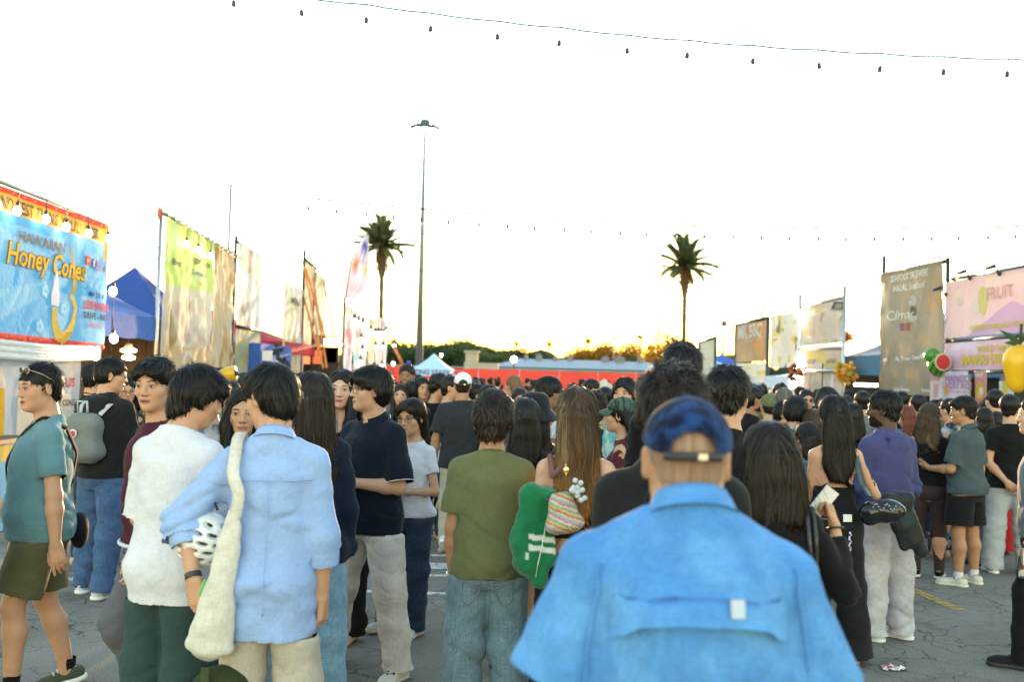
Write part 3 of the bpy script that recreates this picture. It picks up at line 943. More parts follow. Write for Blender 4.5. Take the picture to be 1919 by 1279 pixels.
def face_parts(root, I, face, sex):
 f = I['B']; HL = I['HL']; Hm = I['Hm']; hs = I['hs']
 dirv = -(Hm @ np.array([0, 1, 0], np.float32))
 def patch(nm, XZ, F, cols, off, parent=root):
  P = np.array([HL(x, .135, z) for x, z in XZ], np.float32)
  P = march(f, P, dirv)
  P = P + grad(f, P) * off * hs
  return obj(nm, new_mesh(nm, P, F, True, np.array(cols)), M_FACE, parent)
 def lens(cx, cz, w, h, n=12, m=4, arch=0.0, up=1.0, lowr=1.0, tiltz=0.0):
  XZ = []; F = []
  for i in range(n + 1):
   u = -1 + 2 * i / n
   hh = h * (1 - u * u) ** .6 + .0002
   for j in range(m + 1):
    v = -1 + 2 * j / m
    XZ.append((cx + u * w, cz + arch * (1 - u * u) + tiltz * u + hh * (v * (up if v > 0 else lowr))))
  for i in range(n):
   for j in range(m):
    F.append((i*(m+1)+j, (i+1)*(m+1)+j, (i+1)*(m+1)+j+1, i*(m+1)+j+1))
  return XZ, np.array(F, np.int32)
 gaze = face.get('gaze', 0.0)
 hc = face.get('brow', (.035, .024, .018)); rv = random.Random(int(abs(I['loc'].x * 977 + I['loc'].y * 131))); ev = rv.uniform(.75, 1.15); bv = rv.uniform(-.002, .003)
 for q in (-1, 1):
  XZ, F = lens(q * .032, .002, .0138, .0044 * ev, arch=.001)
  cols = []
  for (x, z) in XZ:
   cols.append((.36, .32, .29))
  e = patch('eye', XZ, F, cols, .0012)
  XZ, F = lens(q * .032 + gaze * .006, .0024, .0058, .0044 * ev, 8, 3)
  patch('iris', XZ, F, [(.012, .008, .006)] * len(XZ), .0020, e)
  XZ, F = lens(q * .032, .0072, .0165, .0018, 10, 2, arch=.002, tiltz=q * .0008)
  patch('eyelid', XZ, F, [(.03, .018, .014)] * len(XZ), .0026, e)
  XZ, F = lens(q * .033, .0225 + bv, .0195, .0034 * ev, 10, 2, arch=.0035 + bv * .6, tiltz=q * .001)
  patch('eyebrow', XZ, F, [hc] * len(XZ), .0014)
  XZ, F = lens(q * .0085, -.0425, .0042, .0022, 6, 2)
  patch('nostril', XZ, F, [(.05, .02, .015)] * len(XZ), .001)
 lipc = face.get('lip', (.36, .13, .11) if sex == 'f' else (.33, .15, .12))
 XZ, F = lens(0, -.0605, .0265, .0055, 12, 2, arch=.0005)
 mo = patch('lips', XZ, F, [lipc] * len(XZ), .0012)
 XZ, F = lens(0, -.0705, .021, .0055, 12, 2, arch=-.001)
 patch('lower_lip', XZ, F, [(lipc[0] * 1.15, lipc[1] * 1.15, lipc[2] * 1.1)] * len(XZ), .0012, mo)
 XZ, F = lens(0, -.0658, .024, .0014 + face.get('open', 0), 12, 2)
 patch('mouth_line', XZ, F, [(.06, .02, .018)] * len(XZ), .0024, mo)
 if face.get('beard'):
  XZ = []; F = []
  n, m = 18, 8
  cols = []
  for i in range(n + 1):
   for j in range(m + 1):
    a = -1 + 2 * i / n
    XZ.append((a * .062, -.045 - .012 * (1 - a*a) + (j / m) * (-.062) - .03 * (1-abs(a)) * 0))
  for i in range(n):
   for j in range(m):
    x, z = XZ[i*(m+1)+j]
    if abs(x) < .026 and -.078 < z < -.052: continue
    F.append((i*(m+1)+j, (i+1)*(m+1)+j, (i+1)*(m+1)+j+1, i*(m+1)+j+1))
  patch('beard', XZ, np.array(F, np.int32), [face['beard']] * len(XZ), .0015)
 if face.get('glasses') or face.get('shades'):
  m = MB(); lens_m = MB()
  y = .103
  for q in (-1, 1):
   c = HL(q * .034, y - .002, .0); pts = []
   for k in range(21):
    a = 2 * math.pi * k / 20
    pts.append(tuple(HL(q * (.034 + .0235 * math.cos(a)), y - .008 * abs(math.cos(a) > 0) * max(0, math.cos(a)) , -.002 + .0195 * math.sin(a))))
   m.tube(pts, .0014 * hs, 5, False)
   m.tube([tuple(HL(q * .058, y - .012, .006)), tuple(HL(q * .078, .06, .008)), tuple(HL(q * .082, -.005, .012)), tuple(HL(q * .080, -.022, .0))], .0013 * hs, 5)
   lens_m.add([tuple(c)] + pts[:-1], [(0, k + 1, (k + 1) % 20 + 1) for k in range(20)])
  m.tube([tuple(HL(-.012, y + .002, .004)), tuple(HL(.012, y + .002, .004))], .0014 * hs, 5)
  g = m.build('glasses', plain('glasses_frame', (.08, .07, .06), .3, .5) if not face.get('shades') else M_BLACKPL, root, True)
  lens_m.build('lens', glass_mat('lens_glass', alpha=.12) if not face.get('shades') else plain('dark_lens', (.01, .01, .012), .08), g)
def make_hair(root, I, h, sex, res, d, seed):
 HL, Hm, hs, s = I['HL'], I['Hm'], I['hs'], I['s']
 st = h['style']; th = h.get('t', .014)
 E = lambda sd, p, r, k, op='ell', m=None: getattr(sd, op)(HL(*p), np.array(r) * hs, k * hs, Hm if m is None else Hm @ m)
 sd = Sdf()
 col = np.array(HAIRC[h.get('col', 'black')], np.float32)
 col2 = h.get('col2')
 r = max(.0055, res * .75)
 down = np.array([0, 0, -1], np.float32)
 fringe = h.get('fringe', .0)
 if st in ('short', 'mop', 'curly', 'crop', 'long', 'bun', 'afro'):
  E(sd, (0, -.012, .046), (.074 + th * .85, .092 + th * .95, .077 + th), .02)
  E(sd, (0, -.013, .028), (.0800, .1000, .087), .012)
  if st in ('short', 'crop'):
   E(sd, (0, -.050, -.032), (.061, .051, .052), .016)
  if st in ('mop', 'curly'):
   nz = h.get('nape', -.075)
   E(sd, (0, -.038, .000), (.077 + th * .6, .070 + th * .6, .066), .014)
   E(sd, (0, -.050, nz * .62), (.060 + th * .25, .047 + th * .35, abs(nz) * .62 + .006), .018)
   if h.get('ears', True):
    for q in (-1, 1): E(sd, (q * .070, .012, .004), (.017 + th * .4, .034, .042), .014)
  if st == 'afro':
   E(sd, (0, -.03, .03), (.085 + th, .10 + th, .085 + th), .02)
  if fringe:
   E(sd, (0, .058, .070), (.066, .040 + th * .5, .030), .03)
   E(sd, (h.get('part', .02), .082, .052), (.055, .018, .020 + fringe), .02)
 L = h.get('len', .35)
 if st == 'long':
# falls behind the shoulders (person frame, hangs plumb)
  b = I['O'] * 0 + I['Hc']
  w = h.get('w', 1.0); fl = h.get('flare', 1.0)
  bk = -.060 * s
  tab = []
  for k in range(9):
   t = k / 8
   z = -L * s * t + .02 * s
   a = (.084 + .02 * math.sin(t * 2.6)) * w * s * (1 - .0 * t) * (1 if t < .8 else 1 - (t - .8) * h.get('taper', 1.2))
   dd = (.070 - .042 * min(1, t * 2.2)) * s
   c = bk - .035 * s * min(1, t * 2.5) - .015 * s * t
   tab.append((z, a * (1 + (fl - 1) * t), dd, c))
  tab = tab[::-1]
# follow head yaw only loosely
  Tz = rotm('Z', math.atan2(-Hm[0, 1], Hm[1, 1]) * .6)
  sd.loft(smooth_tab(tab, 50), b, Tz, .035 * s, 2.2)
  if h.get('front', 0):
   for q in (-1, 1):
    fq = h.get('front')
    p0 = HL(q * .062, .030, .030); p1 = HL(q * .078, .040, -.06); p2 = I['tp'](q * .085, .085, .50); p3 = I['tp'](q * .095, .115, .50 - fq)
    sd.cone(p0, p1, .026 * hs, .030 * hs, .02); sd.cone(p1, p2, .030 * hs, .034 * s, .03); sd.cone(p2, p3, .034 * s, .018 * s, .03)
 if st == 'bun':
  E(sd, h.get('bunp', (0, -.075, .115)), (.034, .034, .034), .01)
# openings for the face, the ears and the nape
 fh = h.get('line', .062)
 if st != 'none':
  fy = .100
  E(sd, (0, fy, fh - .105), (.064 if st not in ('long',) else .060, .070, .105), .012, 'sub')
  if st in ('short', 'crop', 'bun', 'mop', 'curly') and not (st in ('mop', 'curly') and h.get('ears', True)):
   for q in (-1, 1):
    E(sd, (q * .085, .000, -.020), (.034, .024, .040), .010, 'sub')
    E(sd, (q * .080, .045, -.045), (.040, .040, .060), .012, 'sub')
  if st in ('mop', 'curly'):
   for q in (-1, 1):
    E(sd, (q * .075, .055, -.045), (.034, .045, .050), .012, 'sub')
 lo = I['Hc'] - .16 * hs; hi = I['Hc'] + .17 * hs
 if st == 'long': lo[2] = I['Hc'][2] - (L + .05) * s; lo[:2] -= .05 * s; hi[:2] += .03
 V, F = polygonize(sd, lo, hi, r)
 if len(F) == 0: return
 V, F = compact(V, F)
 N = vnormals(V, F)
# locks: streaky relief along the fall of the hair
 Q = (V - I['Hc'])
 ang = np.arctan2(Q @ (Hm @ np.array([1, 0, 0], np.float32)), Q @ (Hm @ np.array([0, 1, 0], np.float32)))
 if st in ('curly', 'afro'):
  n1 = vnoise(V * 38, seed) * .6 + vnoise(V * 80, seed + 1) * .4
  amp = h.get('amp', .010)
  V = V + N * (n1 * amp)[:, None]
 else:
  nl = vnoise(np.stack([np.cos(ang) * 8, np.sin(ang) * 8, V[:, 2] * 5], 1), seed) * .6 + vnoise(np.stack([np.cos(ang) * 18, np.sin(ang) * 18, V[:, 2] * 8], 1), seed + 2) * .4
  n2 = vnoise(V * np.array([26, 26, 9]), seed + 3)
  V = V + N * (nl * h.get('amp', .004) + n2 * h.get('amp', .004) * .7)[:, None]
 if st in ('short', 'mop', 'curly'):
  qz = ((V - I['Hc']) @ Hm)[:, 2] / hs
  rag = np.clip((-.005 - qz) / .05, 0, 1) + np.clip(.9 - np.abs(qz - .05) / .05, 0, 1) * (((V - I['Hc']) @ Hm)[:, 1] > .06)
  V = V + N * (vnoise(V * np.array([95, 95, 30]), seed + 6) * .0055 * rag)[:, None] + np.array([0, 0, 1], np.float32) * (vnoise(V * np.array([70, 70, 12]), seed + 7) * .010 * rag)[:, None]
 hz = I['Hc'][2]
 def colf(P):
  c = np.tile(col, (len(P), 1))
  if col2 is not None:
   zt = np.clip((hz + .02 - P[:, 2] - h.get('z0', .10)) / h.get('zl', .25), 0, 1)
   nn = np.clip(vnoise(P * np.array([40, 40, 4]), 9) * .9 + .35, 0, 1)
   k = np.clip(zt * (0.35 + nn), 0, 1)[:, None]
   c = c * (1 - k) + np.array(col2, np.float32) * k
  if h.get('streak'):
   q = (P - I['Hc']) @ Hm
   k = np.exp(-((q[:, 0] - h['streak'][0]) / h['streak'][1]) ** 2) * np.clip(.9 - (hz + .12 - P[:, 2]) * 2.6, 0, 1)
   c = c * (1 - k[:, None]) + np.array(h['streak'][2], np.float32) * k[:, None]
  return c
 st_n = vnoise(np.stack([np.cos(ang) * 30, np.sin(ang) * 30, V[:, 2] * 6], 1), seed + 8)
 C = colf(V) * (1 + .35 * st_n)[:, None]
 o = obj('hair', new_mesh('hair', V, F, True, np.clip(C, 0, 1)), M_HAIR, root)
 o['hair'] = 1
 if d < 9.5:
  n = h.get('n', int(1500 * min(1.0, (5.2 / d)) ** 1.2))
  whorl = HL(0.01, -.075, .105)
  fwd = Hm @ np.array([0, 1, 0], np.float32)
  def flow(P):
   v = P - whorl; v = v / (np.linalg.norm(v, axis=1, keepdims=True) + 1e-3)
   q = (P - I['Hc']) @ Hm
   if st == 'long':
    k = np.clip((q[:, 2] - .02) / .08, 0, 1)[:, None]
    side = np.sign(q[:, 0:1]) * (Hm @ np.array([1, 0, 0], np.float32))
    return down * (1 - .6 * k) + (side * .8 - fwd * .3) * k
   fr = np.clip(q[:, 1] / .08, 0, 1)[:, None] * .6
   return v * .7 + down * .55 + fwd * fr
  if st == 'long':
   seg, ds = 12, min(.022, L * s / 12 * 1.0)
  elif st in ('curly', 'afro'): seg, ds = 6, .008
  elif st == 'crop': seg, ds = 3, .006
  elif st == 'short': seg, ds = 5, .008
  else: seg, ds = 7, .010
# strands hug the relief surface through the smooth field; those of the back run on past the edge
  free = Sdf(); free.ops = [o_ for o_ in sd.ops if o_[0] in 'cel']
  qy = ((V - I['Hc']) @ Hm)[:, 1]
  kw = dict(lift=h.get('lift', .009 if st != 'long' else .010), curl={'curly': 1.0, 'afro': 1.3}.get(st, h.get('wave', 0.12)), tip=.8)
  wd = .0026 if d < 5 else .0034
  if n > 0:
   ls = dict(kw); ls.update(lift=.008 if st != 'long' else .005, tip=1.6 if st != 'long' else .6, twist=.45, tap=1.3, tous=h.get('tous', .7 if st != 'long' else .15), base_off=.001)
   lw = {'crop': .006, 'long': .012}.get(st, .0105)
   strands('hair_locks', free, V, N, int(n * .20), flow, seg, ds * 1.05, lw, colf, o, seed=seed + 2, sel=qy < .0, **ls)
   strands('hair_locks', sd, V, N, int(n * .11), flow, seg, ds, lw, colf, o, seed=seed + 3, sel=qy >= .0, **ls)
   kw['tous'] = h.get('tous', .45 if st != 'long' else .1)
   fw = dict(kw); fw.update(lift=.022, tip=2.6, base_off=.004, tous=1.2)
   if d < 7: strands('flyaway_hairs', free, V, N, int(n * .07), flow, seg, ds * 1.1, .0014, colf, o, seed=seed + 5, sel=qy < .02, **fw)
   strands('hair_strands', free, V, N, int(n * .62), flow, seg, ds, wd, colf, o, seed=seed, sel=qy < .0, **kw)
   strands('hair_strands', sd, V, N, int(n * .38), flow, seg, ds, wd, colf, o, seed=seed + 1, sel=qy >= .0, **kw)
 I['hair'] = sd
 return o
def make_hat(root, I, h):
 HL, Hm, hs = I['HL'], I['Hm'], I['hs']
 k = h['kind']; rot = rotm('Z', math.pi) if h.get('back') else np.eye(3, dtype=np.float32)
 Cm = Hm @ rot
 P = lambda x, y, z: I['Hc'] + hs * (Hm @ (rot @ (np.array([x, y + .016 * (1 if h.get('back') else 0) - (0 if h.get('back') else .016), z], np.float32))))
 r = .0055
 mat = h['mat']
 g = h.get('g', 0.0)
 if k in ('cap', 'beanie'):
  sd = Sdf(); sd.ell(P(0, 0, .035), np.array([.089 + g, .109 + g, .096 + g]) * hs, .01, Cm)
  sd.cut(P(0, 0, .034 if k == 'cap' else .02), -(Hm @ nrm([0, -.24, 1])))
  if h.get('hole'):
   pass
  V, F = polygonize(sd, I['Hc'] - .16, I['Hc'] + .18, r); V, F = compact(V, F)
  V, F = open_cuts(V, F, sd.cuts(), r)
  if h.get('back'):
# snapback opening on the forehead side of the turned cap = rear arch
   pass
  if h.get('arch'):
# arch-shaped gap above the adjuster strap, seen from behind
   q = (V[F].mean(1) - I['Hc']) @ Hm / hs
   a0 = h['arch']
   inside = (q[:, 1] < -.03) & (((q[:, 0]) / .047) ** 2 + ((q[:, 2] - .012) / .048) ** 2 < 1) & (q[:, 2] > .018)
   V, F = compact(V, F[~inside])
# panel seams as relief
  q = (V - I['Hc']) @ Hm / hs
  a = np.arctan2(q[:, 1] + .0, q[:, 0])
  N = vnormals(V, F)
  seam = np.exp(-((np.mod(a + math.pi / 6, math.pi / 3) - math.pi / 6) / .035) ** 2)
  V = V - N * (seam * .0022)[:, None] + N * (vnoise(V * 22, 3) * .0018)[:, None]
  o = obj('cap' if k == 'cap' else 'beanie', new_mesh('cap', V, F), mat, root)
  mb = MB(); mb.sphere(tuple(P(0, 0, .131 + g)), .006 * hs, 8, 5); mb.build('button', mat, o, True) if k == 'cap' else None
  if k == 'cap':
# brim: curved plate with thickness
   vs, fs = [], []
   nx, ny = 14, 6
   for t in (0, 1):
    for j in range(ny + 1):
     for i in range(nx + 1):
      u = -1 + 2 * i / nx; v = j / ny
      w = .078 * (1 - .10 * v * v)
      x = u * w
      y0 = .109 * math.sqrt(max(0, 1 - (x / .089) ** 2)) * .97
      y = y0 + (.072 * math.sqrt(max(0, 1 - (u * .98) ** 4))) * v
      z = .046 - .020 * v - .020 * u * u * (0.4 + v) - .003 * t
      vs.append(P(x, y, z))
   m1 = (nx + 1) * (ny + 1)
   for j in range(ny):
    for i in range(nx):
     q_ = (j*(nx+1)+i, j*(nx+1)+i+1, (j+1)*(nx+1)+i+1, (j+1)*(nx+1)+i)
     fs.append(q_); fs.append(tuple(m1 + x for x in q_[::-1]))
   for i in range(nx): fs.append((ny*(nx+1)+i, ny*(nx+1)+i+1, m1+ny*(nx+1)+i+1, m1+ny*(nx+1)+i))
   obj('brim', new_mesh('brim', vs, fs), h.get('brim', mat), o)
  if h.get('arch'):
   mb = MB(); pts = []
   for i in range(15):
    x = -.056 + .112 * i / 14
    q3 = np.array([x, -.016 - .1085 * math.sqrt(max(0, 1 - (x / .091) ** 2)) - .001, .012], np.float32)
    pts.append(tuple(I['Hc'] + hs * (Hm @ q3)))
   V2 = []; F2 = []
   for i, p in enumerate(pts):
    for (dz_, of) in ((-.009, 0), (.009, 0), (.009, .0025), (-.009, .0025)):
     V2.append(np.array(p) + Hm @ np.array([0, -of, dz_], np.float32))
   for i in range(14):
    for j in range(4): F2.append((i*4+j, i*4+(j+1)%4, (i+1)*4+(j+1)%4, (i+1)*4+j))
   obj('adjuster_strap', new_mesh('strap', V2, np.array(F2, np.int32)[:, ::-1]), h.get('strap', M_BLACKPL), o)
   mb = MB(); mb.box((0, 0, 0), (.018, .004, .012)); b = mb.build('buckle', plain('buckle_silver', (.6, .6, .6), .3, .6), o)
   c = np.array(pts[9]) + Hm @ np.array([0, -.004, 0], np.float32); b.location = tuple(c)
  return o
 if k == 'bucket':
  n = 40; prof = [(.0, .128), (.050, .127), (.078, .112), (.090, .080), (.096, .040), (.100, .022), (.118, .0), (.142, -.028), (.150, -.040), (.146, -.041), (.100, .012)]
  V = []; F = []
  for i in range(n):
   a = 2 * math.pi * i / n
   wob = 1 + .03 * math.sin(3 * a + 1) + .015 * math.sin(7 * a)
   for (rr, z) in prof:
    V.append(P(rr * math.cos(a) * (wob if rr > .11 else 1), rr * 1.16 * math.sin(a) * (wob if rr > .11 else 1), z + (.010 * math.sin(2 * a + .6) if rr > .11 else 0)))
  m = len(prof)
  for i in range(n):
   for j in range(m - 1):
    F.append((i*m+j, i*m+j+1, ((i+1) % n)*m+j+1, ((i+1) % n)*m+j))
  return obj('bucket_hat', new_mesh('bucket_hat', V, np.array(F, np.int32)), mat, root)
 if k == 'conical':
  n = 36; V = []; F = []; prof = [(.0, .165), (.10, .085), (.225, .005), (.222, .0), (.09, .07)]
  for i in range(n):
   a = 2 * math.pi * i / n
   for (rr, z) in prof: V.append(P(rr * math.cos(a), rr * math.sin(a), z))
  m = len(prof)
  for i in range(n):
   for j in range(m - 1): F.append((i*m+j, i*m+j+1, ((i+1) % n)*m+j+1, ((i+1) % n)*m+j))
  return obj('conical_hat', new_mesh('conical_hat', V, np.array(F, np.int32)), mat, root)
# ------------------------------------------------------------------ ground
def asphalt():
 m, n, b = nodes('cracked_asphalt')
 b.inputs["Roughness"].default_value = 0.95; b.inputs["Specular IOR Level"].default_value = 0.15
 tc = n.nodes.new("ShaderNodeTexCoord")
 t1 = n.nodes.new("ShaderNodeTexNoise"); t1.inputs["Scale"].default_value = 0.6; t1.inputs["Detail"].default_value = 6
 t2 = n.nodes.new("ShaderNodeTexNoise"); t2.inputs["Scale"].default_value = 110; t2.inputs["Detail"].default_value = 3
 for t in (t1, t2): lk(n, tc.outputs["Object"], t.inputs["Vector"])
 cr = n.nodes.new("ShaderNodeValToRGB"); cr.color_ramp.elements[0].position = .3; cr.color_ramp.elements[1].position = .72
 cr.color_ramp.elements[0].color = (.15, .132, .108, 1); cr.color_ramp.elements[1].color = (.26, .235, .195, 1)
 lk(n, t1.outputs["Fac"], cr.inputs[0])
 r2 = n.nodes.new("ShaderNodeMapRange"); r2.inputs[1].default_value = .3; r2.inputs[2].default_value = .7; r2.inputs[3].default_value = .62; r2.inputs[4].default_value = 1.4
 lk(n, t2.outputs["Fac"], r2.inputs[0])
 m1 = n.nodes.new("ShaderNodeMix"); m1.data_type = 'RGBA'; m1.blend_type = 'MULTIPLY'; m1.inputs[0].default_value = 1
 lk(n, cr.outputs[0], m1.inputs[6]); lk(n, r2.outputs[0], m1.inputs[7])
# alligator cracks: warped voronoi cell borders
 tw = n.nodes.new("ShaderNodeTexNoise"); tw.inputs["Scale"].default_value = 3.0; tw.inputs["Detail"].default_value = 4
 lk(n, tc.outputs["Object"], tw.inputs["Vector"])
 ms = n.nodes.new("ShaderNodeVectorMath"); ms.operation = 'SCALE'; ms.inputs[3].default_value = 0.45
 lk(n, tw.outputs["Color"], ms.inputs[0])
 av = n.nodes.new("ShaderNodeVectorMath"); av.operation = 'ADD'
 lk(n, tc.outputs["Object"], av.inputs[0]); lk(n, ms.outputs[0], av.inputs[1])
 vo = n.nodes.new("ShaderNodeTexVoronoi"); vo.feature = 'DISTANCE_TO_EDGE'; vo.inputs["Scale"].default_value = 3.1
 lk(n, av.outputs[0], vo.inputs["Vector"])
 rc = n.nodes.new("ShaderNodeMapRange"); rc.inputs[1].default_value = .0; rc.inputs[2].default_value = .022; rc.inputs[3].default_value = .38; rc.inputs[4].default_value = 1
 lk(n, vo.outputs["Distance"], rc.inputs[0])
# cracks fade out in patches
 tm = n.nodes.new("ShaderNodeTexNoise"); tm.inputs["Scale"].default_value = 0.9; tm.inputs["Detail"].default_value = 3
 lk(n, tc.outputs["Object"], tm.inputs["Vector"])
 rm = n.nodes.new("ShaderNodeMapRange"); rm.inputs[1].default_value = .40; rm.inputs[2].default_value = .55
 lk(n, tm.outputs["Fac"], rm.inputs[0])
 mm = n.nodes.new("ShaderNodeMix"); mm.data_type = 'RGBA'; mm.inputs[6].default_value = (1, 1, 1, 1)
 lk(n, rm.outputs[0], mm.inputs[0]); lk(n, rc.outputs[0], mm.inputs[7])
 m2 = n.nodes.new("ShaderNodeMix"); m2.data_type = 'RGBA'; m2.blend_type = 'MULTIPLY'; m2.inputs[0].default_value = 1
 st = n.nodes.new("ShaderNodeTexNoise"); st.inputs["Scale"].default_value = 1.7; st.inputs["Detail"].default_value = 7; st.inputs["Roughness"].default_value = .75
 lk(n, tc.outputs["Object"], st.inputs["Vector"])
 sr = n.nodes.new("ShaderNodeMapRange"); sr.inputs[1].default_value = .52; sr.inputs[2].default_value = .70; sr.inputs[3].default_value = 1; sr.inputs[4].default_value = .55
 lk(n, st.outputs["Fac"], sr.inputs[0])
 vg = n.nodes.new("ShaderNodeTexVoronoi"); vg.inputs["Scale"].default_value = 2.6; vg.inputs["Randomness"].default_value = 1
 lk(n, tc.outputs["Object"], vg.inputs["Vector"])
 gr = n.nodes.new("ShaderNodeMapRange"); gr.inputs[1].default_value = .035; gr.inputs[2].default_value = .05; gr.inputs[3].default_value = .5; gr.inputs[4].default_value = 1
 lk(n, vg.outputs["Distance"], gr.inputs[0])
 sm_ = n.nodes.new("ShaderNodeMath"); sm_.operation = 'MULTIPLY'; lk(n, sr.outputs[0], sm_.inputs[0]); lk(n, gr.outputs[0], sm_.inputs[1])
 m3 = n.nodes.new("ShaderNodeMix"); m3.data_type = 'RGBA'; m3.blend_type = 'MULTIPLY'; m3.inputs[0].default_value = 1
 lk(n, m1.outputs[2], m3.inputs[6]); lk(n, sm_.outputs[0], m3.inputs[7]); m1 = m3
 lk(n, m1.outputs[2], m2.inputs[6]); lk(n, mm.outputs[2], m2.inputs[7]); lk(n, m2.outputs[2], b.inputs["Base Color"])
 ad = n.nodes.new("ShaderNodeMath"); ad.operation = 'MULTIPLY_ADD'; ad.inputs[1].default_value = .35
 lk(n, t2.outputs["Fac"], ad.inputs[0]); lk(n, mm.outputs[2], ad.inputs[2])
 bp = n.nodes.new("ShaderNodeBump"); bp.inputs["Strength"].default_value = .8; bp.inputs["Distance"].default_value = .012
 lk(n, ad.outputs[0], bp.inputs["Height"]); lk(n, bp.outputs[0], b.inputs["Normal"])
 return m
M_ASPH = asphalt()
def paint_mat(name, col):
 m, n, b = nodes(name)
 tc = n.nodes.new("ShaderNodeTexCoord")
 b.inputs["Base Color"].default_value = (*col, 1); b.inputs["Roughness"].default_value = .8
 t = n.nodes.new("ShaderNodeTexNoise"); t.inputs["Scale"].default_value = 14; t.inputs["Detail"].default_value = 8; t.inputs["Roughness"].default_value = .8
 lk(n, tc.outputs["Object"], t.inputs["Vector"])
 r = n.nodes.new("ShaderNodeMapRange"); r.inputs[1].default_value = .42; r.inputs[2].default_value = .5; r.inputs[3].default_value = .12; r.inputs[4].default_value = .85
 lk(n, t.outputs["Fac"], r.inputs[0])
 tr = n.nodes.new("ShaderNodeBsdfTransparent"); ms = n.nodes.new("ShaderNodeMixShader")
 lk(n, r.outputs[0], ms.inputs[0]); lk(n, tr.outputs[0], ms.inputs[1]); lk(n, b.outputs[0], ms.inputs[2]); lk(n, ms.outputs[0], n.nodes["Material Output"].inputs[0])
 return m
g = MB(); g.quad((-1500, -40, 0), (1500, -40, 0), (1500, 2500, 0), (-1500, 2500, 0))
tag(g.build('ground', M_ASPH), kind='structure')
M_WLINE = paint_mat('worn_white_paint', (.62, .62, .58)); M_YLINE = paint_mat('worn_yellow_paint', (.50, .30, .07))
def G(px, py):
 """ground point under a photograph pixel"""
 v = _f * FPX + _r * (px - 959.5) - _u * (py - 639.5)
 t = -CAM_H / v.z
 return Vector((v.x * t, v.y * t, 0))
def stripe(name, a, b, w, mat, label, group=None):
 a, b = Vector(a), Vector(b); d = (b - a).normalized(); n_ = Vector((-d.y, d.x, 0)) * w / 2; z = Vector((0, 0, .004))
 m = MB(); m.quad(a - n_ + z, b - n_ + z, b + n_ + z, a + n_ + z)
 tag(m.build(name, mat), kind='structure')
stripe('painted_line', G(560, 1106), G(1240, 1128), .10, M_WLINE, '')
stripe('painted_line', G(700, 1079), G(880, 1081), .09, M_WLINE, '')
stripe('painted_line', G(740, 1041), G(900, 1044), .10, M_WLINE, '')
a_, b_ = G(800, 1062), G(880, 1064)
stripe('painted_patch', a_, b_, .28, M_WLINE, '')
stripe('painted_line', G(0, 1085), G(330, 1090), .12, M_WLINE, '')
stripe('painted_line', G(1100, 1010), G(300, 1000), .10, M_WLINE, '')
stripe('painted_line', G(1640, 1140), G(1700, 1142), .30, M_WLINE, '')
stripe('yellow_line', G(1690, 1098), G(1800, 1146), .11, M_YLINE, '')
stripe('yellow_line', G(1500, 1030), G(1690, 1098), .11, M_YLINE, '')
# ------------------------------------------------------------------ banners
def lerp(a, b, t): return a + (b - a) * t
_font_cache = {}
def text_polys(txt, size, bold=0.0, shear=0.0, squeeze=1.0):
 """lettering outline as vertices and faces in metres, origin at the left of the baseline"""
 k = (txt, size, bold, shear, squeeze)
 if k in _font_cache: return _font_cache[k]
 c = bpy.data.curves.new('lettering_outline', 'FONT'); c.body = txt; c.size = size; c.shear = shear; c.offset = bold * size
 c.resolution_u = 2
 o = bpy.data.objects.new('lettering_outline', c); COL.objects.link(o)
 me = bpy.data.meshes.new_from_object(o)
 bm_ = bmesh.new(); bm_.from_mesh(me); bmesh.ops.triangulate(bm_, faces=bm_.faces)
 for _ in range(3):
  long_ = [e for e in bm_.edges if e.calc_length() > .07]
  if not long_: break
  bmesh.ops.subdivide_edges(bm_, edges=long_, cuts=1)
 bmesh.ops.triangulate(bm_, faces=bm_.faces); bm_.to_mesh(me); bm_.free()
 V = [(v.co.x * squeeze, v.co.y) for v in me.vertices]; F = [tuple(p.vertices) for p in me.polygons]
 bpy.data.objects.remove(o); bpy.data.curves.remove(c); bpy.data.meshes.remove(me)
 _font_cache[k] = (V, F)
 return V, F
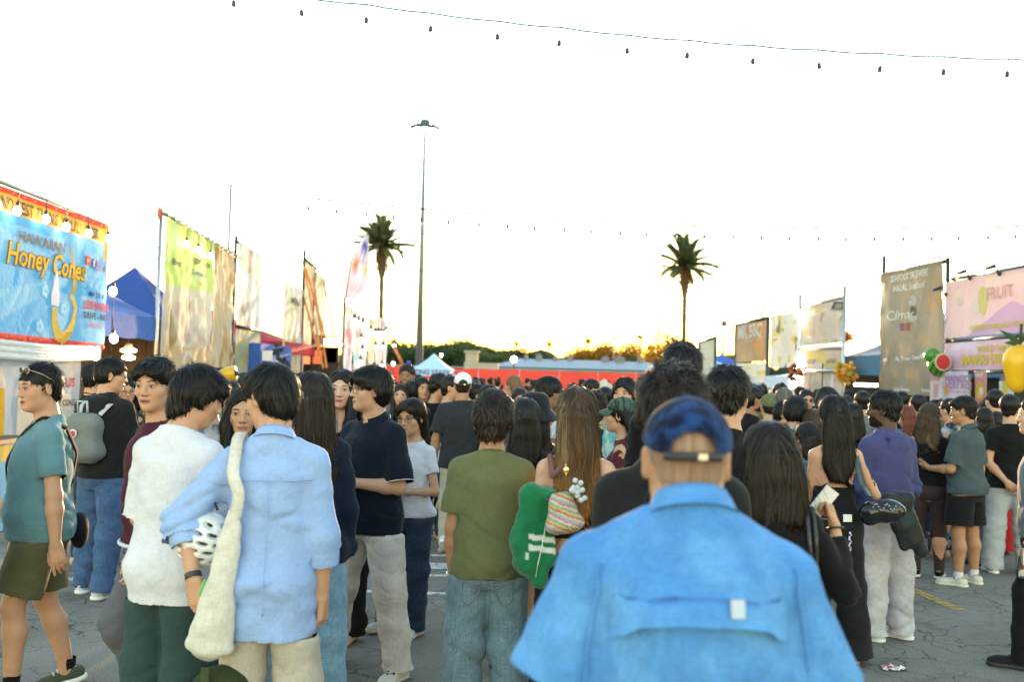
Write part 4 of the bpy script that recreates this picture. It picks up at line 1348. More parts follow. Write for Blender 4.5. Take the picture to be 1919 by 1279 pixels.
class Banner:
 """hanging printed sheet: corner, along-vector, height; folds are real relief"""
 def __init__(s, P0, P1, h, h1=None, amp=.03, seed=1, vert=1.0, side=1, sag=0.0, z0b=None, lean=0.0):
  s.P0 = Vector(P0); s.P1 = Vector(P1); s.h = h; s.h1 = h1 if h1 else h; s.amp = amp; s.seed = seed; s.vert = vert; s.sag = sag; s.lean = lean
  s.U = (s.P1 - s.P0); s.w = Vector((s.U.x, s.U.y, 0)).length; ud = s.U.normalized()
  s.N = Vector((ud.y, -ud.x, 0)) * side
 def disp(s, u, v):
  P = np.stack([u * s.w * 1.0, v * s.h, np.zeros_like(u)], 1)
  w = np.stack([fbm(P * 1.5, 2, s.seed), fbm(P * 1.5 + 4, 2, s.seed + 2), np.zeros_like(u)], 1) * .35
  Q = P + w
  a = vnoise(Q * np.array([3.4, .35, 1]), s.seed + 1) * .8 + vnoise(Q * np.array([8, .6, 1]), s.seed + 9) * .2
  r = np.stack([Q[:, 0] * .8 + Q[:, 1] * .6, -Q[:, 0] * .6 + Q[:, 1] * .8, Q[:, 2]], 1)
  b = -ridge(vnoise(r * np.array([1.1, 4.5, 1]), s.seed + 3))
  return s.amp * .8 * (s.vert * a + (1.1 - s.vert) * .8 * b + .25 * fbm(Q * 6, 2, s.seed + 5)) + s.lean * (1 - v)
 def pos(s, u, v, off=0.0):
  u = np.asarray(u, np.float32); v = np.asarray(v, np.float32)
  d = s.disp(u, v) + off
  hh = s.h + (s.h1 - s.h) * u
  x = s.P0.x + s.U.x * u + s.N.x * d; y = s.P0.y + s.U.y * u + s.N.y * d
  z = s.P0.z + s.U.z * u + v * hh - s.sag * 4 * u * (1 - u) * v
  return np.stack([x, y, z], 1)
 def sheet(s, name, colf, mat=None, nx=70, ny=60, parent=None):
  U, V = np.meshgrid(np.linspace(0, 1, nx + 1), np.linspace(0, 1, ny + 1), indexing='ij')
  u, v = U.ravel(), V.ravel()
  A = s.pos(u, v); B = s.pos(u, v, -.006)
  idx = np.arange((nx + 1) * (ny + 1)).reshape(nx + 1, ny + 1)
  F = np.stack([idx[:-1, :-1], idx[1:, :-1], idx[1:, 1:], idx[:-1, 1:]], -1).reshape(-1, 4)
  C = np.clip(colf(u.astype(np.float32), v.astype(np.float32)), 0, 1)
  return obj(name, new_mesh(name, A, F.astype(np.int32), True, C), mat or M_PRINT, parent)
 def decal(s, name, V2, F, col, parent, off=.012, mat=None):
  """V2 in metres from the lower left corner"""
  V2 = np.array(V2, np.float32)
  P = s.pos(V2[:, 0] / s.w, V2[:, 1] / s.h, off)
  return obj(name, new_mesh(name, P, F, False, np.tile(np.array(col), (len(V2), 1))), mat or M_PRINT, parent)
 def text(s, txt, x, y, size, col, parent, bold=0.0, shear=0, squeeze=1.0, name='lettering', center=False, rot=0, off=.012, outline=None):
  V, F = text_polys(txt, size, bold, shear, squeeze)
  if not V: return
  if center:
   mx = max(v[0] for v in V); x = x - mx / 2
  c, sn = math.cos(rot), math.sin(rot)
  if outline:
   V2, F2 = text_polys(txt, size, bold + .035, shear, squeeze)
   ol = s.decal('lettering_outline', [(x + a * c - b * sn, y + a * sn + b * c) for a, b in V2], F2, outline, parent, off - .005)
  o = s.decal(name, [(x + a * c - b * sn, y + a * sn + b * c) for a, b in V], F, col, parent, off)
  if outline: ol.parent = o
  return o
 def poly(s, pts, col, parent, name='printed_shape', off=.008):
  cx = sum(p[0] for p in pts) / len(pts); cy = sum(p[1] for p in pts) / len(pts)
  V = [(cx, cy)] + list(pts); n = len(pts)
  return s.decal(name, V, [(0, i + 1, (i + 1) % n + 1) for i in range(n)], col, parent, off)
 def disc(s, x, y, rx, ry, col, parent, name='printed_shape', off=.008, n=20):
  return s.poly([(x + rx * math.cos(2 * math.pi * k / n), y + ry * math.sin(2 * math.pi * k / n)) for k in range(n)], col, parent, name, off)
 def band(s, pts, w, col, parent, name='printed_shape', off=.008):
  V = []; F = []
  ws = w if hasattr(w, '__len__') else [w] * len(pts)
  for i, p in enumerate(pts):
   a = pts[max(i - 1, 0)]; b = pts[min(i + 1, len(pts) - 1)]
   dx, dy = b[0] - a[0], b[1] - a[1]; l = math.hypot(dx, dy) + 1e-6
   V += [(p[0] - dy / l * ws[i] / 2, p[1] + dx / l * ws[i] / 2), (p[0] + dy / l * ws[i] / 2, p[1] - dx / l * ws[i] / 2)]
  for i in range(len(pts) - 1): F.append((2*i, 2*i+1, 2*i+3, 2*i+2))
  return s.decal(name, V, F, col, parent, off)
def cN(u, v, su, sv, seed, o=2): return fbm(np.stack([u * su, v * sv, np.zeros_like(u)], 1), o, seed)
def mix(a, b, t): t = np.clip(t, 0, 1)[:, None]; return np.array(a) * (1 - t) + np.array(b) * t
def mixA(A, b, t): t = np.clip(t, 0, 1)[:, None]; return A * (1 - t) + np.array(b) * t
LX = -5.32      # face of the left row of stalls
RX = 7.0        # face of the right row
def Lp(px, z):  # point on the left row seen at column px
 d = 5.0
 for _ in range(12):
  p = W(px, 690, d); d *= LX / p.x
 return Vector((LX, d, z))
def Rp(px, z):
 d = 15.0
 for _ in range(12):
  p = W(px, 690, d); d *= RX / p.x
 return Vector((RX, d, z))
def zat(px, py, y):
 """height at distance y for a photograph pixel"""
 return W(px, py, y).z
def scaffold(label, pts, r=.022, mat=None, group=None, cat='frame', name='pipe_frame', part='pole'):
 """each entry is one straight pipe"""
 c = Vector(pts[0][0]); root = empty(name, (c.x, c.y, 0), 0, label, cat, group)
 for (a, b) in pts:
  m = MB(); a = Vector(a) - Vector((c.x, c.y, 0)); b = Vector(b) - Vector((c.x, c.y, 0)); m.tube([a, b], r, 8)
  m.build(part if abs(a.z - b.z) > .5 else 'crossbar', mat or M_STEEL, root, True)
 return root
M_BULB = plain('lit_bulb', (1, .9, .7), .3, emit=(1, .78, .48), estr=4.0)
M_BULBW = plain('lit_bulb_white', (1, .95, .9), .3, emit=(1, .90, .76), estr=5.0)
M_BULBOFF = glass_mat('clear_bulb_glass', (.93, .93, .93), .05, .25)
def bulb_mesh(name='hanging_bulb', r=.03, drop=.13, lit=True):
 m = MB(); m.tube([(0, 0, 0), (.004, 0, -drop * .5), (0, 0, -drop)], .0055, 5)
 m.tube([(0, 0, -drop), (0, 0, -drop - .012), (0, 0, -drop - .055), (0, 0, -drop - .06)], [.008, .020, .022, .018], 8)
 return m.mesh('socket', True)
ME_SOCK = bulb_mesh(); ME_SOCK.materials.append(M_BLACKPL)
def _bm(mat, r):
 m = MB(); m.sphere((0, 0, -.13 - .06 - r * 1.05), (r, r, r * 1.25), 12, 8); me = m.mesh('bulb', True); me.materials.append(mat); return me
ME_BL = _bm(M_BULBW, .042); ME_BO = _bm(M_BULBOFF, .030); ME_BS = _bm(M_BULB, .026)
def add_bulb(loc, lit, parent, sway=0.0, scale=1.0):
 so = obj('socket', ME_SOCK, None, parent); so.location = loc; so.rotation_euler = (sway, sway * .6, random.random() * 6); so.scale = (scale,) * 3
 b = obj('bulb', {'w': ME_BL, 'o': ME_BO, 's': ME_BS}[lit], None, so)
 return so
# --- left 1: sky-blue honey cone banner ------------------------------------
pA = Lp(-70, 0); pB = Lp(193, 0)
bn = Banner((LX, pA.y, 1.99), (LX, pB.y, 1.93), 1.57, 1.63, amp=.009, seed=4, vert=.45)
rt = empty('stall_banner', (LX, pB.y, 0), 0, 'sky blue banner with red and yellow edges lettered HAWAIIAN HONEY CONES over the left stall', 'banner')
def c1(u, v):
 A = mix((.085, .33, .66), (.16, .44, .74), .5 + .8 * cN(u, v, 2, 1.5, 3))
 ray = np.sin(np.arctan2(v - .55, u - .75) * 9) > .35
 A = mixA(A, (.26, .50, .72), ray * .5)
 A = mixA(A, (.66, .38, .05), (v > .845) * 1.0)
 A = mixA(A, (.62, .05, .03), ((v > .955) | (v < .035)) * 1.0)
 A = mixA(A, (.70, .35, .06), ((u > .965) & (v > .70)) * 1.0)
 return A
def place(o, rt): o.parent = rt; o.matrix_parent_inverse = rt.matrix_basis.inverted() if False else Matrix.Translation(-Vector(rt.location)); return o
def prt(lst, rt):
 for o in lst:
  if o is not None: place(o, rt)
sh_ = bn.sheet('printed_sheet', c1, nx=120, ny=60); wB = bn.w; hB = bn.h
L = [sh_]
ax = lambda px: (Lp(px, 0).y - pA.y)     # column in the photograph -> metres along the banner
L.append(bn.text('THE 2ND BEST THING YOU\'LL EVER', ax(-62), 1.345, .185, (.14, .10, .08), None, bold=.02, squeeze=.98))
L.append(bn.text('LICK', ax(152), 1.36, .16, (.14, .10, .08), None, bold=.02))
L.append(bn.text('HAWAIIAN', ax(22), 1.06, .165, (.22, .13, .07), None, bold=.012, rot=.0, squeeze=1.35))
L.append(bn.text('Honey Cones', ax(0), .80, .33, (.80, .50, .04), None, bold=.018, shear=.2, squeeze=1.05, outline=(.20, .10, .02)))
cc = [(ax(121), 1.20), (ax(126), 1.02), (ax(133), .86), (ax(132), .70), (ax(128), .58), (ax(136), .46), (ax(133), .28), (ax(124), .14), (ax(113), .08), (ax(103), .12), (ax(97), .26), (ax(96), .42)]
L.append(bn.band(cc, [.02, .05, .09, .10, .09, .09, .12, .14, .15, .16, .14, .12], (.72, .45, .08), None))
L.append(bn.poly([(ax(89), .44), (ax(88), .56), (ax(91), .66), (ax(94), .78), (ax(96), .88), (ax(99), .78), (ax(102), .66), (ax(104), .54), (ax(104), .44)], (.74, .73, .78), None, off=.012))
L.append(bn.text('MADE BY', ax(159), .63, .085, (.02, .05, .15), None, bold=.01, squeeze=1.5))
L.append(bn.text('LEEWARD', ax(151), .48, .135, (.72, .05, .04), None, bold=.03, squeeze=1.2))
L.append(bn.text('DRIVE - INN', ax(151), .36, .11, (.02, .03, .08), None, bold=.02, squeeze=1.2))
L.append(bn.text('HAWAII', ax(160), .255, .085, (.70, .22, .36), None, bold=.01, squeeze=1.5))
L.append(bn.poly([(ax(150), 1.00), (ax(150), 1.11), (ax(160), 1.11), (ax(160), 1.00)], (.72, .07, .04), None)); L.append(bn.poly([(ax(153), 1.03), (ax(153), 1.08), (ax(158), 1.055)], (.9, .9, .9), None, off=.012))
L.append(bn.disc(ax(167), 1.04, .10, .062, (.05, .13, .42), None)); L.append(bn.text('f', ax(165), 1.00, .13, (.9, .9, .9), None, bold=.02, squeeze=1.4))
sq = [(ax(173), .98), (ax(173), 1.08), (ax(182), 1.08), (ax(182), .98), (ax(173), .98)]
L.append(bn.band(sq, .015, (.62, .22, .40), None)); L.append(bn.band([(ax(177.5) + .035 * math.cos(t), 1.03 + .025 * math.sin(t)) for t in np.linspace(0, 6.3, 12)], .010, (.62, .22, .40), None))
L.append(bn.text('d', ax(184), .98, .11, (.03, .03, .05), None, bold=.03))
# pale hibiscus shapes and soft clouds of the print
for (px_, y_) in ((78, .58), (115, .42), (70, .18), (150, .80)):
 for k in range(5):
  L.append(bn.disc(ax(px_) + .06 * math.cos(k * 1.257), y_ + .045 * math.sin(k * 1.257), .045, .035, (.30, .62, .86), None, off=.006, n=10))
prt(L, rt)
# eyelets along the hem and bulb lead on top
m = MB()
for k in range(14):
 for v in (.018, .975):
  p = bn.pos([k / 13 * .98 + .01], [v], .015)[0]; m.sphere(tuple(p), .012, 6, 4)
o = m.build('eyelets', M_STEEL); o['kind'] = 'stuff'; prt([o], rt)
def lead(label, pts, lit, nb=None, bulbs=None, scale=1.0, group=None, name='light_string', r=.006):
 p0 = Vector(pts[0]); root = empty(name, p0, 0, label, 'string lights', group)
 m = MB(); m.tube([Vector(p) - p0 for p in pts], r, 6); m.build('cable', M_CABLE, root, True)
 for b in (bulbs or []):
  add_bulb(Vector(b) - p0, lit, root, random.uniform(-.12, .12), scale)
 return root
tops = [Vector((LX + .10, Lp(px, 0).y, zat(px, py, Lp(px, 0).y) + .02)) for px, py in ((-40, 345), (2, 358), (57, 376), (97, 392), (138, 405), (176, 418), (192, 424))]
lead('warm round bulbs hung along the top of the sky blue banner', tops, 'w', bulbs=tops[:-1], scale=.95)
yB = pB.y
side = [Vector((LX + .08, yB + .03, z)) for z in (3.5, 2.95, 2.78, 2.4, 2.3, 1.9)]
lead('bulbs dangling down the right edge of the sky blue banner', side, 'w', bulbs=[Vector((LX + .08, yB + .03, z)) for z in (2.98, 2.36)], scale=1.2)
scaffold('steel pipe frame carrying the sky blue honey cone banner', [((LX - .06, yB, 0), (LX - .06, yB, 3.62)), ((LX - .06, pA.y, 3.62), (LX - .06, yB, 3.60)), ((LX - .06, pA.y, 1.92), (LX - .06, yB, 1.90)), ((LX - .06, pA.y, 0), (LX - .06, pA.y, 3.62))], .025)
# backdrop sheet under the banner with follow-us lettering
pC = Lp(-90, 0); pD = Lp(166, 0)
b2 = Banner((LX - .10, pC.y, .62), (LX - .10, pD.y, .60), 1.30, amp=.012, seed=9, vert=.6)
rt = empty('stall_side_sheet', (LX, pD.y, 0), 0, 'pale lilac vinyl sheet with soft serve picture and red FOLLOW US below the blue banner', 'banner')
def c2(u, v): return mix((.34, .37, .46), (.42, .44, .50), .5 + .6 * cN(u, v, 3, 2, 5))
a2 = lambda px: (Lp(px, 0).y - pC.y)
L = [b2.sheet('printed_sheet', c2)]
L.append(b2.poly([(a2(1), .10), (a2(2), .86), (a2(27), .84), (a2(31), .10)], (.66, .40, .02), None))
L.append(b2.poly([(a2(-1), .86), (a2(1), .95), (a2(5), 1.02), (a2(8), 1.11), (a2(13), 1.25), (a2(18), 1.11), (a2(23), 1.00), (a2(28), .93), (a2(28), .84)], (.62, .55, .50), None, off=.010))
L.append(b2.text('FOLLOW US', a2(58), .85, .16, (.42, .02, .03), None, bold=.02, squeeze=1.5))
L.append(b2.poly([(a2(52), .30), (a2(52), .76), (a2(150), .76), (a2(150), .30)], (.62, .58, .50), None))
L.append(b2.text('HAWAIIAN HONEY CONES', a2(60), .62, .11, (.14, .10, .05), None, bold=.02, off=.014))
prt(L, rt)
# white valance roll under the banner
m = MB()
for k in range(5): m.tube([(LX - .02 - .03 * (k % 2), pA.y, 1.96 - .035 * k), (LX - .02, (pA.y + yB) / 2, 1.92 - .036 * k), (LX - .02, yB - .15, 1.95 - .03 * k)], .035, 8)
o = m.build('rolled_awning', cloth('white_canvas', (.62, .64, .68), 'plain'), None, True); tag(o, 'rolled white canvas awning tied below the sky blue banner', 'awning')
# counter with printed front
yc0, yc1 = Lp(-110, 0).y, Lp(36, 0).y
rt = empty('serving_table', (LX + .15, yc1, 0), 0, 'low serving table with blue and yellow printed skirt at the far left edge', 'table')
m = MB(); m.box((-.30, (yc0 - yc1) / 2, .93), (.75, yc1 - yc0, .04)); m.build('table_top', M_BLACKPL, rt)
b3 = Banner((LX + .22, yc0, .03), (LX + .22, yc1, .03), .86, amp=.010, seed=12)
a3 = lambda px: Lp(px, 0).y - yc0
L = [b3.sheet('printed_skirt', lambda u, v: mixA(mixA(mix((.18, .46, .74), (.24, .54, .80), .5 + cN(u, v, 3, 3, 2)), (.78, .56, .12), (v > .80) * 1.), (.70, .46, .04), (cN(u, v, 6, 1.5, 8) > .45) * .8), nx=40, ny=30)]
L.append(b3.text('THE 2ND', a3(6), .73, .10, (.12, .10, .08), None, bold=.02, squeeze=1.6)); L.append(b3.text('Hawaiian', a3(8), .60, .08, (.12, .10, .12), None, squeeze=1.6)); L.append(b3.text('Honey', a3(6), .46, .14, (.78, .52, .05), None, bold=.02, squeeze=1.6))
prt(L, rt)
# --- generic photographic print colours -----------------------------------
def photo_print(base, spots, seed, su=5, sv=5):
 def f(u, v):
  A = mix(base[0], base[1], .5 + .9 * cN(u, v, su * .5, sv * .5, seed))
  for i, (c, th, s1, s2) in enumerate(spots):
   n = cN(u, v, s1, s2, seed + 11 * (i + 1), 3)
   A = mixA(A, c, np.clip((n - th) * 6, 0, 1) * .85)
  return A
 return f
def simple_banner(label, P0, P1, z0, z1t, z2t, colf, amp, seed, vert=.8, name='stall_banner', side=1, texts=(), nx=70, ny=60, shapes=None, lean=0.0):
 b = Banner((P0.x, P0.y, z0), (P1.x, P1.y, z0), z1t - z0, z2t - z0, amp=amp, seed=seed, vert=vert, side=side, lean=lean)
 rt = empty(name, (P0.x, P0.y, 0), 0, label, 'banner')
 L = [b.sheet('printed_sheet', colf, nx=nx, ny=ny)]
 for t in texts:
  L.append(b.text(t[0], t[1] * b.w, t[2] * b.h, t[3], t[4], None, bold=t[5] if len(t) > 5 else .02, squeeze=t[6] if len(t) > 6 else 1.4, center=True, off=.02))
 if shapes: L += shapes(b)
 prt(L, rt)
 return b, rt
def pole_top(label, px, z0, z1, x, y, r=.022, mat=None):
 m = MB(); m.tube([(0, 0, z0), (0, 0, z1)], r, 8); o = m.build('tent_pole', mat or M_STEEL, None, True); o.location = (x, y, 0); tag(o, label, 'pole'); return o
# --- left 2: tall lime and cream cloth banners on pipe frame -------------------
p0, p1, p2 = Lp(301, 0), Lp(391, 0), Lp(433, 0)
z0, z1, z2 = zat(301, 404, p0.y), zat(391, 452, p1.y), zat(433, 482, p2.y)
def lime(u, v):
 A = photo_print(((.62, .50, .38), (.72, .62, .52)), [((.55, .35, .30), .25, 4, 5), ((.42, .26, .08), .35, 7, 4), ((.45, .5, .55), .4, 5, 3)], 21)(u, v)
 A = mixA(A, (.52, .66, .16), (v > .55 + .05 * u) * .9)
 A = mixA(A, (.70, .78, .40), ((v > .60) & (cN(u, v, 7, 2, 5) > .15)) * .7)
 return mixA(A, (.60, .36, .14), ((v < .16) & (cN(u, v, 5, 3, 6) > -.1)) * .6)
simple_banner('tall lime green and cream draped banner with handwritten menu on the left', p0, p1, zat(391, 682, p1.y) - .1, z0, z1, lime, .060, 31, .95,
texts=[('Sugar Cane', .72, .78, .16, (.10, .14, .03)), ('Best', .2, .70, .14, (.08, .12, .2)), ('Lemonade', .72, .69, .12, (.10, .2, .3)), ('Drinks', .74, .62, .10, (.6, .5, .1))])
simple_banner('narrow pleated cream and tan banner right of the lime one', Lp(394, 0), p2, zat(430, 680, p2.y) - .1, z1 + .0, z2, photo_print(((.60, .44, .28), (.66, .54, .40)), [((.30, .24, .06), .3, 8, 2), ((.52, .30, .12), .2, 6, 4)], 25), .085, 35, 1.0)
scaffold('grey pipe frame with thorny cable ties carrying the lime banner', [((LX - .07, p0.y - .05, 0), (LX - .07, p0.y - .05, z0 + .10)), ((LX - .07, p0.y, z0 + .04), (LX - .07, p2.y + .9, z2 + .02)), ((LX - .07, p2.y, 0), (LX - .07, p2.y, z2 + .05))], .030)
m = MB()
for k in range(46):
 t = k / 45; c = Vector((LX - .05, lerp(p0.y, p2.y + .7, t), lerp(z0, z2, t) + .06))
 m.tube([c, c + Vector((random.uniform(-.08, .08), random.uniform(-.12, .12), random.uniform(.08, .2)))], .006, 4)
 if k % 3 == 0: m.tube([c + Vector((0, -.12, -.04)), c + Vector((.02, .1, -.02))], .03, 5)
tag(m.build('cable_ties', M_BLACKPL), 'row of spiky black cable ties along the top pipe of the lime banner', 'cable ties', kind='stuff')
m = MB(); m.sphere((LX - .07, p0.y - .12, z0 + .02), (.035, .05, .09), 8, 6); tag(m.build('rag_knot', plain('orange_rag', (.6, .12, .05), .9)), 'small orange rag tied at the top left corner of the lime banner', 'rag')
lead('small warm lights along the lime banner top', [Vector((LX + .05, lerp(p0.y, p2.y, t), lerp(z0, z2, t) - .03)) for t in np.linspace(0, 1, 7)], 'w', bulbs=[Vector((LX + .12, lerp(p0.y, p1.y, t), lerp(z0, z1, t) - .10)) for t in (.25, .5, .78)], scale=1.0)
y_ = Lp(430, 0).y
pole_top('tall thin bare pole rising behind the cream banner', 430, 0, zat(434, 345, y_ + 2), W(427, 500, y_ + 2).x, y_ + 2, .030)
# --- left 3
p0, p1 = Lp(439, 0), Lp(487, 0)
z0, z1 = zat(439, 452, p0.y), zat(487, 482, p1.y)
simple_banner('cream backlit vinyl banner with food pictures behind the lime one', p0, p1, zat(470, 610, p0.y), z0, z1, photo_print(((.66, .55, .50), (.74, .70, .68)), [((.50, .30, .20), .28, 5, 4), ((.45, .50, .35), .42, 6, 5), ((.85, .84, .82), .2, 3, 2)], 41), .035, 42, .7)
simple_banner('olive and yellow lower panel under the cream backlit banner', p0, p1, zat(470, 700, p0.y), zat(439, 616, p0.y), zat(487, 622, p1.y), photo_print(((.34, .34, .26), (.45, .42, .30)), [((.55, .42, .10), .15, 4, 4), ((.30, .32, .30), .3, 6, 5)], 45), .03, 46, .6)
scaffold('dark pipe frame with crossbar holding the cream backlit banner', [((LX - .05, p0.y - .03, 0), (LX - .05, p0.y - .03, z0 + .1)), ((LX - .05, p0.y, z0), (LX - .05, p1.y + .5, z1 - .05)), ((LX - .05, p1.y, 0), (LX - .05, p1.y, z1)), ((LX + .02, p0.y, zat(440, 612, p0.y)), (LX + .02, p1.y, zat(487, 620, p1.y)))], .03, M_BLACKMETAL)
# --- left 4..6
p0, p1 = Lp(528, 0), Lp(567, 0)
simple_banner('pale pink and green vertical menu banner beside the dark tents', p0, p1, zat(540, 700, p0.y), zat(528, 527, p0.y), zat(567, 546, p1.y), photo_print(((.64, .50, .42), (.70, .66, .48)), [((.40, .52, .24), .25, 3, 2), ((.60, .28, .24), .4, 5, 7), ((.72, .70, .74), .2, 3, 3)], 51), .05, 52, .85,
texts=[('MENU', .5, .78, .26, (.2, .16, .15))])
p0, p1, p2 = Lp(563, 0), Lp(583, 0), Lp(606, 0)
simple_banner('tall orange tinted banner with slack straps', p0, p1, zat(575, 660, p0.y), zat(563, 485, p0.y), zat(583, 503, p1.y), photo_print(((.62, .52, .34), (.68, .60, .44)), [((.60, .30, .12), .3, 3, 2)], 55), .05, 56, .9)
simple_banner('second pale yellow banner right of the tall orange one', Lp(585, 0), p2, zat(590, 655, p1.y), zat(585, 508, p1.y), zat(606, 523, p2.y), photo_print(((.60, .56, .46), (.70, .66, .58)), [((.52, .40, .2), .3, 3, 3)], 57), .05, 58, .9)
scaffold('tall thin pipe frame with orange straps in the left row', [((LX, p0.y, 0), (LX, p0.y, zat(563, 468, p0.y))), ((LX, p1.y, 0), (LX, p1.y, zat(583, 500, p1.y))), ((LX, p0.y, zat(563, 484, p0.y)), (LX, p2.y, zat(606, 520, p2.y)))], .035, M_BLACKMETAL)
m = MB()
for (a, b, c, d_) in ((568, 490, 600, 655), (572, 500, 612, 640), (606, 523, 626, 632), (585, 510, 612, 690), (570, 560, 606, 690)):
 ya = Lp(a, 0).y - .2; yb = ya - 2
 m.tube([W(a, a and b, ya), W((a + c) / 2, (b + d_) / 2 + 2, (ya + yb) / 2), W(c, d_, yb)], .035, 4)
tag(m.build('guy_straps', cloth('orange_strap', (.62, .22, .06), 'plain')), 'slanting orange tie-down straps in front of the tall orange banner', 'straps', kind='stuff')
# dark stall with red menus and floodlights
ys = Lp(600, 0).y - 1
rt = empty('dark_stall', (LX - .2, ys, 0), 0, 'dark stall with red illuminated menu panels and thatch fringe', 'stall')
def q_at(px0, py0, px1, py1, y, name, mat, t=.05):
 a = W(px0, py1, y); b = W(px1, py0, y)
 m = MB(); m.box(((a.x + b.x) / 2 + .2 - LX, 0, (a.z + b.z) / 2), (abs(b.x - a.x), t, abs(b.z - a.z))); return m.build(name, mat, rt)
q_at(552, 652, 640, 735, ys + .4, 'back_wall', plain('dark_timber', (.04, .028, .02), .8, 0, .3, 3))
M_REDP = plain('red_panel', (.45, .08, .04), .5, emit=(.9, .22, .08), estr=.35)
q_at(556, 655, 582, 682, ys, 'menu_panel', M_REDP); q_at(584, 657, 604, 682, ys - .05, 'menu_panel', M_REDP); q_at(612, 652, 632, 680, ys + .05, 'menu_panel', plain('crimson_panel', (.40, .03, .04), .6))
q_at(616, 660, 626, 670, ys - .06, 'sign_plate', M_WHITEPL, .03)
fr_ = MB()
for k in range(90):
 a = W(552 + k, 680, ys - .12); fr_.tube([Vector((a.x + .2 - LX, 0, a.z)), Vector((a.x + .2 - LX + random.uniform(-.02, .02), 0, a.z - random.uniform(.12, .3)))], .012, 3)
fr_.build('thatch_fringe', plain('thatch', (.12, .08, .05), .9), rt)['kind'] = 'stuff'
def flood(label, px, py, y, sc, rz, lit=True, ry=.5):
 sc *= .62
 p = W(px, py, y); root = empty('floodlight', p, rz, label, 'lamp', 'floodlights in the left row' if px < 900 else None)
 m = MB(); m.box((0, 0, 0), (.34 * sc, .07 * sc, .26 * sc)); b = m.build('housing', M_BLACKMETAL, root); b.rotation_euler = (ry, 0, 0)
 m = MB(); m.box((0, -.038 * sc, 0), (.28 * sc, .008, .20 * sc)); f = m.build('lamp_face', plain('lit_panel', (1, .95, .85), .3, emit=(1, .88, .68), estr=3) if lit else plain('dim_glass', (.3, .3, .3), .2), b)
 m = MB(); m.tube([(-.19 * sc, 0, 0), (-.19 * sc, .08, -.16 * sc), (.19 * sc, .08, -.16 * sc), (.19 * sc, 0, 0)], .012 * sc, 5); m.build('bracket', M_BLACKMETAL, root)
 return root
flood('dark floodlight turned away, leftmost of the group over the dark stall', 598, 637, ys - .5, 1.5, .6, False)
flood('bright square floodlight in the middle of the group over the dark stall', 618, 640, ys - .5, 1.6, .15)
flood('small bright floodlight at the right end of the group over the dark stall', 636, 643, ys - .5, 1.0, -.5)
# --- left far stalls with bulbs
for (a, b, t0, t1, bt, base, spots, lab, sd_) in (
(641, 659, 566, 578, 700, ((.52, .52, .62), (.60, .50, .55)), [((.55, .15, .25), .25, 3, 4), ((.45, .55, .2), .35, 3, 4)], 'pink and lilac dessert banner under the feather flag', 61),
(661, 686, 583, 597, 700, ((.50, .55, .66), (.62, .62, .70)), [((.65, .20, .12), .2, 4, 4), ((.60, .50, .15), .35, 5, 5), ((.30, .55, .70), .3, 3, 4)], 'blue and red banner edged with glowing bulbs', 64),
(689, 703, 596, 600, 700, ((.62, .52, .40), (.64, .56, .50)), [((.3, .2, .12), .35, 4, 2)], 'plain cream narrow banner between two bulb-lit ones', 67),
(704, 723, 594, 602, 700, ((.52, .46, .56), (.60, .54, .66)), [((.66, .55, .6), .2, 3, 4)], 'lilac banner with bulbs at the far end of the left row', 69)):
 p0, p1 = Lp(a, 0), Lp(b, 0)
 zz0, zz1 = zat(a, t0, p0.y), zat(b, t1, p1.y)
 simple_banner(lab, p0, p1, .6, zz0, zz1, photo_print(base, spots, sd_), .05, sd_, .7, nx=50, ny=60)
 pts = [Vector((LX + .3, lerp(p0.y, p1.y, t), lerp(zz0, zz1, t))) for t in np.linspace(0, 1, 6)]
 bs = [p + Vector((0, 0, .0)) for p in pts[1::2]] + [Vector((LX + .3, p1.y, zz1 - .5 - .75 * k)) for k in range(4)] + ([Vector((LX + .3, p0.y, zz0 - .8 - .8 * k)) for k in range(3)] if sd_ in (64,) else [])
 lead('string of round glowing bulbs around the ' + lab.split(' banner')[0] + ' banner', pts + [Vector((LX + .3, p1.y, .9))], 's', bulbs=bs, scale=2.6)
pf = Lp(641, 0); scaffold('thin dark pole standing at the corner of the pink and lilac banner', [((LX, pf.y, 0), (LX, pf.y, zat(642, 563, pf.y) + .1))], .04, M_BLACKMETAL, name='corner_pole')
# feather flag
yf = Lp(662, 0).y
rt = empty('feather_flag', (W(645, 690, yf).x, yf, 0), 0, 'white curved feather flag with orange and blue print leaning before the left palm', 'flag')
def FP(px, py): p = W(px, py, yf); return Vector((p.x - rt.location.x, 0, p.z))
edge = [FP(*p) for p in ((641, 690), (644, 600), (647, 556), (652, 520), (658, 490), (666, 465), (677, 446), (689, 438))]
m = MB(); m.tube(edge, [.03, .03, .028, .025, .022, .018, .014, .01], 7); m.build('pole', M_BLACKMETAL, rt, True)
lft = [(646, 560), (649, 538), (653, 515), (658, 492), (666, 467), (676, 449), (684, 441), (690, 440)]
rgt = [(649, 556), (658, 547), (664, 534), (671, 553), (684, 540), (691, 530), (691, 480), (691, 450)]
rgt = [(665, 559), (680, 545), (690, 530), (691, 510), (691, 490), (691, 470), (691, 452), (691, 441)]
Vs = []; Cs = []
nn = 14
for i, (l, r_) in enumerate(zip(lft, rgt)):
 for k in range(nn + 1):
  t = k / nn; p = FP(lerp(l[0], r_[0], t), lerp(l[1], r_[1], t)); p.y += .06 * math.sin(t * 7 + i * .5)
  Vs.append(p); c = (.36, .40, .58)
  if i == 3 and .1 < t < .36: c = (.55, .13, .02)
  if i == 5 and .35 < t < .8: c = (.04, .05, .30)
  if i == 3 and .75 < t < .9: c = (.65, .30, .06)
  if i == 4 and .3 < t < .9 and k % 3 == 0: c = (.2, .2, .3)
  if i == 1 and k % 3 != 0: c = (.60, .30, .38)
  Cs.append(c)
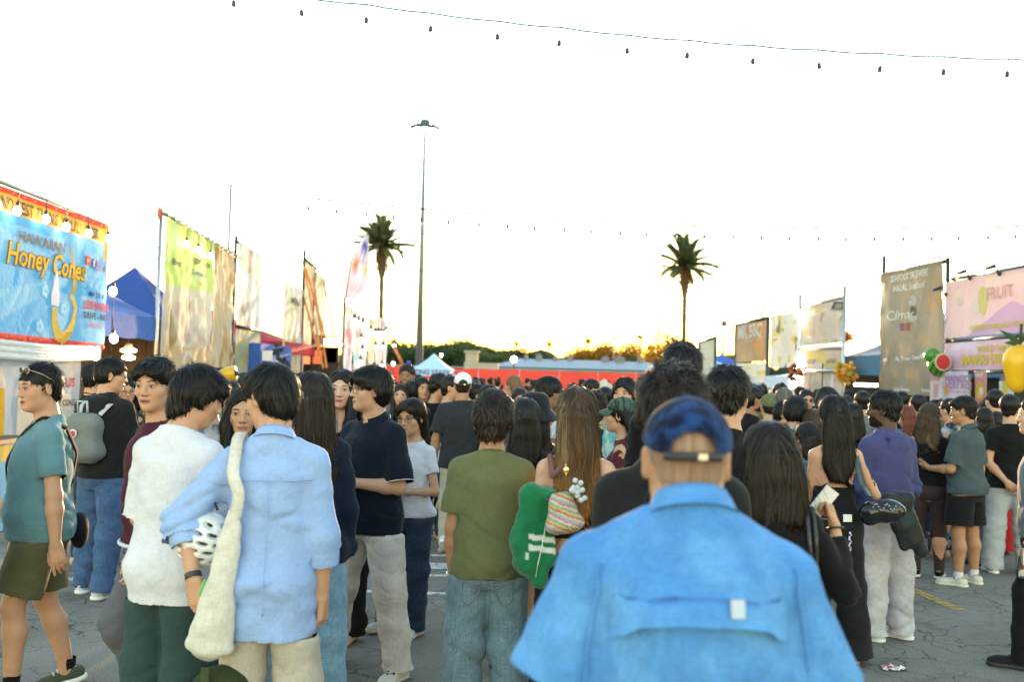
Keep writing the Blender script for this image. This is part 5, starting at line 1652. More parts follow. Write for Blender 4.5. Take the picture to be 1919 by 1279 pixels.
Fs = [(i*(nn+1)+k, i*(nn+1)+k+1, (i+1)*(nn+1)+k+1, (i+1)*(nn+1)+k) for i in range(len(lft)-1) for k in range(nn)]
obj('flag_cloth', new_mesh('flag_cloth', [tuple(v) for v in Vs], Fs, True, np.array(Cs)), M_PRINT, rt)
# ------------------------------------------------------------------ tents
def canopy(label, x0, x1, y0, y1, zv, ze, zp, mat, drop=.28, legs=True, name='canopy_tent', text=None, rot=0, cat='tent', group=None, valmat=None):
 """pop-up tent: four concave slopes from the peak, valance, four legs"""
 cx, cy = (x0 + x1) / 2, (y0 + y1) / 2; hx_, hy = (x1 - x0) / 2, (y1 - y0) / 2
 root = empty(name, (cx, cy, 0), rot, label, cat, group)
 V = []; F = []; n = 10
 prof = lambda t: ze + (zp - ze) * ((1 - t) ** 1.35)
 for j in range(n + 1):
  t = j / n
  for side in range(4):
   for k in range(n):
    u = -1 + 2 * k / n
    x, y = [(u, -1), (1, u), (-u, 1), (-1, -u)][side]
    sag = .04 * math.cos(u * math.pi / 2) * math.sin(t * math.pi)
    V.append((x * hx_ * t, y * hy * t, prof(t) - sag + .02 * math.sin(u * 9 + j) * t * .5))
 m4 = 4 * n
 for j in range(n):
  for k in range(m4):
   F.append((j*m4+k, (j+1)*m4+k, (j+1)*m4+(k+1) % m4, j*m4+(k+1) % m4))
 me = new_mesh('roof', V, F, True)
 obj('roof', me, mat, root)
 V = []; F = []
 ring_ = [(x, y) for side in range(4) for k in range(n) for u in [-1 + 2 * k / n] for (x, y) in [[(u, -1), (1, u), (-u, 1), (-1, -u)][side]]]
 for r_, (x, y) in enumerate(ring_):
  k = r_ % n
  V += [(x * (hx_ + .01), y * (hy + .01), ze), (x * (hx_ + .015), y * (hy + .015) , ze - drop + .03 * abs(math.sin(k * math.pi / n * 3)))]
 for r_ in range(m4): F.append((2*r_, 2*((r_+1) % m4), 2*((r_+1) % m4)+1, 2*r_+1))
 obj('valance', new_mesh('valance', V, F, False), valmat or mat, root)
 if legs:
  for sx in (-1, 1):
   for sy in (-1, 1):
    m = MB(); m.box((sx * (hx_ - .05), sy * (hy - .05), ze / 2), (.045, .045, ze)); m.box((sx * (hx_ - .05), sy * (hy - .05), ze * .25), (.055, .055, ze * .5)); m.build('leg', M_WHITEPL, root)
 if text:
  V2, F2 = text_polys(text[0], text[1], .03, 0, 1.0); w = max(v[0] for v in V2)
  obj('lettering', new_mesh('lettering', [(a - w / 2, -hy - .03, ze - drop * .78 + b) for a, b in V2], F2, False), plain('navy_print', text[2], .7), root)
 return root
M_BLUEC = cloth('blue_canvas', (.045, .12, .42), 'plain'); M_BLUEC2 = cloth('steel_blue_canvas', (.07, .16, .27), 'plain'); M_PALEC = cloth('pale_blue_canvas', (.30, .48, .72), 'plain')
M_REDC = cloth('red_canvas', (.42, .02, .035), 'plain'); M_WHC = cloth('white_tent_canvas', (.58, .64, .76), 'plain')
yq = Lp(205, 0).y
canopy('royal blue pop-up tent roof right behind the sky blue banner', -8.4, -5.42, yB + .12, yB + 2.75, 0, 2.46, 3.42, M_BLUEC, .36)
canopy('darker blue tent with a second peak beyond the first blue one', -8.6, -5.9, 17.6, 20.4, 0, 2.5, 3.62, cloth('deep_blue_canvas', (.035, .08, .30), 'plain'), .3)
# inside of the blue stall: shaded back wall, warm hanging lamp, side curtain
rt = empty('stall_interior', (-7.6, yB + 2.5, 0), 0, 'dim timber back wall under the royal blue tent', 'wall')
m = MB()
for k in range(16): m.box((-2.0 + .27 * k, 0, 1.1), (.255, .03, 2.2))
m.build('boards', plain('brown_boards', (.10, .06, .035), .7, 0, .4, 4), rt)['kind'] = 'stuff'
for (px, py, y) in ((241, 662, 14.2),):
 p = W(px, py, y); rt = empty('pendant_lamp', p, 0, 'warm glowing work lamp hanging under the royal blue tent', 'lamp')
 m = MB(); m.tube([(0, 0, .5), (0, 0, .12)], .008, 5); m.build('cord', M_CABLE, rt)
 m = MB(); m.tube([(0, 0, .13), (0, 0, .06)], [.04, .07], 10); m.build('socket', plain('lamp_gold', (.5, .4, .25), .5), rt)
 for k in range(2):
  m = MB(); m.sphere((0, 0, .035 - .10 * k), (.11 - .02 * k, .11 - .02 * k, .035), 14, 8); m.build('lamp_disc', plain('warm_lamp', (1, .7, .4), .4, emit=(1, .55, .22), estr=9), rt, True)
p = W(178, 670, yq - .8); m = MB(); m.sphere((0, 0, 0), .035, 10, 8); o = m.build('amber_bulb', plain('amber', (1, .6, .2), .4, emit=(1, .5, .12), estr=10), None, True); o.location = p; tag(o, 'single amber bulb glowing beside the pale lilac sheet', 'bulb')
m = MB()
for k in range(5): m.tube([(0, .03 * (k % 2), 2.2), (.0, .03 * ((k + 1) % 2), .3)], .05, 6); m.V = [v for v in m.V]
o = m.build('side_curtain', cloth('blue_curtain', (.10, .16, .36), 'plain')); o.location = (-5.5, yB + 2.6, 0); tag(o, 'bunched blue side curtain at the edge of the royal blue tent', 'curtain')
ym = Lp(500, 0).y
canopy('blue pop-up tent below the red roof in the left row', -8.6, -5.1, ym - 1.5, ym + 1.3, 0, zat(500, 645, ym - 1.5), zat(500, 612, ym), M_BLUEC, .9)
canopy('crimson tent roof with a tan stripe above the blue tent', -9.8, -5.3, ym + 1.6, ym + 5, 0, zat(520, 640, ym + 1.6), zat(497, 583, ym + 3.2), M_REDC, .3)
p = W(501, 667, ym - 1.7); m = MB(); m.box((0, 0, 0), (.2, .02, .2)); o = m.build('white_notice', M_WHITEPL); o.location = p; tag(o, 'small square white notice pinned on the blue tent wall', 'notice')
m = MB()
for k in range(60):
 a = random.uniform(-.5, .5); m.sphere((a * .5, random.uniform(-.2, .2), 1.4 + random.uniform(0, .9) * (1 - abs(a))), .05, 6, 4)
o = m.build('dark_foliage_heap', plain('dark_leaves', (.03, .035, .03), .9)); o.location = W(517, 690, ym - 1.2).xy.to_3d(); tag(o, 'dark bundle of foliage beside the blue tent wall', 'foliage', kind='stuff')
# thin cords between banners on the left
def rope(label, a, b, sag=.15, r=.012, col=(.45, .33, .2)):
 a, b = Vector(a), Vector(b); m = MB()
 pts = [a + (b - a) * t - Vector((0, 0, sag * 4 * t * (1 - t))) - a for t in np.linspace(0, 1, 9)]
 m.tube(pts, r, 5); o = m.build('guy_rope', plain('rope_%d' % int(col[0] * 100), col, .8), None, True); o.location = a; return tag(o, label, 'rope')
y1_, y2_ = yB, Lp(300, 0).y
rope('upper pale guy rope from the blue banner to the lime banner corner', W(193, 466, y1_), W(298, 408, y2_), .04)
rope('middle pale rope strung level between blue and lime banners', W(194, 474, y1_), W(298, 463, y2_), .02)
rope('lowest pale rope sloping up between blue and lime banners', W(215, 505, y1_ + .5), W(298, 483, y2_), .02)
ya_, yb_ = Lp(487, 0).y, Lp(563, 0).y
rope('upper dark cord from the cream banner to the tall orange banner pole', W(489, 503, ya_), W(563, 480, yb_), .05, .014, (.12, .10, .06))
rope('middle dark cord from the cream banner to the tall orange banner pole', W(487, 530, ya_), W(563, 502, yb_), .05, .014, (.12, .10, .06))
rope('orange cord reaching the pink and green menu banner', W(492, 555, ya_), W(563, 532, yb_), .05, .014, (.5, .25, .1))
# yellow inflatable prop seen between heads on the left
m = MB(); y_ = 12.5; a = W(400, 712, y_); b = W(441, 700, y_)
m.tube([(0, 0, 0), (b.x - a.x) and tuple((b - a) * .6 + Vector((0, 0, .02))), tuple(b - a)], [.07, .09, .10], 10)
o = m.build('yellow_prop', plain('glossy_yellow', (.62, .36, .01), .25), None, True); o.location = a; tag(o, 'shiny yellow tube-shaped prop with a dark knob above the baby', 'prop')
m = MB(); m.sphere((0, 0, 0), .045, 8, 6); o2 = m.build('knob', M_BLACKPL, o, True); o2.location = tuple(b - a)
# ------------------------------------------------------------------ right row
p0, p1 = Rp(1648, 0), Rp(1767, 0)    # far end, near end
def brown(u, v):
 A = mix((.27, .22, .17), (.36, .30, .235), .5 + .7 * cN(u, v, 2, 2, 71))
 A = mixA(A, (.46, .31, .17), np.clip((cN(u, v, 9, 9, 72, 3) + .02) * 4, 0, 1) * np.clip((.53 - v) * 12, 0, 1) * np.clip((v - .30) * 12, 0, 1) * np.clip((.40 - np.abs((u * 3.1 + v * .5) % 1 - .5)) * 6, 0, 1) * .8)
 A = mixA(A, (.50, .33, .17), np.clip((cN(u, v, 11, 11, 75, 3) + .05) * 4, 0, 1) * np.clip((.25 - v) * 12, 0, 1) * np.clip((v - .05) * 12, 0, 1) * .7)
 A = mixA(A, (.48, .26, .12), np.clip(cN(u, v, 7, 7, 73, 3) * 4 + .3, 0, 1) * np.clip((u - .72) * 8, 0, 1) * np.clip((v - .4) * 8, 0, 1) * .7)
 A = mixA(A, (.60, .52, .42), np.clip((.22 - u) * 10, 0, 1) * np.clip((v - .5) * 8, 0, 1) * np.clip(cN(u, v, 6, 7, 74, 3) * 4 + .5, 0, 1) * .6)
 return A
zt0, zt1 = zat(1648, 514, p0.y), zat(1767, 489, p1.y)
zb = zat(1700, 741, (p0.y + p1.y) / 2)
W1 = (.82, .82, .82)
simple_banner('large brown seafood skewers banner with white lettering in the right row', p0, p1, zb, zt0, zt1, brown, .075, 77, .75,
texts=[('SEAFOOD SKEWERS', .50, .915, .17, W1, .02, 1.12), ('HALAL Seafood', .49, .83, .17, W1, .02, 1.3), ('Calmar', .36, .60, .26, W1, 0, 1.6), ('Squid', .13, .27, .10, W1), ('Big Prawn', .41, .275, .10, W1), ('Octopus', .63, .28, .10, W1), ('BBQ Scallop', .86, .285, .11, W1),
('Crab Cluster', .38, .03, .09, W1), ('Shrimp', .80, .03, .09, W1)],
shapes=lambda b: [b.disc(.55 * b.w, .735 * b.h, .17, .11, (.58, .57, .55), None), b.disc(.55 * b.w, .66 * b.h, .13, .10, (.22, .16, .12), None), b.disc(.55 * b.w, .60 * b.h, .17, .06, (.55, .54, .52), None),
b.poly([(.44 * b.w, .51 * b.h), (.44 * b.w, .57 * b.h), (.50 * b.w, .57 * b.h), (.50 * b.w, .51 * b.h)], (.48, .14, .12), None), b.poly([(.36 * b.w, .51 * b.h), (.36 * b.w, .57 * b.h), (.42 * b.w, .57 * b.h), (.42 * b.w, .51 * b.h)], (.36, .18, .26), None)])
scaffold('dark pipe frame holding the large brown seafood banner', [((RX + .06, p1.y, 0), (RX + .06, p1.y, zt1 + .05)), ((RX + .06, p0.y, 0), (RX + .06, p0.y, zt0 + .35)), ((RX + .06, p0.y, zt0), (RX + .06, p1.y, zt1))], .035, M_BLACKMETAL)
# pink banners
q0, q1 = Rp(1768, 0), Rp(1990, 0)
zu0, zu1 = zat(1768, 530, q0.y), zat(1919, 502, Rp(1919, 0).y) + .0
def pink(u, v):
 A = mix((.72, .46, .48), (.76, .54, .54), .5 + .7 * cN(u, v, 2, 2, 81))
 tri = (v < .52 - np.abs(u - .62) * 1.25)
 A = mixA(A, (.52, .32, .50), tri * .9)
 A = mixA(A, (.70, .62, .22), ((cN(u, v, 14, 10, 82) > .55)) * .8)
 return A
zmid = zat(1850, 628, Rp(1850, 0).y)
RXp = RX + .02
simple_banner('large pale pink dessert banner with lilac triangle in the right row', Vector((RXp, q0.y, 0)), Vector((RXp, q1.y, 0)), zmid, zu0, zu1, pink, .02, 83, .3,
texts=[('RAINBOW MANGO ICE CREAM', .55, .10, .11, (.62, .56, .06), .03, 1.3), ('FRUIT', .52, .58, .26, (.66, .38, .34), .01, 1.2)],
shapes=lambda b: [b.disc(.37 * b.w, .58 * b.h, .16, .22, (.70, .66, .30), None), b.disc(.30 * b.w, .48 * b.h, .10, .10, (.78, .74, .70), None), b.disc(.80 * b.w, .8 * b.h, .12, .10, (.68, .68, .52), None), b.disc(.15 * b.w, .62 * b.h, .10, .06, (.76, .66, .66), None)])
zl = zat(1850, 638, Rp(1850, 0).y) ; zlb = zat(1850, 693, Rp(1850, 0).y)
simple_banner('lower pink banner lettered WORLD FAMOUS MANGO STICKY RICE', Vector((RXp, q0.y, 0)), Vector((RXp, q1.y, 0)), zlb, zl, zl, lambda u, v: mixA(mix((.66, .42, .54), (.74, .50, .62), .5 + .8 * cN(u, v, 3, 2, 86)), (.72, .62, .78), (cN(u, v, 7, 5, 88) > .35) * .6), .012, 87, .4,
texts=[('WORLD FAMOUS', .50, .62, .13, (.62, .50, .05), .03, 1.15), ('MANGO STICKY RICE', .50, .20, .20, (.68, .56, .06), .04, 1.12)])
scaffold('dark pipe frame with crossbars behind the pink banners', [((RX + .12, q1.y, zu1 + .02), (RX + .12, q0.y, zu0 + .06)), ((RX + .10, q1.y, (zmid + zl) / 2), (RX + .10, q0.y, (zmid + zl) / 2)), ((RX + .12, q0.y - .1, 0), (RX + .12, q0.y - .1, zu0 + .1)), ((RX + .1, q1.y, zlb - .03), (RX + .1, q0.y, zlb - .03))], .028, M_BLACKMETAL)
def clamp_lamp(label, px, py):
 y = Rp(px, 0).y; p = W(px, py, y); rt = empty('clamp_lamp', p, 0, label, 'lamp', 'clamp lamps above the pink banner')
 m = MB(); m.tube([(0, 0, -.1), (-.04, 0, .02), (-.10, 0, .04)], .010, 5); m.build('arm', M_BLACKMETAL, rt)
 m = MB(); m.tube([(-.06, 0, .05), (-.20, 0, .0)], [.032, .02], 7); m.build('head', M_BLACKMETAL, rt)
 m = MB(); m.sphere((0, 0, -.06), (.035, .03, .035), 8, 6); m.build('clamp', M_BLACKMETAL, rt)
clamp_lamp('clip-on black lamp above the pink banner, the one nearer the brown banner', 1818, 514); clamp_lamp('clip-on black lamp above the pink banner, the one nearer the photo edge', 1873, 505)
clamp_lamp('clip-on black lamp at the upper corner between brown and pink banners', 1772, 545)
# hanging fruit props
def place_at(o, px, py, y): o.location = W(px, py, y); return o
yr = Rp(1765, 0).y - .25
m = MB(); m.sphere((0, 0, 0), (.13, .12, .12), 16, 12); tag(place_at(m.build('lime_prop', plain('lime_green', (.05, .22, .02), .35, 0, .3, 9), None, True), 1747, 667, yr), 'plain round green fruit prop hanging above the striped melon', 'prop')
def melon_mat():
 m, n, b = nodes('melon_rind'); tc = n.nodes.new("ShaderNodeTexCoord"); w = n.nodes.new("ShaderNodeTexWave"); w.bands_direction = 'X'; w.inputs["Scale"].default_value = 5; w.inputs["Distortion"].default_value = 4
 lk(n, tc.outputs["Object"], w.inputs["Vector"]); cr = n.nodes.new("ShaderNodeValToRGB"); cr.color_ramp.elements[0].color = (.02, .09, .01, 1); cr.color_ramp.elements[1].color = (.10, .32, .03, 1); lk(n, w.outputs["Fac"], cr.inputs[0]); lk(n, cr.outputs[0], b.inputs["Base Color"]); b.inputs["Roughness"].default_value = .3; return m
M_MELON = melon_mat()
m = MB(); m.sphere((0, 0, 0), (.16, .15, .19), 18, 12); tag(place_at(m.build('watermelon_prop', M_MELON, None, True), 1758, 684, yr), 'striped green watermelon prop at the lower corner of the brown banner', 'prop')
rt = empty('watermelon_half', W(1767, 679, yr - .2), R(10), 'cut red watermelon half facing the crowd beside the striped melon', 'prop')
m = MB(); m.sphere((0, .05, 0), (.15, .10, .15), 18, 12, M=None); m.V = [Vector((v[0], max(v[1], .0), v[2])) for v in m.V]; m.build('rind', M_MELON, rt, True)
m = MB(); m.tube([(0, .0, 0), (0, -.008, 0)], .14, 22); m.build('pale_rim', plain('melon_rim', (.62, .60, .35), .5), rt)
m = MB(); m.tube([(0, -.004, 0), (0, -.016, 0)], .118, 22); m.build('flesh', plain('melon_flesh', (.55, .04, .05), .45, 0, .3, 14), rt)
ym_ = Rp(1905, 0).y - .3
rt = empty('mango_prop', W(1911, 690, ym_), 0, 'big yellow mango prop with green leaves hanging at the right edge', 'prop')
sd = Sdf(); sd.ell((0, 0, .10), (.22, .18, .22), .05).ell((-.03, 0, -.12), (.15, .13, .22), .12)
V, F = polygonize(sd, (-.3, -.3, -.42), (.3, .3, .4), .018); V, F = compact(V, F); obj('fruit', new_mesh('fruit', V, F), plain('mango_yellow', (.72, .42, .01), .32, 0, .15, 5), rt)
for (dx, dz, ex, ez) in ((-.28, .18, -.05, .40), (.05, .38, .0, .62), (-.35, .36, -.05, .42), (.2, .5, .02, .38)):
 m = MB(); a = Vector((ex * .2, -.05, .34)); b = Vector((dx, -.12, dz + .15)); d_ = b - a; n_ = Vector((-d_.z, 0, d_.x)).normalized() * .045
 m.add([a, a + d_ * .4 + n_, b, a + d_ * .4 - n_, a + d_ * .4 + Vector((0, -.02, 0))], [(0, 1, 4), (1, 2, 4), (2, 3, 4), (3, 0, 4)]); m.build('leaf', plain('leaf_green', (.03, .09, .02), .4), rt)
m = MB(); m.tube([(0, 0, .3), (.02, 0, .6)], .02, 6); m.build('stem', plain('dark_stem', (.05, .04, .02), .7), rt)
# small posters under the pink banners
def poster(label, px0, px1, py0, py1, colf, seed, texts=(), shapes=None, dx=.12):
 a = Rp(px0, 0); b = Rp(px1, 0)
 zt = zat(px0, py0, a.y); z0_ = zat(px0, py1, a.y)
 simple_banner(label, Vector((RX - dx, a.y, 0)), Vector((RX - dx, b.y, 0)), z0_, zt, zt, colf, .008, seed, .5, name='poster', texts=texts, nx=30, ny=30, shapes=shapes)
poster('pink and white drinks poster, leftmost of the hanging posters', 1757, 1779, 697, 752, lambda u, v: mixA(mix((.66, .50, .56), (.74, .68, .72), .5 + cN(u, v, 4, 4, 5)), (.60, .30, .36), ((np.abs(u - .5) < .22) & (v < .6) & (v > .12)) * .8), 91, texts=[('FRESH', .5, .84, .10, (.6, .18, .22)), ('JUICE', .5, .70, .10, (.6, .18, .22))])
poster('orange drink poster hanging second from the left', 1780, 1799, 697, 756, lambda u, v: mixA(mixA(mix((.42, .48, .60), (.66, .62, .62), v), (.72, .30, .03), ((((u - .5) / .3) ** 2 + ((v - .42) / .2) ** 2 < 1)) * .95), (.7, .5, .2), (v < .12) * .8), 92)
poster('white and lilac MANGO STICKY RICE poster in the centre of the posters', 1801, 1840, 697, 770, lambda u, v: mix((.60, .50, .66), (.74, .72, .78), .5 + cN(u, v, 3, 3, 8)), 93, texts=[('MANGO', .5, .72, .16, (.42, .22, .45)), ('STICKY RICE', .5, .56, .13, (.42, .22, .45)), ('with coconut milk', .5, .46, .06, (.42, .3, .5))], dx=.2)
poster('red poster with a yellow mango ring, right of the mango rice poster', 1843, 1865, 696, 760, lambda u, v: mixA(mixA(mix((.60, .20, .18), (.66, .36, .36), v), (.72, .50, .04), (((u - .4) / .32) ** 2 + ((v - .42) / .22) ** 2 < 1) * .95), (.72, .72, .74), (((u - .5) / .16) ** 2 + ((v - .42) / .11) ** 2 < 1) * .95), 94, texts=[('HOT', .5, .80, .08, (.8, .75, .7))])
poster('white poster with a yellow drink below the mango prop', 1889, 1912, 715, 745, lambda u, v: mixA(mix((.6, .66, .68), (.7, .74, .74), v), (.70, .52, .06), (np.abs(u - .5) < .25) * .9), 95)
poster('pale poster with orange splashes standing low behind the cap woman', 1727, 1776, 752, 800, lambda u, v: mixA(mix((.62, .60, .72), (.70, .66, .74), v), (.70, .34, .04), ((cN(u, v, 3, 4, 9) > .1) & (u > .4)) * .9), 96, dx=-.2)
# interior of the pink stall
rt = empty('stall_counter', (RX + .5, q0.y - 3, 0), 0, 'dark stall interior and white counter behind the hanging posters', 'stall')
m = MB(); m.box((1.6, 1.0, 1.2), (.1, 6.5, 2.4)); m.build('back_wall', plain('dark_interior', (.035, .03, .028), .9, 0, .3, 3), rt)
m = MB(); m.box((.3, .5, .5), (.6, 5.2, 1.0)); m.build('counter', plain('counter_white', (.35, .34, .36), .6), rt)
m = MB(); m.box((.2, 0, 1.95), (.05, 5.0, .16)); m.build('shelf_band', M_WHITEPL, rt)
canopy('white tent roof over the pink dessert stall', RX + .25, RX + 3.5, q1.y, q0.y - .2, 0, 2.35, 2.95, M_WHC, .2)
# blue tents on the right
yb1 = Rp(1610, 0).y
canopy('steel blue tent between the scaffold and the brown banner', RX + .25, RX + 4.2, 18.4, 22.2, 0, 2.35, 3.5, M_BLUEC2, .42)
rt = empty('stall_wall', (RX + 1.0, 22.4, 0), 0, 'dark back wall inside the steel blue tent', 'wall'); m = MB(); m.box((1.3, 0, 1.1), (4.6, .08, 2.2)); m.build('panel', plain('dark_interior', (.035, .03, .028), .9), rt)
m = MB(); m.tube([(-.25, 0, 0), (.25, 0, 0)], .03, 8); o = m.build('tube_lamp', plain('white_tube', (1, 1, 1), .3, emit=(1, .93, .78), estr=5), None, True); o.location = W(1623, 722, 21.5); tag(o, 'horizontal white tube lamp glowing inside the steel blue tent', 'lamp')
m = MB(); m.tube([(-.12, 0, 0), (.12, 0, 0)], .035, 8); o = m.build('tube_lamp', plain('white_tube', (1, 1, 1), .3), None, True); o.location = W(1672, 762, 19.5); tag(o, 'short white lamp glowing low behind the purple hoodie man', 'lamp')
# right 3: scaffold with three panels
s0, s1 = Rp(1501, 0), Rp(1580, 0)
zt0, zt1 = zat(1501, 575, s0.y), zat(1578, 559, s1.y)
tp_ = photo_print(((.46, .38, .33), (.52, .46, .42)), [((.60, .42, .18), .30, 5, 6), ((.66, .62, .62), .35, 4, 5), ((.35, .22, .14), .35, 6, 3)], 101)
simple_banner('taupe vinyl menu panel at the top of the steel scaffold', s0, s1, zat(1501, 650, s0.y), zt0, zt1, tp_, .05, 102, .8, shapes=lambda b: [b.poly([(x * b.w, .03 * b.h), (x * b.w, .10 * b.h), ((x + .22) * b.w, .10 * b.h), ((x + .22) * b.w, .03 * b.h)], (.62, .60, .58), None) for x in (.05, .38, .7)])
simple_banner('middle taupe panel with fruit pictures and white price tags', s0, s1, zat(1501, 694, s0.y), zat(1501, 655, s0.y), zat(1578, 652, s1.y), photo_print(((.50, .42, .36), (.58, .48, .42)), [((.62, .46, .10), .2, 6, 4), ((.44, .55, .20), .45, 5, 4)], 105), .04, 106, .6, texts=[('PRICE LIST', .25, .30, .14, (.25, .2, .2)), ('$10 $12', .75, .30, .14, (.25, .2, .2))])
simple_banner('lowest wrinkled panel with coloured bottle pictures on the scaffold', s0, s1, zat(1501, 742, s0.y), zat(1501, 698, s0.y), zat(1578, 696, s1.y), photo_print(((.46, .40, .34), (.60, .52, .46)), [((.60, .10, .10), .35, 12, 1.2), ((.25, .45, .12), .4, 11, 1.2), ((.72, .66, .6), .35, 9, 1.5)], 108), .05, 109, .9)
scaffold('silver truss posts and bars of the three-panel scaffold', [((RX - .02, s1.y - .08, 0), (RX - .02, s1.y - .08, zt1 + .25)), ((RX - .10, s1.y - .3, 0), (RX - .10, s1.y - .3, zt1)), ((RX - .02, s0.y + .1, 0), (RX - .02, s0.y + .1, zt0 + .3)), ((RX, s0.y, zt0 + .02), (RX, s1.y, zt1 + .02)), ((RX - .05, s0.y, zat(1501, 653, s0.y)), (RX - .05, s1.y, zat(1578, 652, s1.y))), ((RX - .05, s0.y, zat(1501, 696, s0.y)), (RX - .05, s1.y, zat(1578, 695, s1.y)))], .04)
for (px, py, dx) in ((1497, 589, 0), (1497, 684, 0), (1493, 710, 0)):
 p = W(px, py, Rp(px, 0).y - .4); m = MB(); m.sphere((0, 0, 0), .10, 14, 10); o = m.build('globe_lamp', plain('globe_glow', (1, .95, .85), .3, emit=(1, .90, .72), estr=7), None, True); o.location = p
 tag(o, {589: 'round white globe lamp high on the left post of the scaffold', 684: 'bright lamp at the left of the middle scaffold panel, above another', 710: 'lowest glowing lamp left of the scaffold bottle panel'}[py], 'lamp')
o = flood('small silver spotlight at the top right corner of the taupe panel', 1570, 573, s1.y - .3, 1.0, .3, False)
def flowers(label, px, py, y, cols, r=.28, n=70, kind='flower_bunch'):
 p = W(px, py, y); rt = empty(kind, p, 0, label, 'flowers')
 m = MB()
 for k in range(n):
  v = Vector((random.gauss(0, 1), random.gauss(0, 1), random.gauss(0, 1))).normalized() * r * random.random() ** .5
  m.sphere(v, random.uniform(.03, .055), 6, 4, col=random.choice(cols))
 m.build('blossoms', attr_mat('petals', .7, .2), rt, True, True)['kind'] = 'stuff'
 return rt
flowers('orange and yellow flower garland on the right post of the scaffold', 1584, 700, s1.y - .4, [(.60, .22, .03), (.65, .35, .05), (.3, .35, .05), (.70, .30, .02)], .26, 90)
flowers('red and dark flower bunch at the left post of the scaffold', 1494, 698, s0.y - .4, [(.45, .05, .03), (.03, .03, .02), (.5, .15, .05), (.05, .06, .03)], .24, 60)
flowers('small orange charm dangling outside the scaffold top', 1588, 632, s1.y - .2, [(.6, .16, .03), (.5, .1, .02)], .10, 20)
rope('thin cord holding the orange charm beside the scaffold', W(1583, 562, s1.y - .2), W(1588, 625, s1.y - .2), 0, .008)
# right 4,5,6
s0, s1 = Rp(1443, 0), Rp(1499, 0)
simple_banner('white and yellow food stall banner left of the scaffold', s0, s1, zat(1443, 690, s0.y), zat(1443, 592, s0.y), zat(1499, 583, s1.y), photo_print(((.60, .54, .46), (.66, .62, .58)), [((.60, .40, .05), .30, 6, 6), ((.10, .12, .05), .5, 7, 6), ((.30, .50, .42), .5, 6, 5), ((.42, .18, .05), .4, 5, 7)], 111), .05, 112, .6)
m = MB()
for k, (px, py) in enumerate(((1432, 577), (1450, 577), (1471, 572))):
 a = W(px + 24, py + 10, s0.y); b = W(px, py, s0.y); m.tube([a, b, b + Vector((-.08, 0, -.1))], .018, 5)
tag(m.build('gooseneck_arms', M_BLACKMETAL), 'three thin gooseneck lamp arms above the white and yellow banner', 'lamps', kind='stuff')
t0_, t1_ = Rp(1378, 0), Rp(1438, 0)
simple_banner('brown and green skewer stall banner with white star lettering', t0_, t1_, zat(1378, 680, t0_.y), zat(1378, 609, t0_.y), zat(1438, 598, t1_.y), photo_print(((.34, .22, .14), (.44, .30, .20)), [((.50, .26, .10), .2, 5, 5), ((.30, .30, .22), .3, 4, 4)], 115), .05, 116, .6, texts=[('MK BBQ', .48, .62, .55, (.66, .66, .66), .04, 1.5), ('GRILL HOUSE', .48, .50, .16, (.6, .6, .6))])
simple_banner('white lower panel with yellow pictures below the brown skewer banner', t0_, t1_, zat(1378, 716, t0_.y), zat(1378, 682, t0_.y), zat(1438, 680, t1_.y), photo_print(((.60, .56, .50), (.66, .62, .56)), [((.60, .46, .12), .3, 5, 4)], 118), .04, 119, .6)
u0, u1 = Rp(1310, 0), Rp(1340, 0)
simple_banner('pale grey-green banner at the far end of the right row', u0, u1, 1.0, zat(1310, 641, u0.y), zat(1340, 633, u1.y), lambda u, v: mix((.40, .42, .34), (.50, .50, .44), .5 + cN(u, v, 2, 4, 3)), .04, 121, .5, nx=30, ny=40)
scaffold('thin poles of the far pale banner in the right row', [((RX, u0.y, 0), (RX, u0.y, zat(1310, 636, u0.y))), ((RX, u1.y, 0), (RX, u1.y, zat(1341, 630, u1.y))), ((RX, u0.y, zat(1310, 641, u0.y)), (RX, u1.y, zat(1340, 633, u1.y)))], .05, M_BLACKMETAL)
scaffold('posts and top bar of the brown skewer banner', [((RX, t0_.y, 0), (RX, t0_.y, zat(1378, 607, t0_.y))), ((RX, t1_.y, 0), (RX, t1_.y, zat(1438, 596, t1_.y))), ((RX, t0_.y, zat(1378, 608, t0_.y)), (RX, t1_.y, zat(1438, 596, t1_.y)))], .05, M_BLACKMETAL)
pole_top('slim bare pole above the brown skewer banner', 1430, 0, zat(1430, 563, t1_.y + 2), W(1429, 650, t1_.y + 2).x, t1_.y + 2, .035, plain('sunlit_pole', (.5, .4, .3), .6))
canopy('white tent below the white and yellow banner', RX - .2, RX + 3.4, s1.y + .2, s0.y - .3, 0, zat(1470, 706, s1.y + .2), zat(1470, 672, s0.y - 1), M_WHC, .32)
canopy('blue and white tent far down the right row', RX - .8, RX + 2.6, 38, 42, 0, zat(1360, 700, 38), zat(1358, 672, 40), M_PALEC, .4)
canopy('small navy peaked tent beyond the blue and white one', RX + 1.4, RX + 4.2, 45, 48, 0, zat(1360, 690, 45), zat(1365, 664, 46), M_BLUEC, .3)
# stall backs so that the rows are not empty behind
for (x, y, w, lab) in ((RX + 3.0, 30, 6, 'dim timber stall back behind the right row scaffold'),):
 m = MB(); m.box((0, 0, 1.1), (.1, w, 2.2)); o = m.build('stall_wall', plain('dark_timber', (.04, .028, .02), .8)); o.location = (x, y, 0); tag(o, lab, 'wall')
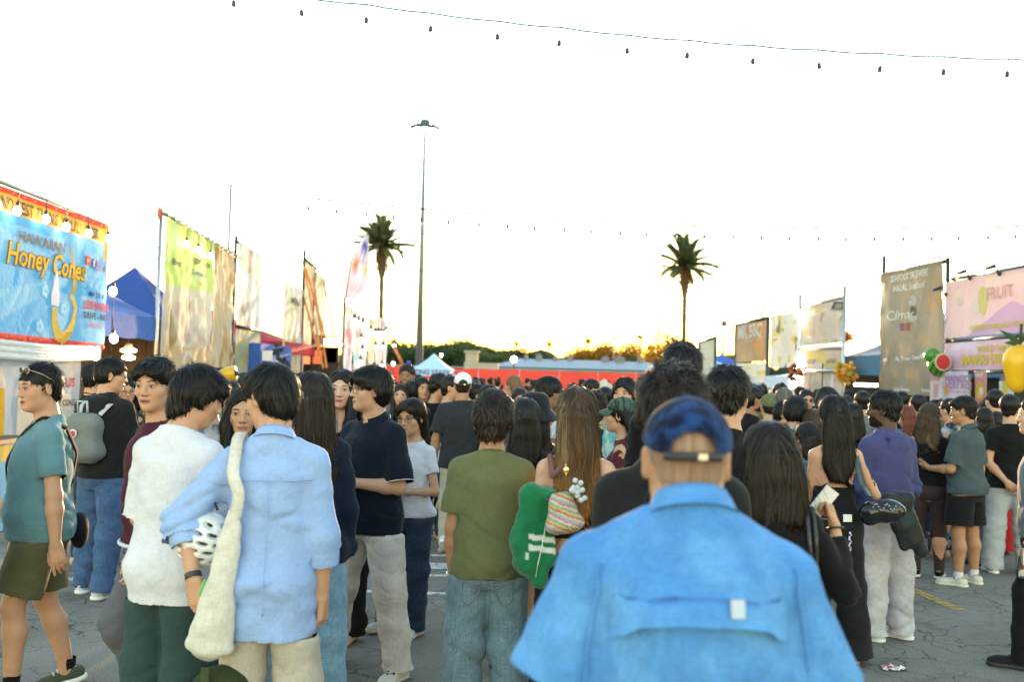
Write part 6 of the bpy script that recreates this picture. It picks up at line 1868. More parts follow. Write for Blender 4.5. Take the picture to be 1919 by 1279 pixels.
# ------------------------------------------------------------------ red fence, building, trees
def fence(label, A, B, h=2.12, step=2.45):
 A, B = Vector(A), Vector(B); rt = empty('red_fence', A, 0, label, 'fence')
 d = (B - A); Lf = d.length; n = int(Lf / step); u = d.normalized()
 for i in range(n + 1):
  p = u * (Lf * i / n); m = MB(); m.tube([p + Vector((0, 0, 0)), p + Vector((0, 0, h + .06))], .04, 6); m.build('post', M_STEEL, rt, True)
 m = MB(); m.tube([Vector((0, 0, h)), d + Vector((0, 0, h))], .028, 6); m.tube([Vector((0, 0, .1)), d + Vector((0, 0, .1))], .028, 6); m.build('rail', M_STEEL, rt, True)
 nv = Vector((-u.y, u.x, 0)); red = plain('red_mesh_cloth', (.74, .06, .04), .8, 0, .15, .6, .3, 3)
 for i in range(n):
  V = []; F = []; k = 8
  for a in range(k + 1):
   for b in range(4):
    t = a / k; p = u * (Lf * (i + .01 + .98 * t) / n) + nv * (-.05 + .04 * math.sin(t * 6 + i) * math.sin(b)) + Vector((0, 0, .08 + (h - .12) * b / 3 - (.05 * math.sin(t * math.pi) if b == 3 else 0)))
    V.append(p)
  for a in range(k):
   for b in range(3): F.append((a*4+b, (a+1)*4+b, (a+1)*4+b+1, a*4+b+1))
  obj('cloth_panel', new_mesh('cloth_panel', [tuple(v) for v in V], F, True), red, rt)
fence('long red mesh fence across the end of the lane', (-9.5, 58, 0), (13, 66, 0))
canopy('pale blue canopy lettered TASTING STATION before the red fence', W(771, 700, 47).x, W(843, 700, 47).x, 47, 50.5, 0, zat(805, 691, 47), zat(797, 662, 48.7), cloth('powder_blue_canvas', (.42, .58, .80), 'plain'), .36, text=('TASTING STATION', .30, (.05, .09, .22)))
# low white building
rt = empty('exhibition_hall', (W(1090, 700, 150).x, 150, 0), R(-3), 'long low hall with pale grey hipped roof and green fascia beyond the fence', 'building')
hw_, hd = 13.2, 9
m = MB(); m.box((0, 0, 1.35), (2 * hw_ - 2, 2 * hd - 2, 2.7)); m.build('wall', plain('pale_wall', (.34, .34, .32), .8, 0, .15, .4), rt)
m = MB(); m.box((0, 0, 2.72), (2 * hw_ - .6, 2 * hd - .6, .30)); m.build('fascia', plain('green_fascia', (.07, .15, .12), .7), rt)
m = MB(); V = [(-hw_, -hd, 2.9), (hw_, -hd, 2.9), (hw_, hd, 2.9), (-hw_, hd, 2.9), (-hw_ + 3.6, 0, 4.25), (hw_ - 3.6, 0, 4.25)]
m.add(V, [(0, 1, 5, 4), (1, 2, 5), (2, 3, 4, 5), (3, 0, 4), (0, 3, 2, 1)]); roof = m.build('roof', plain('pale_metal_roof', (.24, .27, .33), .7, 0, .12, .5), rt)
for (x, s_) in ((-6.5, .9), (-4.0, .6), (-1.8, .7), (3.5, 1.1), (5.6, 1.4), (8.6, .7), (-8.4, .5)):
 m = MB(); m.box((x, -1, 4.3), (s_, 1.0, .9)); m.box((x, -1, 4.8), (s_ * .6, .6, .35)); m.build('roof_vent', plain('vent_grey', (.16, .165, .18), .8), roof)
for k in range(11):
 m = MB(); m.box((-11 + 2.2 * k, -hd + .98, 1.5), (1.2, .06, 1.1)); m.build('window', plain('dark_window', (.05, .07, .08), .15), rt)
rt = empty('stone_gatehouse', W(902, 700, 130).xy.to_3d(), 0, 'small stone gatehouse with square turret left of the long hall', 'building')
m = MB(); m.box((0, 0, 1.6), (4.4, 4, 3.2)); m.build('wall', plain('sand_stone', (.34, .30, .24), .9, 0, .2, .8), rt)
m = MB(); m.box((-1.3, 0, 3.8), (1.6, 1.6, 1.5)); m.box((-1.3, 0, 4.62), (2.0, 2.0, .25)); m.build('turret', plain('sand_stone', (.34, .30, .24), .9), rt)
for x in (-1, .6): m = MB(); m.box((x, -2.02, 1.8), (.6, .08, .9)); m.build('window', plain('dark_window', (.05, .07, .08), .15), rt)
def leaf_mat(name, c, tr=.4):
 if name in MATS: return MATS[name]
 m, n, b = nodes(name); b.inputs["Roughness"].default_value = .6; b.inputs["Specular IOR Level"].default_value = .25
 oi = n.nodes.new("ShaderNodeTexCoord"); t = n.nodes.new("ShaderNodeTexNoise"); t.inputs["Scale"].default_value = .8; lk(n, oi.outputs["Object"], t.inputs["Vector"])
 mx = n.nodes.new("ShaderNodeMix"); mx.data_type = 'RGBA'; mx.inputs[6].default_value = (c[0] * .6, c[1] * .6, c[2] * .6, 1); mx.inputs[7].default_value = (c[0] * 1.5, c[1] * 1.4, c[2] * 1.2, 1)
 lk(n, t.outputs["Fac"], mx.inputs[0]); lk(n, mx.outputs[2], b.inputs["Base Color"])
 t_ = n.nodes.new("ShaderNodeBsdfTranslucent"); lk(n, mx.outputs[2], t_.inputs[0]); ms = n.nodes.new("ShaderNodeMixShader"); ms.inputs[0].default_value = tr
 lk(n, b.outputs[0], ms.inputs[1]); lk(n, t_.outputs[0], ms.inputs[2]); lk(n, ms.outputs[0], n.nodes["Material Output"].inputs[0]); MATS[name] = m; return m
M_BARK = plain('bark', (.09, .06, .045), .9, 0, .3, 3, .6, 6)
def crown_mesh(name, rx, ry, rz, n, lobes, seed, leaf=.45, dens=1.0):
 r = np.random.default_rng(seed)
 cs = r.normal(0, 1, (lobes, 3)); cs /= np.linalg.norm(cs, axis=1, keepdims=True); cs *= (.35 + .45 * r.random((lobes, 1))); cs[:, 2] = np.abs(cs[:, 2]) * .9 - .12
 rad = .22 + .26 * r.random(lobes)
 li = r.integers(0, lobes, n); d = r.normal(0, 1, (n, 3)); d /= np.linalg.norm(d, axis=1, keepdims=True)
 P = cs[li] + d * (rad[li] * (.55 + .5 * r.random(n)))[:, None]
 P = P * np.array([rx, ry, rz])
 a = r.normal(0, 1, (n, 3)); a /= np.linalg.norm(a, axis=1, keepdims=True); b = np.cross(a, d); b /= np.linalg.norm(b, axis=1, keepdims=True) + 1e-6
 s_ = (leaf * (.5 + r.random(n)))[:, None]
 V = np.stack([P - a * s_ * .5, P + b * s_ * .35, P + a * s_ * .5, P - b * s_ * .35], 1).reshape(-1, 3)
 return new_mesh(name, V, np.arange(4 * n).reshape(n, 4).astype(np.int32), False)
CR = [crown_mesh('crown', 1, 1, 1, 3400, 16, s, .085) for s in (1, 2, 3)] + [crown_mesh('crown', 1, 1, 1, 1500, 13, s, .085) for s in (4, 5)]
def tree(label, px, y, pytop, w, kind=0, mat=None, zb=.28, group='trees beyond the fence'):
 p = W(px, 700, y); zt = zat(px, pytop, y)
 root = empty('broadleaf_tree', (p.x, y, 0), random.random() * 6, label, 'tree', group)
 hz = zt * (1 - zb) / 2
 c = obj('crown', CR[kind].copy() if mat not in (None,) and False else CR[kind], None, root)
 if len(CR[kind].materials) == 0: CR[kind].materials.append(leaf_mat('leaf_a', (.05, .085, .03)))
 c.material_slots[0].link = 'OBJECT'; c.material_slots[0].material = mat or leaf_mat('leaf_a', (.05, .085, .03))
 c.location = (0, 0, zt * zb + hz * .95); c.scale = (w / 2, w / 2, hz * 1.32)
 m = MB(); m.tube([(0, 0, 0), (.1, 0, zt * .25), (0, .1, zt * .55)], [.035 * zt, .026 * zt, .012 * zt], 8)
 for k in range(4):
  a = k * 1.7 + random.random(); m.tube([(0, 0, zt * (.25 + .06 * k)), (math.cos(a) * w * .18, math.sin(a) * w * .18, zt * (.5 + .06 * k)), (math.cos(a) * w * .3, math.sin(a) * w * .3, zt * (.66 + .05 * k))], [.016 * zt, .010 * zt, .005 * zt], 6)
 m.build('trunk', M_BARK, root, True)
LG1 = leaf_mat('leaf_a', (.045, .08, .025)); LG2 = leaf_mat('leaf_olive', (.065, .08, .03)); LG3 = leaf_mat('leaf_dark', (.035, .05, .025)); LGG = leaf_mat('leaf_backlit', (.34, .19, .03), .65)  # low sun glowing through the crowns is put into the gold leaf colour
T = [(737, 170, 634, 13, 0, LG1, 'dense tree just right of the lilac banner end'), (757, 185, 640, 12, 1, LG1, 'round tree left of the light mast base'), (776, 190, 646, 12, 2, LG2, 'tree directly behind the light mast base'),
(815, 165, 641, 15, 0, LG1, 'broad green tree above the pale blue canopy'), (845, 170, 640, 15, 1, LG1, 'rounded green tree right of the light mast'), (858, 230, 633, 20, 2, LG2, 'taller olive tree behind the rounded ones'), (880, 230, 638, 18, 3, LG2, 'thin-topped tree at the middle of the left tree line'),
(905, 235, 646, 17, 1, LG2, 'olive tree above the stone gatehouse'), (893, 160, 657, 8, 2, LG1, 'low bush-like tree by the stone gatehouse'), (941, 158, 660, 9, 0, LG1, 'low green tree at the left end of the hall roof'), (938, 240, 652, 20, 1, LG3, 'dark rounded tree above the left roof end'),
(972, 245, 655, 20, 0, LG3, 'dark sloping tree beyond the hall roof vents'), (1000, 250, 662, 18, 2, LG3, 'low dark tree ending the left tree line'), (1050, 250, 668, 18, 1, LG3, 'low tree behind the hall ridge'),
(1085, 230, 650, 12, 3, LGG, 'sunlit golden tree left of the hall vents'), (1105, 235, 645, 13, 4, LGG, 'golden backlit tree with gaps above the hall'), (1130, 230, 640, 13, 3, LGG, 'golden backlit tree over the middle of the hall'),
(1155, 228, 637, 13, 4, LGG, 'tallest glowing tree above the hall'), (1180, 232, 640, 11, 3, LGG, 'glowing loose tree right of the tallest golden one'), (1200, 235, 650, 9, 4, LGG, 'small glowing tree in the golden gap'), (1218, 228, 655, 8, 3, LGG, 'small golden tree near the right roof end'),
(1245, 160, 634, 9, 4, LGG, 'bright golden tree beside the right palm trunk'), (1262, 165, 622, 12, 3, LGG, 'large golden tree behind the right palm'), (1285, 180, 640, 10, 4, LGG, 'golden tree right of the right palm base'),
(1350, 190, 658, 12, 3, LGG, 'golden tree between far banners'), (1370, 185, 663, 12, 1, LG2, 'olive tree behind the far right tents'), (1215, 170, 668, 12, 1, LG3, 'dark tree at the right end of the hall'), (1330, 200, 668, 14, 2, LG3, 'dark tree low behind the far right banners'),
(1160, 240, 664, 20, 0, LG3, 'dark mass tree beneath the golden crowns'), (1100, 245, 664, 20, 2, LG3, 'dark mass tree left of the golden crowns'), (720, 200, 650, 14, 1, LG1, 'tree half behind the lilac banner end')]
for (px, y, pt, w, k, mt, lab) in T: tree(lab, px, y, pt, w, k, mt)
m = MB()
for k in range(60):
 x = -260 + k * 9; hgt = random.uniform(5, 9); m.sphere((x, 330 + random.uniform(-10, 10), 2), (8, 5, hgt), 10, 6)
tag(m.build('distant_woodland', leaf_mat('leaf_far', (.04, .055, .03))), 'low dark band of distant woodland on the horizon', 'woodland', kind='stuff')
# palms
def palm(label, px, y, pytop_crown, pybase, seed, nfr=46, spread=1.0):
 r = random.Random(seed)
 base = W(px - 3, 700, y); topz = zat(px, pytop_crown, y)
 root = empty('date_palm', (base.x, y, 0), 0, label, 'palm tree', 'tall date palms')
 sc = y / 100.0
 top = Vector((W(px, pytop_crown, y).x - base.x, 0, topz))
 m = MB(); n = 26; pts = []; rs = []
 for i in range(n + 1):
  t = i / n; pts.append(top * t); rs.append((.27 - .05 * t + .02 * math.sin(i * 2.1)) * sc if t < .80 else (.48 - 1.2 * abs(t - .9)) * sc)
 m.tube(pts, rs, 10); m.build('trunk', plain('palm_bark', (.11, .075, .05), .95, 0, .4, 4, .8, 9), root, True)
# boots: cut leaf bases round the head of the trunk
 mb = MB()
 for k in range(70):
  a = k * 2.4; z = topz * (.82 + .17 * (k / 70)); rr = .50 * sc
  c = Vector((top.x * z / topz + rr * math.cos(a), rr * math.sin(a), z)); mb.tube([c, c + Vector((math.cos(a) * .22, math.sin(a) * .22, .30)) * sc], [.09 * sc, .04 * sc], 4)
 mb.build('leaf_bases', plain('palm_bark', (.11, .075, .05), .95), root)['kind'] = 'stuff'
 def frond_mesh(sag, ln):
  V = []; F = []
  P = [Vector((0, 0, 0))]; d = Vector((1, 0, 0)); a = 0
  seg = 12
  for i in range(seg):
   P.append(P[-1] + Vector((math.cos(a), 0, math.sin(a))) * ln / seg); a -= sag * (i / seg) * .32
  for i in range(1, seg * 6 + 1):
   t = i / (seg * 6); k = min(int(t * seg), seg - 1); p = P[k].lerp(P[k + 1], t * seg - k); tg = (P[k + 1] - P[k]).normalized()
   L_ = ln * .21 * math.sin(min(1, t * 1.15 + .12) * math.pi) ** .6 + .05
   up = Vector((-tg.z, 0, tg.x))
   for sy in (-1, 1):
    tip = p + tg * L_ * .75 + Vector((0, sy, 0)) * L_ * .55 + up * L_ * .12 - Vector((0, 0, L_ * .18))
    w = .075 * sc
    b_ = len(V); V += [p - tg * w, p + tg * w, tip]; F.append((b_, b_ + 1, b_ + 2))
  mm = MB(); mm.tube(P, [.10 * sc * (1 - .8 * i / seg) for i in range(seg + 1)], 4)
  b_ = len(V); V += mm.V; F += [tuple(x + b_ for x in f) for f in mm.F]
  return new_mesh('frond', [tuple(v) for v in V], F, False)
 MF = [frond_mesh(s, l * sc * 4.9) for s, l in ((.7, 1.0), (1.1, 1.0), (.4, .95), (1.5, .95))]
 for me in MF: me.materials.append(leaf_mat('palm_leaf', (.10, .125, .055), .45))
 for k in range(nfr):
  el_ = math.pi * .5 - (k / nfr) ** .8 * math.pi * .60; az = k * 2.39996
  o = obj('frond', MF[k % 4], None, root)
  o.matrix_local = Matrix.Translation(top + Vector((0, 0, .1 * sc))) @ Matrix.Rotation(az, 4, 'Z') @ Matrix.Rotation(-el_, 4, 'Y') @ Matrix.Rotation(r.uniform(-.4, .4), 4, 'X') @ Matrix.Scale(r.uniform(.85, 1.12), 4)
palm('tall date palm left of the light mast, behind the feather flag', 716, 100, 462, 690, 3)
palm('tall date palm standing above the golden trees on the right', 1284, 105, 500, 690, 8)
def mini_palm(px, y, pytop, lab):
 p = W(px, 700, y); zt = zat(px, pytop, y); root = empty('fan_palm', (p.x, y, 0), 0, lab, 'palm tree', 'small far palms on the skyline')
 m = MB(); m.tube([(0, 0, 0), (0, 0, zt)], [.35, .25], 6); m.build('trunk', M_BARK, root)
 m = MB()
 for k in range(60):
  v = Vector((random.gauss(0, 1), random.gauss(0, 1), random.gauss(0, .8))).normalized(); w = v.orthogonal().normalized() * .18
  m.add([Vector((0, 0, zt)) + w, Vector((0, 0, zt)) - w, Vector((0, 0, zt)) + v * 1.7], [(0, 1, 2)])
 m.build('crown', LGG, root)['kind'] = 'stuff'
mini_palm(1027, 260, 645, 'lone small far palm above the hall roof'); mini_palm(1101, 255, 640, 'small far palm at the left of the golden trees'); mini_palm(1199, 255, 632, 'small far palm between golden crowns'); mini_palm(1392, 240, 640, 'small far palm right of the far lamp mast'); mini_palm(966, 300, 645, 'tiny far palm poking above the dark trees'); mini_palm(1218, 250, 652, 'little far palm next to the right roof end')
# light mast
def mast(label, px, y, pytop, pxb, sc=1.0, heads=10):
 b = W(pxb, 700, y); t = W(px, pytop, y); root = empty('light_mast', (b.x, y, 0), 0, label, 'lamp post')
 h = t.z; dx = t.x - b.x
 m = MB(); m.tube([(0, 0, 0), (dx * .5, 0, h * .5), (dx, 0, h)], [.48 * sc, .30 * sc, .15 * sc], 12); m.build('pole', plain('mast_steel', (.16, .18, .20), .5, .5, .15), root, True)
 m = MB(); m.tube([(dx, 0, h - .1), (dx, 0, h + .25 * sc), (dx, 0, h + .6 * sc), (dx, 0, h + 1.1 * sc)], [.25 * sc, .5 * sc, .62 * sc, .5 * sc], 14)
 for k in range(heads):
  a = 2 * math.pi * k / heads; m.tube([(dx, 0, h + .3 * sc), (dx + 1.3 * sc * math.cos(a), 1.3 * sc * math.sin(a), h + .3 * sc)], .06 * sc, 5)
 m.build('lamp_ring', plain('dark_green_metal', (.04, .07, .07), .5), root)
 for k in range(heads):
  a = 2 * math.pi * k / heads; c = Vector((dx + 1.3 * sc * math.cos(a), 1.3 * sc * math.sin(a), h))
  m = MB(); m.tube([c + Vector((0, 0, .45)) * sc, c + Vector((0, 0, .3)) * sc, c + Vector((0, 0, -.1)) * sc], [.14 * sc, .38 * sc, .44 * sc], 10); lh = m.build('lamp_head', plain('dark_green_metal', (.04, .07, .07), .5), root, True)
  m = MB(); m.sphere(c + Vector((0, 0, -.12)) * sc, (.40 * sc, .40 * sc, .42 * sc), 12, 8); m.build('lamp_glass', plain('mast_glow', (.9, .85, .75), .3, emit=(1, .88, .68), estr=1.2), lh, True)
mast('very tall light mast with a ring of lamps left of centre', 796, 112, 243, 785, 1.0, 9)
mast('shorter far lamp mast between the right stall banners', 1357, 110, 612, 1352, .55, 4)
mast('small twin-headed far lamp mast among the golden trees', 1150, 200, 636, 1150, .55, 2)
for (px, py, y, lab) in ((963, 674, 120, 'glowing round street lamp above the left end of the hall roof'), (827, 666, 150, 'tiny white lamp in the trees right of the mast')):
 p = W(px, py, y); rt = empty('street_lamp', (p.x, p.y, 0), 0, lab, 'lamp post')
 m = MB(); m.tube([(0, 0, 0), (0, 0, p.z - .3)], .08, 6); m.build('post', M_BLACKMETAL, rt)
 m = MB(); m.sphere((0, 0, p.z), .36 if px == 963 else .2, 12, 8); m.build('globe', plain('street_glow', (1, .9, .6), .3, emit=(1, .82, .45), estr=6), rt, True)
# orange boom seen above the bun-haired man
m = MB(); a, b = W(738, 650, 40), W(755, 684, 40); m.tube([Vector((0, 0, 0)), b - a], .07, 6); o = m.build('orange_boom', plain('orange_paint', (.5, .16, .04), .5), None, True); o.location = a; tag(o, 'slanting orange boom against the trees above the man with the blue hair tie', 'pole')
# ------------------------------------------------------------------ overhead string lights
def overhead(label, pix, d0, d1, lit, scale, r, n_between=3, group='festoon lights across the lane', extra=()):
 P = []
 x0, x1 = pix[0][0], pix[-1][0]
 for (px, py) in pix: P.append(W(px, py, lerp(d0, d1, (px - x0) / (x1 - x0))))
 cab = []
 for i in range(len(P) - 1):
  for k in range(n_between): t = k / n_between; cab.append(P[i].lerp(P[i + 1], t) - Vector((0, 0, .012 * scale * math.sin(t * math.pi))))
 cab.append(P[-1])
 return lead(label, cab, lit, bulbs=P, scale=scale, group=group, r=r)
pix = [(438, -22), (562, -6), (687, 8), (808, 24), (933, 39), (1052, 51), (1174, 65), (1292, 75), (1415, 85), (1533, 93), (1653, 100), (1771, 106), (1890, 110), (2010, 113)]
overhead('nearest festoon cable with dark sockets and clear bulbs across the top of the sky', pix, 10.0, 10.0, 'o', 1.0, .008)
rp = lambda n, f: [f(k / (n - 1)) for k in range(n)]
overhead('second festoon cable sagging above the palms', rp(27, lambda t: (578 + 1380 * t, 370 + 62 * t * 1.35 + 70 * t * (1 - t) - 32 * t * t)), 22, 22, 'o', 1.5, .020)
overhead('third festoon cable faint over the far stalls', rp(29, lambda t: (745 + 820 * t, 500 + 58 * math.sin(t * math.pi * .62) - 0 * t)), 40, 40, 'o', 2.0, .018)
overhead('fourth faintest festoon cable low over the far crowd', rp(26, lambda t: (800 + 560 * t, 556 + 26 * math.sin(t * math.pi * .6))), 52, 52, 'o', 2.2, .022)
# ------------------------------------------------------------------ garments' cloth
K = {}
def ck(n, c, kind='knit', **kw): K[n] = cloth(n, c, kind, **kw); return K[n]
ck('black', (.0085, .0085, .0095)); ck('black2', (.014, .014, .0145)); ck('charcoal', (.026, .027, .031)); ck('navy', (.006, .010, .019)); ck('navy2', (.008, .013, .030))
ck('white', (.60, .61, .66), 'plain'); ck('white2', (.55, .56, .62), 'plain'); ck('teal', (.115, .235, .27)); ck('olive', (.125, .135, .060)); ck('oliveshort', (.095, .095, .048), 'plain')
ck('oxford', (.29, .42, .70), 'plain'); ck('bright_blue', (.072, .235, .54), 'chambray', col2=(.105, .30, .62)); ck('maroon', (.060, .010, .022), 'wool'); ck('greytrouser', (.105, .105, .12), 'plain'); ck('darkgreen', (.030, .058, .055), 'plain')
ck('beige', (.43, .39, .33), 'linen'); ck('linen', (.50, .47, .44), 'linen'); ck('jeans', (.055, .105, .21), 'denim'); ck('jeans_light', (.13, .20, .25), 'denim'); ck('jeans_sky', (.17, .30, .42), 'denim'); ck('jeans_dark', (.022, .040, .075), 'denim'); ck('jeans_black', (.013, .0135, .015), 'denim')
ck('khaki', (.36, .33, .24), 'plain'); ck('purple', (.058, .062, .165), 'knit'); ck('sweatgrey', (.36, .38, .40), 'knit'); ck('lightgrey', (.46, .46, .50), 'linen'); ck('brownleg', (.050, .030, .032)); ck('slate', (.055, .075, .085)); ck('greyblue', (.10, .13, .17)); ck('sky', (.30, .42, .60), 'plain')
ck('denimshirt', (.14, .24, .33), 'denim'); ck('red', (.33, .018, .018)); ck('mottle', (.42, .43, .45), 'plain', col2=(.12, .13, .15)); ck('floral', (.02, .025, .04), 'plain', col2=(.32, .36, .42)); ck('pinkish', (.5, .22, .26)); ck('mint', (.42, .58, .55), 'plain', col2=(.12, .34, .36))
ck('cap_blue', (.004, .008, .028), 'plain', col2=(.012, .045, .15), scale=1.6); ck('cap_green', (.055, .10, .075), 'plain'); ck('cap_white', (.66, .67, .74), 'plain'); ck('cap_brown', (.045, .035, .028), 'plain'); ck('hat_black', (.016, .018, .022), 'plain'); ck('straw', (.52, .46, .34), 'linen'); ck('grey', (.15, .16, .17)); ck('greytee', (.13, .145, .16)); ck('bag_green', (.035, .07, .03), 'plain'); ck('tan', (.35, .24, .15)); ck('wine', (.09, .02, .03)); ck('green_knit', (.008, .135, .05), 'wool')
SH_W = dict(mat=K['white'], sole=M_WHITEPL, low=True)
SH_CREAM = dict(mat=plain('cream_leather', (.55, .53, .44), .5), sole=plain('cream_sole', (.60, .57, .48), .5), low=True)
SH_B = dict(mat=K['black'], sole=M_WHITEPL, low=True, stripes=M_WHITEPL)
SH_DK = dict(mat=K['black2'], sole=M_RUBBER, low=True)
SH_CLOG = dict(mat=plain('cream_foam', (.56, .53, .46), .6), sole=plain('cream_foam', (.56, .53, .46), .6), low=True, laces=False)
HAND_DOWN = {q: dict(n=(-q, .1, 0)) for q in (-1, 1)}
def strap(name, pts, w, mat, parent=None, n=40, thick=.004, nrmf=None):
 """flat webbing along a smooth path; nrmf gives the outward side"""
 P = np.array(pts, np.float32); t = np.linspace(0, 1, len(P)); tt = np.linspace(0, 1, n)
 Q = np.stack([np.interp(tt, t, P[:, i]) for i in range(3)], 1)
 for _ in range(3): Q[1:-1] = (Q[:-2] + Q[1:-1] * 2 + Q[2:]) / 4
 T_ = np.gradient(Q, axis=0); T_ /= np.linalg.norm(T_, axis=1, keepdims=True) + 1e-6
 c = Q.mean(0)
 O_ = nrmf(Q) if nrmf is not None else (Q - c)
 O_ = O_ - T_ * (O_ * T_).sum(1, keepdims=True); O_ /= np.linalg.norm(O_, axis=1, keepdims=True) + 1e-6
 Sd = np.cross(T_, O_)
 V = np.stack([Q - Sd * w / 2, Q + Sd * w / 2, Q + Sd * w / 2 + O_ * thick, Q - Sd * w / 2 + O_ * thick], 1).reshape(-1, 3)
 b = np.arange(n - 1)[:, None] * 4 + np.arange(4)[None]; b2 = np.arange(n - 1)[:, None] * 4 + (np.arange(4)[None] + 1) % 4
 F = np.stack([b, b2, b2 + 4, b + 4], -1).reshape(-1, 4).astype(np.int32)
 return obj(name, new_mesh(name, V, F), mat, parent)
def on_surface(I, pts, off=.006, key='top'):
 f = I[key]; P = np.array(pts, np.float32)
 return project(f, P, off + .010, 6)
def toW(I, p):
 a = I['yaw']; c, s_ = math.cos(a), math.sin(a); l = I['loc']
 return Vector((l.x + c * p[0] - s_ * p[1], l.y + s_ * p[0] + c * p[1], float(p[2])))
def toL(I, w):
 a = -I['yaw']; c, s_ = math.cos(a), math.sin(a); l = I['loc']; dx, dy = w[0] - l.x, w[1] - l.y
 return np.array([c * dx - s_ * dy, s_ * dx + c * dy, w[2]], np.float32)
def held(I, name, label, cat):
 """a thing carried by a person but not part of them: own root at the person's place and heading"""
 return empty(name, I['loc'], I['yaw'], label, cat)
def soft(name, sd, lo, hi, h, mat, parent, amp=0.0, seed=1, vert=1.0):
 V, F = polygonize(sd, lo, hi, h); V, F = compact(V, F); V, F = open_cuts(V, F, sd.cuts(), h)
 if amp: V = folds(V, vnormals(V, F), amp, 1, seed, vert=vert)
 return obj(name, new_mesh(name, V, F), mat, parent)
A_ = lambda u, f: (u, f)
# ================================================================== FOREGROUND PEOPLE
# teal T-shirt man, far left
I = person(88, 675, 5.3, 118, 'm', 'light', build=1.10, belly=.035, seed=2, label='man in teal V-neck T-shirt and olive shorts walking left with sunglasses pushed up',
arms={-1: A_((-.20, -.12, -1), (-.10, -.06, -1)), 1: A_((.14, .05, -1), (.05, .25, -1))}, hands={-1: dict(n=(1, -.3, 0), curl=.28, f=(-.05, -.22, -1), point=.2)},
legs={-1: ((-.03, .30, -1), (0, -.02, -1), (0, 1, .15)), 1: ((.05, -.10, -1), (.02, -.32, -1), (.1, 1, -.25))}, head=(22, -4, 0),
top=dict(kind='tee', mat=K['teal'], ease=.026, hem=-.07, sleeve=.70, boxy=.8, vneck=True, amp=.012), bottom=dict(name='shorts', mat=K['oliveshort'], ease=.03, len=.47, amp=.010),
hair=dict(style='short', t=.010, line=.055), face=dict(open=.0016, gaze=-.3), shoes=dict(mat=plain('moss_mesh', (.05, .06, .035), .8), sole=M_WHITEPL, low=True, sock=K['black']))
rt = empty('sunglasses', I['loc'], I['yaw'], 'dark mirrored sunglasses resting on the teal shirt man\'s hair', 'sunglasses')
m = MB(); lm = MB(); HL = I['HL']
for q in (-1, 1):
 c = [HL(q * .034 + .024 * math.cos(a), .079, .096 + .017 * math.sin(a)) for a in np.linspace(0, 2 * math.pi, 15)[:-1]]
 lm.add([tuple(x) for x in c], [tuple(range(14))]); m.tube([tuple(x) for x in c] + [tuple(c[0])], .0016, 4, False)
 m.tube([tuple(HL(q * .058, .074, .096)), tuple(HL(q * .090, .03, .075)), tuple(HL(q * .094, -.03, .035))], .0018, 5)
m.tube([tuple(HL(-.011, .082, .102)), tuple(HL(.011, .082, .102))], .0018, 5)
fr = m.build('frame', M_GOLD, rt, True)
for k in range(2):
 mm = MB(); mm.add(lm.V[14*k:14*k+14], [tuple(range(14))]); mm.build('lens', plain('mirror_lens', (.12, .15, .2), .08, .6), fr)
rt = held(I, 'shoulder_bag', 'black cross-body bag slung over the teal shirt man\'s shoulder', 'bag')
tp = I['tp']
P = on_surface(I, [tp(-.10, -.07, .50), tp(-.075, .0, .545), tp(-.04, .09, .46), tp(.03, .14, .32), tp(.11, .13, .18), tp(.18, .07, .08)], .007)
strap('strap', P, .045, K['black'], rt)
P2 = on_surface(I, [tp(-.10, -.07, .50), tp(-.03, -.12, .38), tp(.06, -.13, .22), tp(.16, -.09, .08)], .007)
strap('strap', P2, .045, K['black'], rt)
sd = Sdf(); sd.ell(tp(.06, -.20, -.05), (.12, .05, .10), .01); soft('bag_body', sd, tp(.06, -.22, -.05) - .18, tp(.06, -.22, -.05) + .18, .012, K['black'], rt, .008)
# backpack man
I = person(203, 670, 7.6, -16, 'm', 'light', build=1.0, seed=3, label='man in black hoodie and blue jeans seen from behind with a small grey backpack', head=(-52, -4, 0),
arms={-1: A_((-.22, .15, -1), (.1, .9, -.4)), 1: A_((.25, .2, -1), (-.1, 1, .0))}, legs={-1: ((-.10, .10, -1), (-.05, -.02, -1)), 1: ((.06, -.08, -1), (.02, -.2, -1), (.1, 1, 0))},
top=dict(kind='hoodie', mat=K['black2'], ease=.042, hem=-.03, sleeve=1.95, boxy=1), bottom=dict(mat=K['jeans'], baggy=1.1, ease=.03, amp=.020), hair=dict(style='mop', t=.014, ears=False, nape=-.05), face=dict(glasses=1), shoes=SH_W)
rt = held(I, 'backpack', 'small square grey backpack with round red badge on the black hoodie', 'backpack'); tp = I['tp']
c = tp(-.02, -.20, .27); sd = Sdf(); T = I['T']
sd.loft(smooth_tab([(-.19, .09, .03, 0), (-.17, .12, .06, 0), (0, .13, .075, 0), (.15, .115, .055, 0), (.18, .08, .03, 0)]), c, T, .01, 4).ell(tp(-.02, -.265, .20), (.085, .03, .08), .02); soft('bag_body', sd, c - .26, c + .26, .012, cloth('grey_canvas', (.17, .18, .17), 'plain'), rt, .006)
m = MB(); m.tube([tuple(tp(-.09, -.19, .45)), tuple(tp(-.09, -.20, .53)), tuple(tp(-.01, -.20, .53)), tuple(tp(-.01, -.19, .45))], .009, 6); m.build('handle', K['lightgrey'], rt, True)
for q in (-1, 1): strap('strap', on_surface(I, [tp(-.02 + q * .09, -.15, .44), tp(q * .10, -.09, .50), tp(q * .10, .02, .53), tp(q * .11, .10, .42)], .008), .035, K['lightgrey'], rt)
